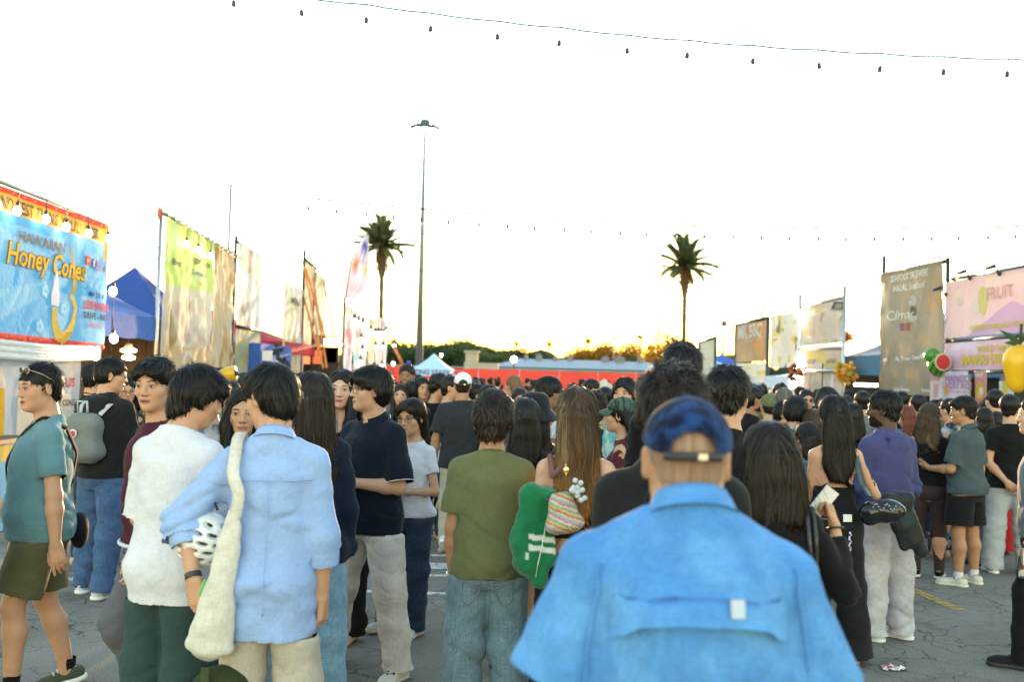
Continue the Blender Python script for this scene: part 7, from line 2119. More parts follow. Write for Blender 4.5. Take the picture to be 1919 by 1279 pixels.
m = MB(); m.sphere(tuple(tp(-.05, -.285, .30)), (.034, .006, .034), 14, 6); m.build('badge', plain('badge_white', (.6, .55, .55), .6), rt, True); m = MB(); m.sphere(tuple(tp(-.05, -.291, .30)), (.022, .005, .022), 12, 6); m.build('badge_emblem', plain('badge_red', (.45, .04, .05), .6), rt, True)
person(177, 678, 8.6, -40, 'm', 'light', label='person in black cap half hidden behind the backpack man', seed=4, top=dict(kind='tee', mat=K['black']), bottom=dict(mat=K['jeans_dark']), hair=dict(style='mop', t=.006), hat=dict(kind='cap', mat=K['hat_black']))
I = person(238, 708, 8.9, -195, 'f', 'light', label='woman with round glasses and wavy dark hair holding a plate of fried food', seed=5, head=(45, -5, 0), top=dict(kind='sweater', mat=K['charcoal'], sleeve=1.9), bottom=dict(mat=K['jeans_dark']), hair=dict(style='long', len=.24, w=1.15, wave=.6, amp=.010), face=dict(glasses=1), arms={q: A_((q * .1, .35, -1), (-q * .35, 1, .35)) for q in (-1, 1)})
p = toW(I, (I['wr'][1] + I['wr'][-1]) / 2 + I['hf'][1] * .10)
rt = empty('food_plate', p, 0, 'white plate carrying a large golden fried bun', 'plate'); m = MB(); m.tube([(0, 0, 0), (0, 0, .012), (0, 0, .02)], [.06, .10, .115], 20); m.build('plate', M_WHITEPL, rt, True)
sd = Sdf(); sd.ell((0, 0, .065), (.095, .07, .05), .01); soft('fried_bun', sd, np.array([-.13, -.12, 0]), np.array([.13, .12, .15]), .009, plain('fried_crust', (.30, .11, .03), .6, 0, .4, 30, .6, 60), rt, .010)
# maroon sweater man
I = person(300, 672, 4.9, 128, 'm', 'light', seed=6, label='smiling man in maroon sweater and grey trousers stepping left', head=(42, -3, 0), arms={-1: A_((-.15, .1, -1), (0, .4, -1)), 1: A_((.2, -.2, -1), (0, .1, -1))},
legs={-1: ((-.05, .50, -1), (0, -.52, -1), (0, 1, -.3)), 1: ((.05, .02, -1), (.02, -.05, -1))}, top=dict(kind='sweater', mat=K['maroon'], ease=.026, hem=-.03, sleeve=1.95, boxy=.6), bottom=dict(mat=K['greytrouser'], ease=.026, baggy=.5, amp=.012),
hair=dict(style='short', t=.016, fringe=.004), face=dict(open=.002))
sd = I['top']; ring(I['root'], I['tp'](0, 0, -.035), I['T'], .168 * I['s'] + .026, .010, K['white'], 'undershirt_hem', 40, (1.02, .76))
# Oxford shirt man with tote bag and helmet
I = person(522, 683, 4.0, 4, 'm', 'light', seed=7, build=.96, label='man in pale blue Oxford shirt seen from behind, with canvas tote and white helmet', head=(52, -14, 0), twist=0,
arms={-1: A_((-.84, -.04, -1), (.30, -.42, -1)), 1: A_((.16, -.02, -1), (.03, .12, -1))}, hands={-1: dict(n=(.3, 1, 0), curl=.45, f=(.30, -.1, -1)), 1: dict(n=(-1, .3, 0), curl=.55)},
top=dict(kind='shirt', mat=K['oxford'], ease=.032, hem=-.22, sleeve=1.30, boxy=1.0, wide=.010, amp=.019, waistf=1.2, diag=1.25, vert=.8), bottom=dict(mat=K['beige'], ease=.034, baggy=.7, amp=.012),
hair=dict(style='mop', t=.016, ears=False, nape=-.075, fringe=.008, n=2000), face=dict(), legs={-1: ((-.04, .02, -1), (-.02, -.02, -1)), 1: ((.09, .0, -1), (.03, -.02, -1))})
for q in (-1, 1):   # turned-up cuffs
 a = I['el'][q] + (I['wr'][q] - I['el'][q]) * .22; d_ = nrm(I['wr'][q] - I['el'][q])
 sd = Sdf(); sd.cone(a - d_ * .03, a + d_ * .07, .073, .067, .01); sd.cut(a, -d_); sd.cut(a + d_ * .062, d_)
 soft('rolled_cuff', sd, a - .13, a + .15, .008, K['oxford'], I['root'], .010, 5, .4)
m = MB(); P = on_surface(I, [I['tp'](x, -.12, .405) for x in np.linspace(-.17, .17, 18)], .001); m.tube([tuple(p) for p in P], .0025, 5); m.build('yoke_seam', K['oxford'], I['root'], True)
m = MB(); P = on_surface(I, [I['tp'](.0, -.12, z) for z in np.linspace(.40, -.1, 22)], .000); m.tube([tuple(p) for p in P], .0022, 5); m.build('box_pleat', K['oxford'], I['root'], True)
# watch
a = I['wr'][-1] - nrm(I['wr'][-1] - I['el'][-1]) * .015; Z = nrm(I['wr'][-1] - I['el'][-1]); X_ = nrm(np.cross(Z, [0, 1, 0])); Mx = np.stack([X_, np.cross(Z, X_), Z], 1)
w = empty('watch', I['loc'], I['yaw'], 'black smart watch on the Oxford shirt man\'s left wrist', 'watch')
sd = Sdf(); sd.cone(a - Z * .011, a + Z * .011, .032, .032, .0); sd.cut(a - Z * .012, -Z); sd.cut(a + Z * .012, Z); soft('band', sd, a - .06, a + .06, .004, M_BLACKPL, w)
# tote
wl = lambda px, py, d: toL(I, W(px, py, d))
ctr = wl(413, 1130, 3.84)
rt = held(I, 'tote_bag', 'natural canvas tote bag hanging from the Oxford shirt man\'s left shoulder', 'bag')
shl = I['tp'](-.135, -.02, .545)
top_ = wl(420, 965, 3.84)
strap('strap', [shl + np.array([0, .10, -.10]), shl + np.array([0, .03, .035]), shl + np.array([-.0, -.06, .01]), shl + np.array([.0, -.13, -.12]), ctr + rotm('Y', .14) @ np.array([0, -.01, .42], np.float32), ctr + rotm('Y', .14) @ np.array([0, -.01, .33], np.float32)], .045, cloth('canvas', (.60, .57, .50), 'linen'), rt, thick=.006, nrmf=lambda Q: np.tile([0, -1., .15], (len(Q), 1)))
sd = Sdf()
tab = [(-.265, .020, .02, 0), (-.25, .062, .045, 0), (-.18, .084, .060, 0), (-.08, .074, .055, 0), (.05, .052, .040, .0), (.18, .046, .028, 0), (.27, .030, .018, 0), (.34, .022, .010, 0)]
Tt = rotm('Y', .14)
sd.loft(smooth_tab(tab), ctr + np.array([.0, 0, .05]), Tt, .02, 2.3); soft('bag_body', sd, ctr - np.array([.2, .15, .3]), ctr + np.array([.2, .15, .42]), .0075, K.get('canvas') or cloth('canvas', (.60, .57, .50), 'linen'), rt, .014, 8, 1.2)
m = MB(); p = ctr + np.array([-.045, -.07, .10]); m.tube([tuple(p), tuple(p + np.array([-.02, .0, -.06]))], .006, 6); m.build('green_label', plain('label_green', (.12, .45, .10), .5), rt)
# helmet
rt = held(I, 'bicycle_helmet', 'white bicycle helmet with long dark vents clipped beside the tote bag', 'helmet')
hc = wl(380, 1012, 3.96); sd = Sdf(); Hm_ = rotm('Y', .25) @ rotm('X', .15)
sd.ell(hc, (.125, .095, .115), .01, Hm_)
for k in range(6):
 zz = -.088 + .034 * k
 for j in range(3):
  u = (-.062, .0, .062)[j] + (.02 if k % 2 else -.012)
  yy = -.095 * math.sqrt(max(.05, 1 - (u / .125) ** 2 - (zz / .115) ** 2))
  sd.sub(hc + Hm_ @ np.array([u, yy, zz]), (.026, .030, .0085), .004, Hm_ @ rotm('Y', .35 * (k - 2.5) * .3))
soft('shell', sd, hc - .17, hc + .17, .0055, plain('helmet_white', (.68, .70, .71), .28), rt)
sd = Sdf(); sd.ell(hc, (.108, .078, .098), .01, Hm_); soft('liner', sd, hc - .15, hc + .15, .010, M_BLACKPL, rt)
m = MB(); m.tube([tuple(hc + np.array([.02, -.02, .12])), tuple(hc + np.array([.03, -.03, .19])), tuple(hc + np.array([.06, -.03, .12]))], .006, 5); m.build('chin_strap', M_BLACKPL, rt)
# white T-shirt man
I = person(338, 680, 4.25, -22, 'm', 'light', seed=8, label='man with shaggy black hair in oversized white T-shirt looking down to the right', head=(-38, -20, 0), lean=3,
arms={-1: A_((-.18, .1, -1), (.1, .6, -.7)), 1: A_((.16, .25, -1), (-.3, 1, .1))}, top=dict(kind='tee', mat=K['white'], ease=.032, hem=-.15, sleeve=.98, boxy=.9, wide=.010, amp=.013, diag=.8),
bottom=dict(mat=K['darkgreen'], ease=.04, baggy=1.2, amp=.016), hair=dict(style='mop', t=.013, nape=-.10, fringe=.010, amp=.006, n=2300, wave=.25), face=dict())
# olive bag at the bottom edge between the two
rt = empty('green_rucksack', W(412, 1290, 3.9), 0, 'dark green bag with a buckled strap at the bottom edge below the tote', 'bag'); sd = Sdf(); sd.ell((0, 0, -.07), (.13, .09, .16), .01); soft('bag_body', sd, np.array([-.2, -.15, -.3]), np.array([.2, .15, .15]), .012, cloth('moss', (.035, .045, .018), 'plain'), rt, .010)
m = MB(); m.box((-.035, -.085, 0), (.03, .012, .2)); m.build('strap', cloth('moss2', (.06, .07, .03), 'plain'), rt); m = MB(); m.box((-.035, -.095, -.02), (.04, .012, .012)); m.build('buckle', M_BLACKPL, rt)
# woman with white top between the two young men
I = person(460, 733, 5.0, 196, 'f', 'light', seed=9, label='woman in white top and dark vest whose face shows between the two young men', head=(-6, 2, 0), top=dict(kind='tee', mat=K['white2'], ease=.02, sleeve=.6), bottom=dict(mat=K['jeans_dark']), hair=dict(style='long', len=.28, front=.10, w=.95, line=.07), face=dict(gaze=.4))
strap('vest_edge', on_surface(I, [I['tp'](.14, .05, .50), I['tp'](.13, .10, .40), I['tp'](.13, .12, .25), I['tp'](.13, .12, .10)], .012), .10, K['navy2'], I['root'])
# baby and the arm holding it
I = person(398, 728, 8.2, 200, 'm', 'light', seed=10, label='adult holding a small child, mostly hidden behind the white T-shirt man', top=dict(kind='tee', mat=K['mottle']), bottom=dict(mat=K['jeans']), hair=dict(style='mop'), face=dict(), arms={-1: A_((-.25, .3, -1), (.2, 1, .25)), 1: A_((.2, .3, -1), (-.3, 1, .1))})
p = W(432, 712, 8.0)
def child(px, py, d, yaw, label):
 hd = W(px, py, d); P0 = Vector((hd.x, hd.y, hd.z - .52)); root = empty('person', P0, R(yaw), label, 'person')
 B = Sdf(); Hm = np.eye(3, dtype=np.float32)
 B.ell((0, 0, .16), (.085, .075, .12), .03).cone((0, 0, .25), (0, 0, .33), .035, .035, .03).ell((0, -.01, .43), (.068, .078, .075), .03).ell((0, .02, .39), (.052, .05, .055), .03).ell((0, .068, .395), (.010, .012, .010), .01)
 for q in (-1, 1):
  B.cone((q * .07, 0, .22), (q * .11, .05, .12), .028, .022, .02).cone((q * .11, .05, .12), (q * .08, .13, .10), .022, .018, .01).ell((q * .072, -.005, .405), (.008, .014, .020), .004)
  B.cone((q * .04, .0, .08), (q * .08, .12, .02), .045, .035, .03).cone((q * .08, .12, .02), (q * .09, .11, -.12), .034, .026, .02)
 V, F = polygonize(B, (-.2, -.15, -.2), (.2, .2, .55), .009); V, F = compact(V, F); obj('body', new_mesh('body', V, F), skin_mat('skin_fair', SKIN['fair']), root)
 G_ = Sdf(); G_.ell((0, 0, .16), (.098, .088, .13), .03)
 for q in (-1, 1): G_.cone((q * .07, 0, .22), (q * .11, .05, .12), .038, .033, .02)
 V, F = polygonize(G_, (-.2, -.15, -.05), (.2, .2, .4), .010); V, F = compact(V, F); obj('jacket', new_mesh('jacket', V, F), K['black2'], root)
 m = MB(); m.tube([(0, -.0, .285), (0, 0, .315)], [.055, .048], 14); m.build('collar', K['white2'], root, True)
 H_ = Sdf(); H_.ell((0, -.018, .445), (.074, .084, .078), .01); H_.sub((0, .085, .38), (.06, .07, .075), .01); H_.sub((.08, 0, .39), (.03, .03, .035), .006); H_.sub((-.08, 0, .39), (.03, .03, .035), .006)
 V, F = polygonize(H_, (-.12, -.14, .3), (.12, .12, .56), .007); V, F = compact(V, F); obj('hair', new_mesh('hair', V, F, True, np.tile([.014, .010, .009], (len(V), 1))), M_HAIR, root)
child(436, 714, 7.9, -75, 'small child in black jacket with white collar held up in someone\'s arms')
# navy jacket woman with very long hair
I = person(588, 700, 4.9, 14, 'f', 'light', seed=11, label='woman with very long dark brown hair and navy jacket behind the Oxford shirt man', head=(20, 0, 0), top=dict(kind='sweater', mat=K['navy2'], ease=.035, hem=-.08, sleeve=1.95), bottom=dict(mat=K['jeans_sky'], baggy=1.3, ease=.03), hair=dict(style='long', col='dark', len=.52, w=1.0, n=1800, col2=(.07, .035, .02)))
# woman in black with necklace
I = person(644, 695, 6.5, 166, 'f', 'fair', seed=12, label='woman with long black centre-parted hair and necklace, hand raised to her chest, all in black', head=(12, 2, 0), arms={1: A_((.22, .10, -1), (-.42, .55, .95)), -1: A_((-.12, 0, -1), (0, .2, -1))}, hands={1: dict(f=(-.7, .2, .5), n=(0, -1, -.2), curl=.7)},
top=dict(kind='sweater', mat=K['black'], ease=.018, hem=-.05, sleeve=1.9, vneck=True), bottom=dict(mat=K['black'], ease=.03, baggy=1.4), hair=dict(style='long', len=.46, front=.22, w=1.05, line=.072, n=1500), face=dict(gaze=-.4, lip=(.42, .12, .13)))
m = MB(); pts = [I['neckb'] + np.array([.075 * math.sin(a), .035 + .055 * math.cos(a) + .015, .03 - .055 * math.cos(a)]) for a in np.linspace(-1.5, 1.5, 15)]
P = project(I['B'], pts, .002, 4); m.tube([tuple(p) for p in P], .0014, 4); m.sphere(tuple(P[7] - np.array([0, 0, .008])), .006, 6, 5); m.build('necklace', plain('silver_chain', (.7, .7, .7), .25, 1), I['root'], True)
# navy polo man
I = person(703, 685, 5.85, 142, 'm', 'light', seed=13, build=1.10, belly=.02, label='man in navy polo shirt, glasses and pale linen trousers with hands clasped', head=(-30, 2, 0), lean=1,
arms={-1: A_((-.30, .12, -1), (.72, .92, .14)), 1: A_((.22, .18, -1), (-.34, 1, .16))}, hands={-1: dict(f=(.75, .55, .05), n=(.2, -1, -.2), curl=.75), 1: dict(f=(-.5, .8, .05), n=(-.6, -.8, 0), curl=.6)},
legs={-1: ((-.22, .02, -1), (-.16, -.06, -1), (-.35, 1, 0)), 1: ((.20, .14, -1), (.16, .02, -1), (.25, 1, 0))},
top=dict(kind='polo', mat=K['navy'], ease=.038, hem=-.09, sleeve=.92, boxy=1, wide=.016, piping=M_WHITEPL, amp=.013), bottom=dict(mat=K['linen'], ease=.034, baggy=1.0, flare=.0, amp=.022), hair=dict(style='mop', t=.020, fringe=.018, ears=False, nape=-.065, n=2000), face=dict(glasses=1), shoes=SH_CLOG)
for q in (-1, 1):
 e = I['sh'][q] + (I['el'][q] - I['sh'][q]) * .90; Z = nrm(I['el'][q] - I['sh'][q]); X_ = nrm(np.cross(Z, [0, 1, 0])); ring(I['root'], e, np.stack([X_, np.cross(Z, X_), Z], 1), .0905, .0022, M_WHITEPL, 'sleeve_piping', 30)
m = MB()
for k in range(3): p = project(I['top'], [I['tp'](.0, .14, .47 - .045 * k)], .003, 5)[0]; m.sphere(tuple(p), .0055, 8, 5)
m.build('buttons', M_BLACKPL, I['root'], True)['kind'] = 'stuff'
for q in (-1, 1):   # clog charms
 a = I['an'][q]; f = I['fd'][q]; m = MB()
 for k in range(5): m.sphere(tuple(a + f * (.10 + .018 * (k % 3)) + np.array([(k - 2) * .014, 0, -.020])), .009, 6, 4, col=[(.02, .02, .02), (.4, .2, .05), (.03, .1, .06)][k % 3])
 m.build('clog_charms', M_FACE, I['root'], True, True)['kind'] = 'stuff'
rt = held(I, 'wristband', 'thin silver bracelet on the polo shirt man\'s right wrist', 'bracelet'); a = I['wr'][1]; Z = nrm(a - I['el'][1]); X_ = nrm(np.cross(Z, [0, 0, 1])); ring(rt, a - Z * .01, np.stack([X_, np.cross(Z, X_), Z], 1), .031, .003, plain('silver_chain', (.7, .7, .7), .25, 1), 'band')
# white T-shirt woman behind polo man
I = person(776, 752, 6.7, 150, 'f', 'light', seed=14, label='woman in white T-shirt and dark jeans half hidden behind the polo shirt man', head=(5, -6, 0), arms={-1: A_((-.30, .05, -1), (.75, .7, .0)), 1: A_((.1, .1, -1), (-.3, 1, 0))}, top=dict(kind='tee', mat=K['white2'], ease=.022, hem=-.02, sleeve=.55), bottom=dict(mat=K['jeans_dark'], baggy=1.0, ease=.02), hair=dict(style='long', col='dark', len=.34, w=.95, col2=(.12, .05, .025), fringe=.01), face=dict(glasses=1), shoes=SH_CLOG, legs={1: ((.22, .05, -1), (.05, .0, -1)), -1: ((.02, 0, -1), (0, 0, -1))})
# olive T-shirt man
I = person(925, 742, 4.8, -3, 'm', 'tan', seed=15, build=.98, label='man with wavy dark hair in olive T-shirt and faded jeans seen from behind', head=(-4, -6, 0),
arms={-1: A_((-.13, -.02, -1), (.02, .16, -1)), 1: A_((.20, .08, -1), (-.1, .9, -.5))}, hands={-1: dict(n=(.8, .6, 0), curl=.7)}, top=dict(kind='tee', mat=K['olive'], ease=.034, hem=-.06, sleeve=.74, boxy=1.0, amp=.011, wide=.008), bottom=dict(mat=K['jeans_light'], ease=.034, baggy=1.3, amp=.019, flare=.01),
hair=dict(style='curly', col='dark', t=.024, nape=-.088, amp=.007, n=2400, col2=(.30, .13, .04), z0=.06, zl=.35), legs={-1: ((-.07, .02, -1), (-.03, -.02, -1)), 1: ((.07, .02, -1), (.05, -.02, -1))})
rt = held(I, 'bracelet', 'beaded bracelet on the olive T-shirt man\'s left wrist', 'bracelet'); a = I['wr'][-1]; Z = nrm(a - I['el'][-1]); X_ = nrm(np.cross(Z, [0, 1, 0])); ring(rt, a - Z * .01, np.stack([X_, np.cross(Z, X_), Z], 1), .031, .004, plain('silver_chain', (.7, .7, .7), .25, 1), 'band')
for q in (-1, 1):   # back pockets of the jeans
 P = project(I['bottom'], [I['tp'](q * .085 + x, -.16, z) for x, z in ((-.055, -.085), (.055, -.085), (.055, -.17), (0, -.20), (-.055, -.17), (-.055, -.085))], .005, 5)
 m = MB(); m.tube([tuple(p) for p in P], .003, 4); m.build('pocket_seam', cloth('thread', (.20, .22, .22), 'plain'), I['root'], True)
# long-haired woman in black bandeau
I = person(1083, 730, 4.65, -2, 'f', 'fair', seed=16, build=1.05, label='woman with long copper and brown hair in black bandeau top, bare shoulders', head=(4, -2, 0), lean=-1,
arms={-1: A_((-.30, -.10, -1), (.30, 1, -.05)), 1: A_((.14, .05, -1), (0, .8, -.5))}, top=dict(kind='strapless', mat=K['black'], ease=.006, hem=.145, neck=.36, amp=.003), bottom=dict(mat=K['black'], ease=.012, waist=.10, baggy=.8, flare=.03),
hair=dict(style='long', col='brown', len=.50, w=1.02, flare=.92, n=3600, col2=(.42, .17, .045), z0=.02, zl=.26, streak=(-.062, .012, (.50, .36, .18)), taper=2.2, amp=.006))
el, wr = I['el'][-1], I['wr'][-1]
rt = held(I, 'striped_handbag', 'small woven handbag with pastel stripes on the bandeau woman\'s arm', 'bag')
c = toL(I, W(1055, 962, 4.42))
def stripes(P, c):
 z = ((P - c) @ nrm([.35, 0, 1])) * 110 + vnoise(P * 60, 3) * .4
 pal = np.array([(.45, .16, .12), (.55, .40, .18), (.20, .32, .18), (.58, .50, .40), (.50, .22, .22), (.22, .34, .40), (.56, .44, .30)])
 return pal[np.mod(np.floor(z), 7).astype(int)] * (1 + .2 * vnoise(P * 200, 5))[:, None]
sd = Sdf(); sd.loft(smooth_tab([(-.09, .052, .03, 0), (-.075, .076, .05, 0), (0, .066, .05, 0), (.075, .045, .035, 0), (.09, .034, .02, 0)]), c, rotm('Y', -.18), .01, 2.6)
V, F = polygonize(sd, c - .16, c + .16, .0065); V, F = compact(V, F); V = V + vnormals(V, F) * (vnoise(V * 160, 2) * .0016)[:, None]; obj('bag_body', new_mesh('bag_body', V, F, True, np.clip(stripes(V, c), 0, 1)), attr_mat('woven_straw', .8, .2), rt)
sp = I['tp'](-.125, -.06, .535); strap('strap', [I['tp'](-.135, .03, .50), sp, I['tp'](-.115, -.13, .44), c + np.array([.005, -.02, .22])], .028, cloth('rose_strap', (.20, .09, .08), 'plain'), rt, nrmf=lambda Q: np.tile([-.2, -1., .1], (len(Q), 1)))
m = MB(); a = c + np.array([.005, -.02, .22]); m.tube([tuple(a), tuple(a + np.array([.004, -.004, -.045])), tuple(a + np.array([.008, 0, -.10]))], .005, 6); m.sphere(tuple(a + np.array([.004, -.004, -.03])), (.014, .005, .018), 10, 6); m.build('clasp', M_GOLD, rt, True)
m = MB(); rr = random.Random(4)
for k in range(16): v = Vector((rr.gauss(0, .016), rr.gauss(0, .008), rr.gauss(0, .022))); m.sphere(tuple(c + np.array([.055, -.065, .11]) + np.array(v)), .013, 6, 4)
m.build('tassel_charm', plain('pale_lace', (.50, .56, .58), .8), rt, True)
rt = held(I, 'green_cardigan', 'bright green knitted cardigan with two white stripes draped over the bandeau woman\'s forearm', 'cardigan')
c = toL(I, W(1006, 995, 4.50)); sd = Sdf()
for (x0, z0, x1, z1, ra, rb) in ((-.02, .14, -.075, -.06, .045, .055), (.03, .13, -.04, -.15, .045, .060), (.0, .10, .02, -.22, .05, .050), (.045, .12, .065, -.13, .04, .042), (-.02, .15, .06, .16, .05, .05)):
 sd.cone(c + np.array([x0, .05, z0]), c + np.array([x1, .0, z1]), ra, rb, .03, sq=None)
V, F = polygonize(sd, c - np.array([.22, .2, .4]), c + np.array([.22, .25, .4]), .0075); V, F = compact(V, F); N = vnormals(V, F); V = folds(V, N, .030, 1, 77, vert=1.4)
Cc = np.tile([.010, .15, .055], (len(V), 1)); z = (V[:, 2] - c[2]) + (V[:, 0] - c[0]) * .15
for z0_ in (-.03, -.075): Cc[(np.abs(z - z0_) < .012) & (V[:, 0] > c[0] - .035) & (V[:, 1] < c[1] + .03)] = (.62, .62, .58)
Cc[(np.abs(z + .115) < .016) & (np.abs(V[:, 0] - c[0] + .04) < .008) & (V[:, 1] < c[1])] = (.5, .5, .5)
obj('knit', new_mesh('knit', V, F, True, Cc), attr_mat('green_wool', .9, .15, sheen=.3), rt)
m = MB(); m.tube([tuple(project(sd, [c + np.array([.06 - .01 * k, -.06, .10 - .05 * k])], .004, 5)[0]) for k in range(7)], .003, 4); m.build('zip', M_STEEL, rt)
# bucket-hat woman
person(1003, 738, 6.2, 2, 'f', 'light', seed=17, label='woman in black bucket hat with long black hair between olive T-shirt man and copper-haired woman', top=dict(kind='tee', mat=K['black']), bottom=dict(mat=K['black'], baggy=1), hair=dict(style='long', len=.46, t=.004, w=1.0), hat=dict(kind='bucket', mat=K['hat_black']), arms={q: A_((q * .15, .2, -1), (-q * .3, 1, 0)) for q in (-1, 1)})
# a bare lower leg with sandal seen between them
person(985, 742, 5.9, 5, 'f', 'light', seed=18, label='woman in dark skirt-shorts and sandals hidden behind the green cardigan', top=dict(kind='tee', mat=K['black2']), bottom=dict(name='shorts', mat=K['black'], len=.3), hair=dict(style='long', len=.3, n=300), shoes=dict(mat=plain('sandal', (.12, .05, .03), .5), sole=M_RUBBER, low=True, laces=False), H=1.60)
# green cap woman
I = person(1168, 748, 6.8, 72, 'f', 'light', seed=19, label='woman in faded green cap facing left with dark green backpack', top=dict(kind='sweater', mat=K['wine'], sleeve=1.9), bottom=dict(mat=K['jeans']), hair=dict(style='long', len=.3, t=.004), hat=dict(kind='cap', mat=K['cap_green']), face={}, arms={-1: A_((-.2, .2, -1), (.2, .6, .9)), 1: A_((.2, .2, -1), (-.2, 1, .2))})
rt = held(I, 'green_backpack', 'rounded dark green backpack with denim jacket below it, worn by the green cap woman', 'backpack'); c = I['tp'](0, -.20, .28); sd = Sdf(); sd.ell(c, (.15, .09, .20), .01); soft('bag_body', sd, c - .25, c + .25, .012, K['bag_green'], rt, .007); m = MB(); m.tube([tuple(c + np.array([.13 * math.cos(a), -.02, .05 + .12 * math.sin(a)])) for a in np.linspace(0, 3.1, 10)], .006, 5); m.build('zip', M_BLACKPL, rt); sd = Sdf(); c2_ = c + np.array([0, -.02, -.26]); sd.ell(c2_, (.14, .08, .13), .01); soft('denim_jacket', sd, c2_ - .2, c2_ + .2, .013, K['jeans'], rt, .014)
# tall man in black jacket and black tee man
I = person(1280, 640, 4.9, 3, 'm', 'light', seed=20, build=1.12, label='very tall man in black jacket whose black-haired head rises above everyone', head=(-14, -4, 0), top=dict(kind='sweater', mat=K['black'], ease=.035, sleeve=1.95), bottom=dict(mat=K['jeans_dark']), hair=dict(style='short', t=.016, nape=-.07, n=1800), face={})
I = person(1364, 688, 4.5, -14, 'm', 'light', seed=21, build=1.14, label='man in black T-shirt with smooth bowl-like black hair just right of the blue cap', head=(-16, 0, 0), top=dict(kind='tee', mat=K['black'], ease=.03, sleeve=.8), bottom=dict(mat=K['jeans_dark']), hair=dict(style='short', t=.018, nape=-.075, fringe=.006, n=2200), face=dict(glasses=1))
# dark hoodie curly man right behind the blue cap
I = person(1262, 698, 3.1, -2, 'm', 'light', seed=22, build=1.08, label='man with curly dark hair in black hoodie directly behind the blue cap man', top=dict(kind='hoodie', mat=K['black2'], ease=.042, sleeve=1.95), bottom=dict(mat=K['jeans_dark']), hair=dict(style='curly', col='dark', t=.034, nape=-.075, amp=.012, n=3200, lift=.02), head=(-6, -4, 0))
# black sweater woman with raised hand
I = person(1448, 800, 3.6, 4, 'f', 'light', seed=23, build=1.1, label='woman with straight dark hair and black sweater raising her right hand', head=(-4, -8, 0), arms={1: A_((.60, .0, -1), (-.04, .30, 1)), -1: A_((-.2, .2, -1), (.2, 1, 0))}, hands={1: dict(f=(-.15, .30, .9), n=(-.9, .3, .3), curl=1.0, thumb=.2)},
top=dict(kind='sweater', mat=K['black'], ease=.030, sleeve=1.85, amp=.012), bottom=dict(mat=K['jeans_dark']), hair=dict(style='long', col='dark', len=.26, w=1.12, n=3200, col2=(.075, .035, .025), z0=.1, zl=.3, taper=.5))
for dx in (0, .045): strap('bag_strap', on_surface(I, [I['tp'](.10 + dx, .04, .50), I['tp'](.095 + dx, -.04, .53), I['tp'](.10 + dx, -.10, .42), I['tp'](.12 + dx, -.10, .25)], .008), .016, M_LEATHER, I['root'])
rt = held(I, 'hair_tie', 'black hair tie around the black sweater woman\'s raised wrist', 'hair tie'); a = I['wr'][1]; Z = nrm(a - I['el'][1]); X_ = nrm(np.cross(Z, [0, 1, 0])); ring(rt, a - Z * .005, np.stack([X_, np.cross(Z, X_), Z], 1), .0285, .004, M_BLACKPL, 'band')
rt = held(I, 'mobile_phone', 'white phone gripped in the black sweater woman\'s raised hand', 'phone'); c = a + I['hf'][1] * .07 + nrm(I['hn'][1]) * .035; m = MB(); m.box((0, 0, 0), (.07, .009, .145)); o = m.build('phone_body', M_WHITEPL, rt); o.location = tuple(c); o.rotation_euler = (.4, .5, .5)
# the large man in bright blue shirt and blue cap
I = person(1298, 745, 2.02, 0, 'm', 'tan', seed=24, res=.0065, build=1.30, belly=.05, label='heavy man in bright blue vented shirt and blue leaf-print cap, closest to the camera', hw=1.06,
arms={-1: A_((-.30, .04, -1), (.05, .5, -1)), 1: A_((.30, .04, -1), (-.05, .5, -1))}, top=dict(kind='shirt', mat=K['bright_blue'], ease=.036, hem=-.12, sleeve=.74, boxy=1, wide=.036, amp=.015, waistf=.4, vert=1.0, diag=.7),
bottom=dict(mat=K['khaki'], ease=.02), hair=dict(style='crop', col='shaved', t=-.004, n=0, amp=.001), hat=dict(kind='cap', mat=K['cap_blue'], arch=1, strap=M_BLACKPL), head=(-3, -4, 0), neck=(.035, .075), neckr=.014, shz=-.040)
# cape-back vent flap
nx, nz = 60, 16; V = []; F = []
for i in range(nx + 1):
 u = -1 + 2 * i / nx
 for j in range(nz + 1):
  t = j / nz; z = .535 - t * (.160 + .035 * abs(u) ** 3)
  V.append(I['tp'](u * (.10 + .115 * min(1, t * 1.5)), -.22, z))
P = project(I['top'], V, .0, 6); P = P + grad(I['top'], P) * (np.array([[-.010 + .012 * min(1, j / nz * 2) + (.022 * (j / nz) ** 4 + .004 * math.sin(i * .45) * (j / nz)) * (1 - abs(2 * i / nx - 1) ** 6)] for i in range(nx + 1) for j in range(nz + 1)], np.float32))
for i in range(nx):
 for j in range(nz): F.append((i*(nz+1)+j, i*(nz+1)+j+1, (i+1)*(nz+1)+j+1, (i+1)*(nz+1)+j))
obj('vent_flap', new_mesh('vent_flap', P, np.array(F, np.int32)), K['bright_blue'], I['root'])
for q in (-1, 1):
 m = MB(); P3 = project(I['top'], [I['tp'](q * (.205 + .012 * math.sin(t * 3)), -.16, .50 - .30 * t) for t in np.linspace(0, 1, 16)], .003, 6); m.tube([tuple(p) for p in P3], .0035, 5); m.build('armhole_seam', K['bright_blue'], I['root'], True)
q_ = P[(int(nx * .66)) * (nz + 1) + nz - 2]
m = MB(); m.box((0, 0, 0), (.026, .003, .034)); o = m.build('shirt_label', plain('label_grey', (.45, .52, .62), .7), I['root']); o.location = tuple(q_ + np.array([0, -.006, .012])); o.rotation_euler = (-.2, 0, .1)
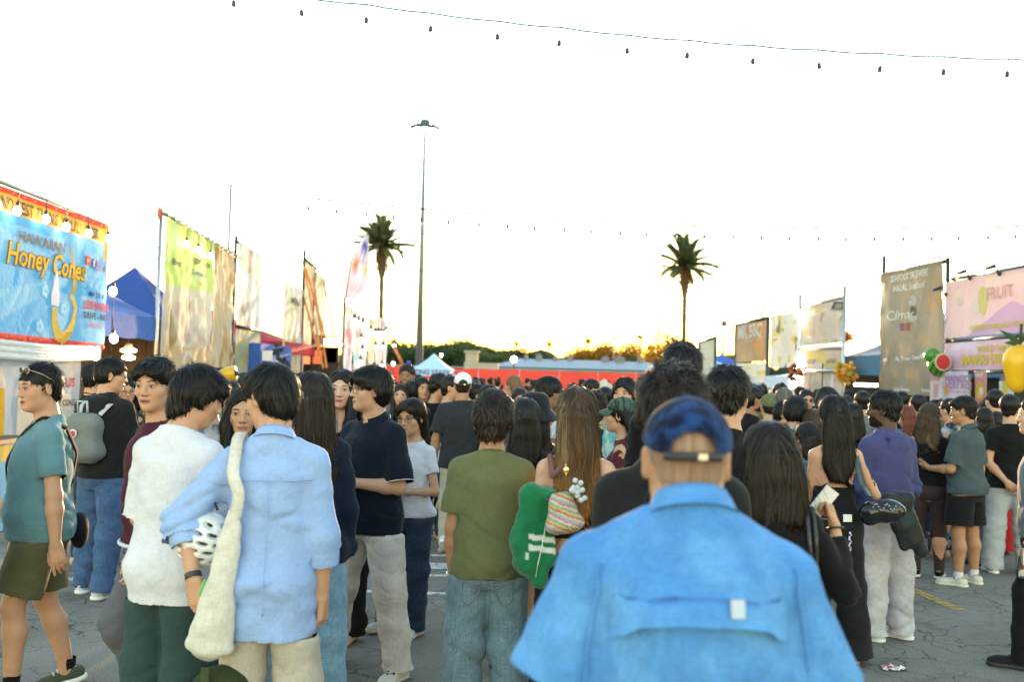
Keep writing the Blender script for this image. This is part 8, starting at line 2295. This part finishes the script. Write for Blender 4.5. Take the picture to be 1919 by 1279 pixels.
# bare-back woman
I = person(1566, 745, 6.3, 6, 'f', 'light', seed=25, build=.98, label='woman with waist-length black hair, bare back, black tube top and black wide jeans', head=(-8, -4, 0), arms={1: A_((.55, -.04, -1), (-.15, .7, .9)), -1: A_((-.12, .2, -1), (.1, .9, .5))}, hands={1: dict(f=(-.2, .5, .9), n=(-1, 0, 0), curl=.8)},
top=dict(kind='strapless', mat=K['black'], ease=.007, hem=.06, neck=.275, amp=.003), bottom=dict(mat=K['jeans_black'], ease=.018, waist=.10, baggy=1.5, flare=.05, amp=.012), hair=dict(style='long', len=.44, w=.98, n=2400, taper=2.2), legs={-1: ((-.06, .02, -1), (-.04, .0, -1)), 1: ((.12, .02, -1), (.05, .0, -1))})
P = project(I['B'], [I['el'][1] + np.array([.0, -.06, .08 + .02 * k]) + np.array([.012 * math.sin(k * 2.1), 0, 0]) for k in range(5)], .0012, 5)
m = MB(); [m.sphere(tuple(p), (.007, .002, .010), 6, 4) for p in P]; m.build('arm_tattoo', plain('tattoo_ink', (.03, .04, .04), .6), I['root'], True)['kind'] = 'stuff'
rt = held(I, 'black_handbag', 'glossy black handbag with wide strap and studs on the bare-back woman\'s arm', 'bag')
c = toL(I, W(1655, 958, 6.15)); sd = Sdf(); sd.ell(c, (.145, .07, .075), .02).ell(c + np.array([-.08, 0, -.03]), (.06, .06, .07), .03); soft('bag_body', sd, c - .2, c + .2, .008, plain('patent_black', (.012, .013, .015), .14), rt, .016, 5, .8)
strap('strap', [I['tp'](.125, .04, .49), I['tp'](.12, -.03, .52), I['tp'](.115, -.10, .42), I['tp'](.13, -.14, .28), c + np.array([-.11, -.04, .09])], .042, plain('strap_leather', (.03, .045, .05), .35), rt, nrmf=lambda Q: np.tile([.1, -1., .1], (len(Q), 1)))
m = MB()
for k in range(14): m.sphere(tuple(c + np.array([-.10 + .011 * k, -.075, .03 + .02 * math.sin(k)])), .006, 6, 4)
m.build('studs', M_STEEL, rt, True)['kind'] = 'stuff'
rt = held(I, 'key_charm', 'string of white and lilac beads hanging from the bare-back woman\'s back pocket', 'charm'); p = toL(I, W(1593, 1000, 6.14)); m = MB()
for k in range(9): m.sphere(tuple(p + np.array([.006 * math.sin(k * 1.9), 0, -.013 * k])), .0075, 8, 5, col=[(.65, .65, .75), (.35, .3, .6), (.6, .6, .62)][k % 3])
m.build('beads', M_FACE, rt, True, True)['kind'] = 'stuff'
rt = held(I, 'pocket_phone', 'pale phone sticking out of the bare-back woman\'s back pocket', 'phone'); p = toL(I, W(1588, 972, 6.17)); m = MB(); m.box(tuple(p), (.055, .01, .045)); m.build('phone_body', M_WHITEPL, rt)
rt = held(I, 'black_jacket', 'black jacket draped beside the glossy handbag and hanging to knee height', 'jacket'); c = toL(I, W(1700, 985, 6.5)); sd = Sdf(); [sd.cone(c + np.array(a), c + np.array(b), ra, rb, .03) for a, b, ra, rb in (((-.13, 0, .16), (.03, 0, -.10), .045, .055), ((-.03, 0, .17), (.10, 0, -.17), .045, .045), ((-.12, 0, .10), (-.02, 0, -.14), .04, .03), ((-.14, 0, .16), (.0, 0, .17), .05, .05))]; soft('cloth', sd, c - .42, c + .42, .012, cloth('satin_black', (.022, .028, .028), 'plain', rough=.45), rt, .022, 9, 1.2)
# purple hoodie man
I = person(1662, 735, 6.9, 24, 'm', 'dark', seed=26, build=1.08, label='man in purple-blue hoodie and pale sweatpants with head turned left', head=(38, 0, 0), arms={-1: A_((-.2, .25, -1), (.2, .9, .8)), 1: A_((.16, .02, -1), (-.1, .6, -.8))}, legs={-1: ((.0, .05, -1), (0, 0, -1), (-.6, 1, 0)), 1: ((.13, .0, -1), (.04, -.02, -1), (-.5, 1, 0))},
top=dict(kind='hoodie', mat=K['purple'], ease=.042, hem=.0, sleeve=1.95, amp=.012), bottom=dict(mat=K['lightgrey'], ease=.036, baggy=1.2, amp=.022), hair=dict(style='short', t=.016, nape=-.05, amp=.006), face=dict(beard=(.012, .008, .007)), shoes=SH_W)
I = person(1518, 797, 7.2, 20, 'f', 'light', seed=27, label='woman in grey hoodie and black cap beside the bare-back woman', head=(-10, -10, 0), top=dict(kind='hoodie', mat=K['greyblue'], sleeve=1.9, ease=.04), bottom=dict(mat=K['jeans_dark']), hair=dict(style='long', len=.2, t=.004, col='dark'), hat=dict(kind='cap', mat=K['hat_black']), arms={q: A_((q * .2, .2, -1), (-q * .3, .7, .7)) for q in (-1, 1)})
person(1526, 772, 8.0, 5, 'f', 'light', seed=28, label='woman with brown hair parted behind the grey hoodie woman', top=dict(kind='tee', mat=K['tan']), bottom=dict(mat=K['jeans_dark']), hair=dict(style='long', len=.34, col='brown'))
# cap woman
I = person(1742, 758, 9.2, -22, 'f', 'light', seed=29, build=1.15, label='woman in dark brown cap with long wavy brown hair and brown leggings', head=(-28, -4, 0), top=dict(kind='tee', mat=K['black'], ease=.02, hem=.04, sleeve=.95), bottom=dict(name='leggings', mat=K['brownleg'], ease=.014, amp=.003), hair=dict(style='long', len=.34, col='brown', w=1.2, wave=.8, amp=.012, col2=(.20, .11, .05), n=1400, t=.004), hat=dict(kind='cap', mat=K['cap_brown']), shoes=SH_B, arms={q: A_((q * .25, .25, -1), (-q * .2, 1, -.1)) for q in (-1, 1)})
# shorts man on the right
I = person(1812, 745, 8.9, 38, 'm', 'tan', seed=30, build=1.12, label='man in dark slate polo, black shorts and cream trainers holding a phone', head=(24, -4, 0), arms={-1: A_((-.22, .15, -1), (.25, 1, -.05)), 1: A_((.20, -.04, -1), (0, .12, -1))}, hands={-1: dict(f=(.1, 1, .2), n=(.6, 0, .8), curl=.6)},
top=dict(kind='polo', mat=K['slate'], ease=.034, hem=-.06, sleeve=.85, wide=.01, mat_collar=K['slate']), bottom=dict(name='shorts', mat=K['black'], ease=.035, len=.46), hair=dict(style='short', t=.016, fringe=.004, nape=-.055), face={}, shoes=dict(SH_CREAM, sock=K['white']), legs={-1: ((-.10, .02, -1), (-.03, -.03, -1), (-.3, 1, 0)), 1: ((.08, .0, -1), (.02, -.04, -1), (.0, 1, 0))})
rt = held(I, 'mobile_phone', 'black phone held out by the slate polo man', 'phone'); p = I['wr'][-1] + I['hf'][-1] * .10 + np.array([0, 0, .02]); m = MB(); m.box((0, 0, 0), (.07, .009, .14)); o = m.build('phone_body', M_BLACKPL, rt); o.location = tuple(p); o.rotation_euler = (-.6, .2, .3)
I = person(1893, 742, 9.5, -12, 'm', 'light', seed=31, build=1.05, label='man in black T-shirt and grey sweatpants, hands behind his back, at the right edge', head=(-30, 0, 0), arms={-1: A_((-.22, -.30, -1), (.50, -.40, -.62)), 1: A_((.22, -.30, -1), (-.45, -.40, -.55))}, hands={-1: dict(f=(.6, 0, -.5), n=(0, 1, 0), curl=.5)},
top=dict(kind='tee', mat=K['black'], ease=.026, sleeve=.62, hem=-.06), bottom=dict(mat=K['sweatgrey'], ease=.036, baggy=1.5, flare=.01, amp=.018), hair=dict(style='short', t=.018, nape=-.055), face={}, shoes=SH_W, legs={-1: ((-.10, .02, -1), (-.05, -.02, -1)), 1: ((.14, .02, -1), (.06, -.02, -1))})
person(1846, 768, 9.9, 8, 'f', 'light', seed=32, label='woman with black hair and light denim trousers just behind the slate polo man', top=dict(kind='tank', mat=K['black']), bottom=dict(mat=K['greyblue'], baggy=1.4), hair=dict(style='long', len=.3), head=(-30, 0, 0), shoes=dict(mat=plain('sandal', (.12, .05, .03), .5), sole=M_RUBBER, low=True, laces=False))
person(1868, 776, 10.6, -10, 'f', 'light', seed=33, label='dark-haired woman in green top and long red trousers near the right edge', top=dict(kind='tee', mat=cloth('leafgreen', (.03, .09, .03))), bottom=dict(mat=K['red'], baggy=1.2, flare=.03), hair=dict(style='long', len=.3, n=300), shoes=SH_DK)
person(1866, 731, 10.9, 4, 'm', 'light', seed=34, label='man with faded black haircut in denim shirt before the mango posters', build=1.15, top=dict(kind='shirt', mat=K['denimshirt'], sleeve=1.9), bottom=dict(mat=K['jeans_dark']), hair=dict(style='crop', t=.012, nape=-.01))
person(1782, 782, 10.3, 30, 'm', 'light', seed=35, label='person in navy shirt with pale floral print behind the slate polo man', top=dict(kind='shirt', mat=K['floral'], sleeve=.9), bottom=dict(mat=K['jeans']), hair=dict(style='short'), H=1.62)
person(1700, 762, 10.8, 10, 'f', 'light', seed=36, label='woman with reddish hair and pink clip in the crowd before the brown banner', top=dict(kind='tee', mat=K['wine']), bottom=dict(mat=K['jeans_dark']), hair=dict(style='long', col='red', len=.3), H=1.52)
# person mostly outside the right edge with a water bottle
I = person(1950, 742, 6.35, 60, 'm', 'fair', seed=37, label='person at the right edge, only a bare arm and dark shoe in view', arms={-1: A_((-.25, .1, -1), (-.10, .10, -1)), 1: A_((.2, 0, -1), (0, .2, -1))}, hands={-1: dict(curl=1.0, f=(0, .15, -1))}, legs={-1: ((-.10, .18, -1), (-.04, .06, -1), (0, 1, 0)), 1: ((.1, -.1, -1), (0, -.1, -1))}, top=dict(kind='tee', mat=K['grey'], sleeve=.5), bottom=dict(mat=K['black'], baggy=.6), hair=dict(style='short', n=50), shoes=SH_DK)
rt = held(I, 'water_bottle', 'clear plastic bottle held low by the person at the right edge', 'bottle'); p = I['wr'][-1] + I['hf'][-1] * .10; m = MB(); m.tube([tuple(p + np.array([0, .02, z])) for z in (.06, .03, -.02, -.12, -.13)], [.014, .016, .032, .033, .028], 14); m.build('bottle_body', glass_mat('clear_plastic', (.85, .88, .9), .1, .3), rt, True); m = MB(); m.tube([tuple(p + np.array([0, .02, z])) for z in (.085, .06)], .016, 12); m.build('cap', M_BLACKPL, rt)
a = I['wr'][-1]; Z = nrm(a - I['el'][-1]); X_ = nrm(np.cross(Z, [0, 1, 0])); rt = held(I, 'watch', 'pale watch strap on the bare arm at the right edge', 'watch'); ring(rt, a - Z * .02, np.stack([X_, np.cross(Z, X_), Z], 1), .031, .006, K['lightgrey'], 'band')
person(-62, 690, 4.9, 150, 'm', 'fair', seed=38, build=1.1, label='person at the left edge of whom only a pinkish bare arm shows', arms={-1: A_((-.30, .0, -1), (-.05, .2, -1)), 1: A_((.1, 0, -1), (0, .1, -1))}, top=dict(kind='tank', mat=K['white2']), bottom=dict(mat=K['khaki']), hair=dict(style='short', n=50))
# ================================================================== MIDDLE CROWD, one by one
HF = {q: A_((q * .15, .2, -1), (-q * .3, 1, .1)) for q in (-1, 1)}
def mp(px, py, d, yaw, sex, skin, label, top, hair, H=None, head=(0, 0, 0), face=None, hat=None, seed=0, build=1.0, bottom='jeans_dark', arms=None, shoes=None, legs=None):
 return person(px, py, d, yaw, sex, skin, build=build, label=label, top=top, bottom=dict(mat=K[bottom], baggy=.6), hair=hair, head=head, face=face, hat=hat, seed=40 + seed, arms=arms, H=H, shoes=shoes, legs=legs)
T_ = lambda c, k='tee', **kw: dict(kind=k, mat=K[c], **kw)
I = mp(868, 698, 10.0, 4, 'm', 'tan', 'stocky man in white trucker cap and charcoal T-shirt walking away', T_('charcoal', ease=.045, sleeve=.8, hem=-.10, wide=.015), dict(style='crop', t=.004), hat=dict(kind='cap', mat=K['cap_white'], arch=1), seed=1, build=1.22, bottom='khaki', arms={-1: A_((-.30, -.04, -1), (-.06, .1, -1)), 1: A_((.25, .1, -1), (0, .3, -1))}, shoes=SH_W, legs={-1: ((-.10, -.12, -1), (-.05, -.62, -1), (0, 1, -1.2)), 1: ((.04, .12, -1), (.02, 0, -1))})
I = mp(764, 684, 11.4, 172, 'm', 'brown', 'bearded man with hair knotted in a blue tie and grey T-shirt', T_('greytee'), dict(style='bun', t=.016), face=dict(beard=(.02, .012, .01)), seed=2, build=1.1, H=1.84)
m = MB(); m.sphere(tuple(I['HL'](0, -.06, .15)), (.030, .03, .022), 10, 6); m.build('hair_tie', plain('royal_blue_tie', (.03, .08, .5), .7), I['root'], True)
mp(751, 722, 10.9, 184, 'f', 'light', 'woman with long brown hair facing the camera left of the bearded man', T_('black'), dict(style='long', col='dark', len=.3, front=.1), face={}, seed=3)
mp(791, 708, 11.0, 205, 'm', 'light', 'man in black T-shirt looking right, below the pale blue canopy', T_('black', sleeve=.8), dict(style='short'), face={}, seed=4)
mp(818, 703, 10.9, 215, 'm', 'light', 'man with thick curly black hair in black T-shirt standing beside the white cap man', T_('black', ease=.035, sleeve=.85), dict(style='curly', t=.03, amp=.012), face={}, head=(35, -12, 0), seed=5, bottom='jeans_black', arms={1: A_((.2, .05, -1), (.05, .1, -1)), -1: A_((-.2, .05, -1), (.0, .3, -1))})
mp(843, 706, 10.6, -100, 'm', 'light', 'man in profile behind the thick curly-haired man', T_('sky'), dict(style='mop', ears=False), face={}, seed=6)
mp(855, 718, 12.0, 190, 'f', 'light', 'woman with a small pale face left of the white trucker cap', T_('white2'), dict(style='long', len=.25), face={}, seed=7)
mp(893, 722, 10.8, -60, 'f', 'tan', 'woman with pink sunglasses on dark hair in profile right of the white trucker cap', T_('charcoal'), dict(style='bun', t=.012), head=(-30, 0, 0), face={}, seed=8)
mp(918, 724, 10.0, -65, 'f', 'light', 'woman with straight dark brown hair in profile behind the olive T-shirt man', T_('black'), dict(style='long', col='dark', len=.3), head=(-25, 4, 0), face={}, seed=9)
I = mp(964, 705, 12.0, 20, 'f', 'light', 'woman with golden-edged light brown ponytail and white top, seen from behind', T_('sky', 'tank'), dict(style='long', col='lightbrown', len=.32, w=.9, col2=(.35, .18, .06)), seed=10, head=(30, 0, 0))
mp(974, 730, 10.4, 188, 'f', 'tan', 'woman with glasses facing the camera between olive man and bucket hat', T_('grey'), dict(style='long', col='dark', len=.25), face=dict(glasses=1), seed=11)
mp(1025, 710, 9.0, -55, 'm', 'brown', 'man with full wavy black hair turned right, above the bucket hat', T_('white2'), dict(style='curly', t=.028, nape=-.06), head=(-40, -4, 0), face={}, seed=12, build=1.05)
mp(1108, 712, 12.5, -75, 'm', 'tan', 'short-haired man in profile left of the cone-shaped straw hat', T_('tan'), dict(style='short'), head=(-12, 0, 0), face=dict(beard=(.03, .02, .015)), seed=13)
mp(1132, 716, 13.0, 0, 'f', 'light', 'person wearing a pale conical straw hat deep in the crowd', T_('straw'), dict(style='short', t=.003), hat=dict(kind='conical', mat=K['straw']), seed=14)
mp(1135, 728, 11.0, 10, 'm', 'tan', 'round-headed person with short black hair below the cone-shaped hat', T_('tan'), dict(style='short'), seed=15)
mp(1172, 712, 8.0, 130, 'm', 'light', 'man with curly hair glancing back over the green cap, in mint patterned shirt', T_('mint', 'shirt', sleeve=.9), dict(style='curly', t=.024, nape=-.05), head=(25, 8, 0), face=dict(gaze=.5), seed=16)
mp(1116, 740, 8.4, 5, 'f', 'light', 'woman with fuzzy dark brown hair right of the copper-haired woman', T_('charcoal'), dict(style='curly', col='dark', t=.03, nape=-.09), seed=17)
mp(1213, 703, 7.3, 0, 'm', 'light', 'man with buzz-cut grey-brown hair beside the curly dark hoodie man', T_('mint', 'shirt', sleeve=.9), dict(style='crop', col='brown', t=.006), seed=18)
mp(1410, 728, 10.3, -70, 'm', 'tan', 'bearded man in tank top with dark wavy hair turned right', T_('black', 'tank'), dict(style='mop', t=.018, ears=False), head=(-15, 0, 0), face=dict(beard=(.02, .012, .01)), seed=19, build=1.1)
mp(1442, 744, 10.0, 0, 'm', 'light', 'person in olive knit beanie before the right stalls', T_('olive'), dict(style='short', t=.003), hat=dict(kind='beanie', mat=K['olive']), seed=20, H=1.62)
mp(1470, 728, 9.3, -8, 'm', 'tan', 'man with grey faded haircut in pale blue shirt', T_('sky', 'shirt', sleeve=1.9), dict(style='crop', col='grey', t=.007, nape=-.05), seed=21, build=1.1)
mp(1463, 720, 11.5, 0, 'f', 'light', 'woman with black hair bun behind the grey faded haircut', T_('black'), dict(style='bun', t=.014), seed=22)
mp(1511, 732, 12.0, 178, 'm', 'light', 'man in dark sunglasses facing the camera under the scaffold', T_('black'), dict(style='short'), face=dict(shades=1), seed=23)
mp(1541, 728, 9.8, -40, 'm', 'brown', 'man with shaggy black hair leaning forward in white T-shirt', T_('white'), dict(style='mop', t=.026, amp=.008), head=(-45, -20, 0), face={}, seed=24)
mp(1463, 762, 9.0, -120, 'm', 'light', 'boyish man looking down right with dark bowl haircut', T_('white2'), dict(style='mop', t=.012, ears=False, fringe=.012), head=(0, -14, 0), face={}, seed=25, H=1.58)
mp(1490, 748, 8.1, -10, 'm', 'light', 'man with thick black hair in grey-white patterned shirt', T_('mottle', 'shirt', sleeve=.9), dict(style='mop', t=.022, ears=False, nape=-.055), head=(-20, -8, 0), seed=26)
mp(1598, 760, 9.2, -5, 'f', 'light', 'person with dark hair just left of the purple hoodie man\'s head', T_('black'), dict(style='long', len=.25), seed=27)
mp(1618, 735, 11.0, 10, 'm', 'light', 'man with short black hair beyond the purple hoodie', T_('grey'), dict(style='short'), seed=28)
mp(1690, 735, 12.5, 0, 'm', 'tan', 'dark-haired man under the brown seafood banner', T_('slate'), dict(style='short'), seed=29)
mp(1722, 742, 11.6, 15, 'm', 'tan', 'man with cropped hair right of the pink clip woman', T_('charcoal'), dict(style='crop'), seed=30)
mp(592, 712, 8.8, 175, 'f', 'light', 'woman in dusty pink top with dark hair behind the navy jacket woman', T_('pinkish'), dict(style='long', len=.3), head=(-40, 0, 0), seed=31)
mp(727, 715, 12.0, 160, 'f', 'light', 'woman with brown hair between polo man and bearded man', T_('tan'), dict(style='long', col='brown', len=.25), face={}, seed=32)
mp(890, 714, 14.0, 10, 'm', 'tan', 'man in sun-faded camouflage cap deep in the crowd', T_('khaki'), dict(style='crop'), hat=dict(kind='cap', mat=cloth('camo', (.12, .12, .07), 'plain', col2=(.25, .23, .15))), seed=33)
mp(845, 702, 16.0, 0, 'm', 'light', 'person in white cap just left of the white trucker cap man, farther off', T_('white2'), dict(style='crop'), hat=dict(kind='cap', mat=K['cap_white']), seed=34)
mp(1655, 745, 12.0, 0, 'm', 'light', 'person with black cap far behind the purple hoodie', T_('black'), dict(style='crop'), hat=dict(kind='cap', mat=K['hat_black']), seed=35)
mp(1848, 752, 12.5, 0, 'f', 'fair', 'person in pink behind the denim shirt man', T_('pinkish'), dict(style='bun', col='dark'), seed=36)
mp(462, 700, 11.5, 10, 'm', 'light', 'dark-haired person behind the baby and white-top woman', T_('black'), dict(style='short'), seed=37)
mp(612, 715, 11.0, 0, 'm', 'light', 'dark-haired man in the gap left of the necklace woman', T_('charcoal'), dict(style='short'), seed=38)
# ================================================================== FAR CROWD: copies of a few people
def copy_person(src, loc, yaw, label, group, sc, mats=None):
 r = src.copy(); COL.objects.link(r); r.location = loc; r.rotation_euler = (0, 0, yaw); r.scale = (sc, sc, sc)
 r['label'] = label; r['group'] = group
 for ch in src.children:
  c = ch.copy(); COL.objects.link(c); c.parent = r
  if mats and ch.name.split('.')[0] in mats:
   c.material_slots[0].link = 'OBJECT'; c.material_slots[0].material = mats[ch.name.split('.')[0]]
 return r
far = Vector((0, 20, 0))
protos = []
specs = [('m', 'light', dict(style='short'), None, 0), ('m', 'tan', dict(style='curly', t=.024), None, 20), ('f', 'light', dict(style='long', len=.32), None, -15), ('f', 'tan', dict(style='long', col='brown', len=.3), None, 10),
('m', 'light', dict(style='mop', t=.02), None, -60), ('f', 'light', dict(style='bun'), None, 70), ('m', 'brown', dict(style='crop'), None, 160), ('f', 'light', dict(style='long', len=.28, front=.1), None, 185), ('m', 'tan', dict(style='short', t=.004), 'cap', 0)]
hname = ['short black hair', 'curly dark hair', 'long black hair', 'long brown hair', 'shaggy black hair', 'hair in a bun', 'cropped hair', 'long hair turned back', 'a dark cap']
spots = []
rr = random.Random(21)
def free(x, y, rmin):
 return all((x - a) ** 2 + (y - b) ** 2 > rmin ** 2 for a, b in spots)
tries = 0
want = []
for (y0_, y1_, n_) in ((10.8, 16, 26), (16, 26, 70), (26, 44, 80)):
 k = 0
 while k < n_ and tries < 20000:
  tries += 1
  y = rr.uniform(y0_, y1_); x = rr.uniform(-4.7 if y < 16 else -4.9, 6.3)
  if y < 13 and not (-1.6 < x < 5.8): continue
  if y < 17 and x < -2.6: continue
  if free(x, y, .48 if y < 16 else .42): spots.append((x, y)); want.append((x, y)); k += 1
tops_ = ['black', 'charcoal', 'navy', 'white2', 'greytee', 'olive', 'slate', 'black2', 'sky', 'maroon', 'tan', 'black']
tname = dict(black='black', charcoal='charcoal', navy='navy', white2='white', greytee='grey', olive='olive', slate='slate', black2='black', sky='pale blue', maroon='maroon', tan='tan')
for i, (x, y) in enumerate(want):
 k = rr.randrange(len(specs)) if i >= len(specs) else i
 if k in (6, 7) and rr.random() < .6: k = rr.randrange(5)
 tc = tops_[rr.randrange(len(tops_))]
 band_ = 'near crowd' if y < 16 else ('middle crowd' if y < 26 else 'far crowd by the fence')
 lab = 'person with %s, %s top, in the %s' % (hname[k], tname[tc], band_)
 grp = 'people packed together in the lane'
 sex, skn, hr, hat, hy = specs[k]
 if i < len(specs):
  k = i; sex, skn, hr, hat, hy = specs[k]; lab = 'person with %s, %s top, in the %s' % (hname[k], tname[tc], band_)
  I = person(0, 0, y, hy, sex, skn, H=1.70 if sex == 'm' else 1.60, loc=Vector((x, y, 0)), label=lab, group=grp, top=dict(kind='tee', mat=K[tc], name='t_shirt'), bottom=dict(mat=K['jeans_dark']), hair=dict(hr, n=260), hat=dict(kind='cap', mat=K['hat_black']) if hat else None, face={} if k in (6, 7, 4) else None, seed=90 + k, res=.014, arms=HF if k % 2 else None)
  protos.append(I['root'])
 else:
  copy_person(protos[k], (x, y, 0), R(specs[k][4] + rr.uniform(-25, 25)), lab, grp, rr.uniform(.90, .99), {'t_shirt': K[tc]})
# ------------------------------------------------------------------ small things on the ground
rt = empty('pushchair', (W(1752, 990, 10.4).x, 10.4, 0), .5, 'dark pushchair with spoked wheels half hidden behind the slate polo man', 'pushchair')
for (x, y) in ((-.25, 0), (.25, .1), (-.25, .6), (.25, .6)):
 m = MB(); r_ = .14; m.tube([(x, y + r_ * math.cos(a), r_ + .01 + r_ * math.sin(a)) for a in np.linspace(0, 2 * math.pi, 21)], .018, 6, False); w = m.build('wheel', M_RUBBER, rt, True)
 m = MB(); [m.tube([(x, y, r_ + .01), (x, y + r_ * math.cos(a), r_ + .01 + r_ * math.sin(a))], .004, 4) for a in np.linspace(0, 6.28, 9)[:-1]]; m.build('spokes', M_STEEL, w)['kind'] = 'stuff'
m = MB(); [m.tube(p, .014, 6) for p in ([(-.25, 0, .15), (-.22, .3, .5), (-.22, -.25, 1.0)], [(.25, 0, .15), (.22, .3, .5), (.22, -.25, 1.0)], [(-.25, .6, .15), (-.22, .3, .5)], [(.25, .6, .15), (.22, .3, .5)], [(-.22, -.25, 1.0), (.22, -.25, 1.0)])]; m.build('frame', M_BLACKMETAL, rt, True)
sd = Sdf(); sd.ell((0, .25, .58), (.2, .24, .2), .02); soft('seat', sd, np.array([-.3, -.1, .3]), np.array([.3, .6, .9]), .02, K['black'], rt, .01)
p = G(1676, 1257); rg = np.random.default_rng(3); nx_ = 9
V = []; C = []
for i in range(nx_):
 for j in range(6): V.append((p.x + (i / 8 - .5) * .15 + rg.normal(0, .004), p.y + (j / 5 - .5) * .08 + rg.normal(0, .004), .006 + abs(rg.normal(0, .012)))); C.append((.55, .05, .05) if (j in (2, 3) and i < 6) else (.66, .64, .64))
F = [(i*6+j, (i+1)*6+j, (i+1)*6+j+1, i*6+j+1) for i in range(nx_ - 1) for j in range(5)]
o = obj('crumpled_wrapper', new_mesh('crumpled_wrapper', V, F, False, np.array(C)), M_FACE); tag(o, 'crumpled white and red wrapper on the asphalt at the lower right', 'litter')
p = G(262, 1185); m = MB(); m.box((p.x, p.y, .004), (.035, .02, .004)); tag(m.build('paper_scrap', M_WHITEPL), 'tiny white paper scrap on the asphalt beside the grey trousers', 'litter')
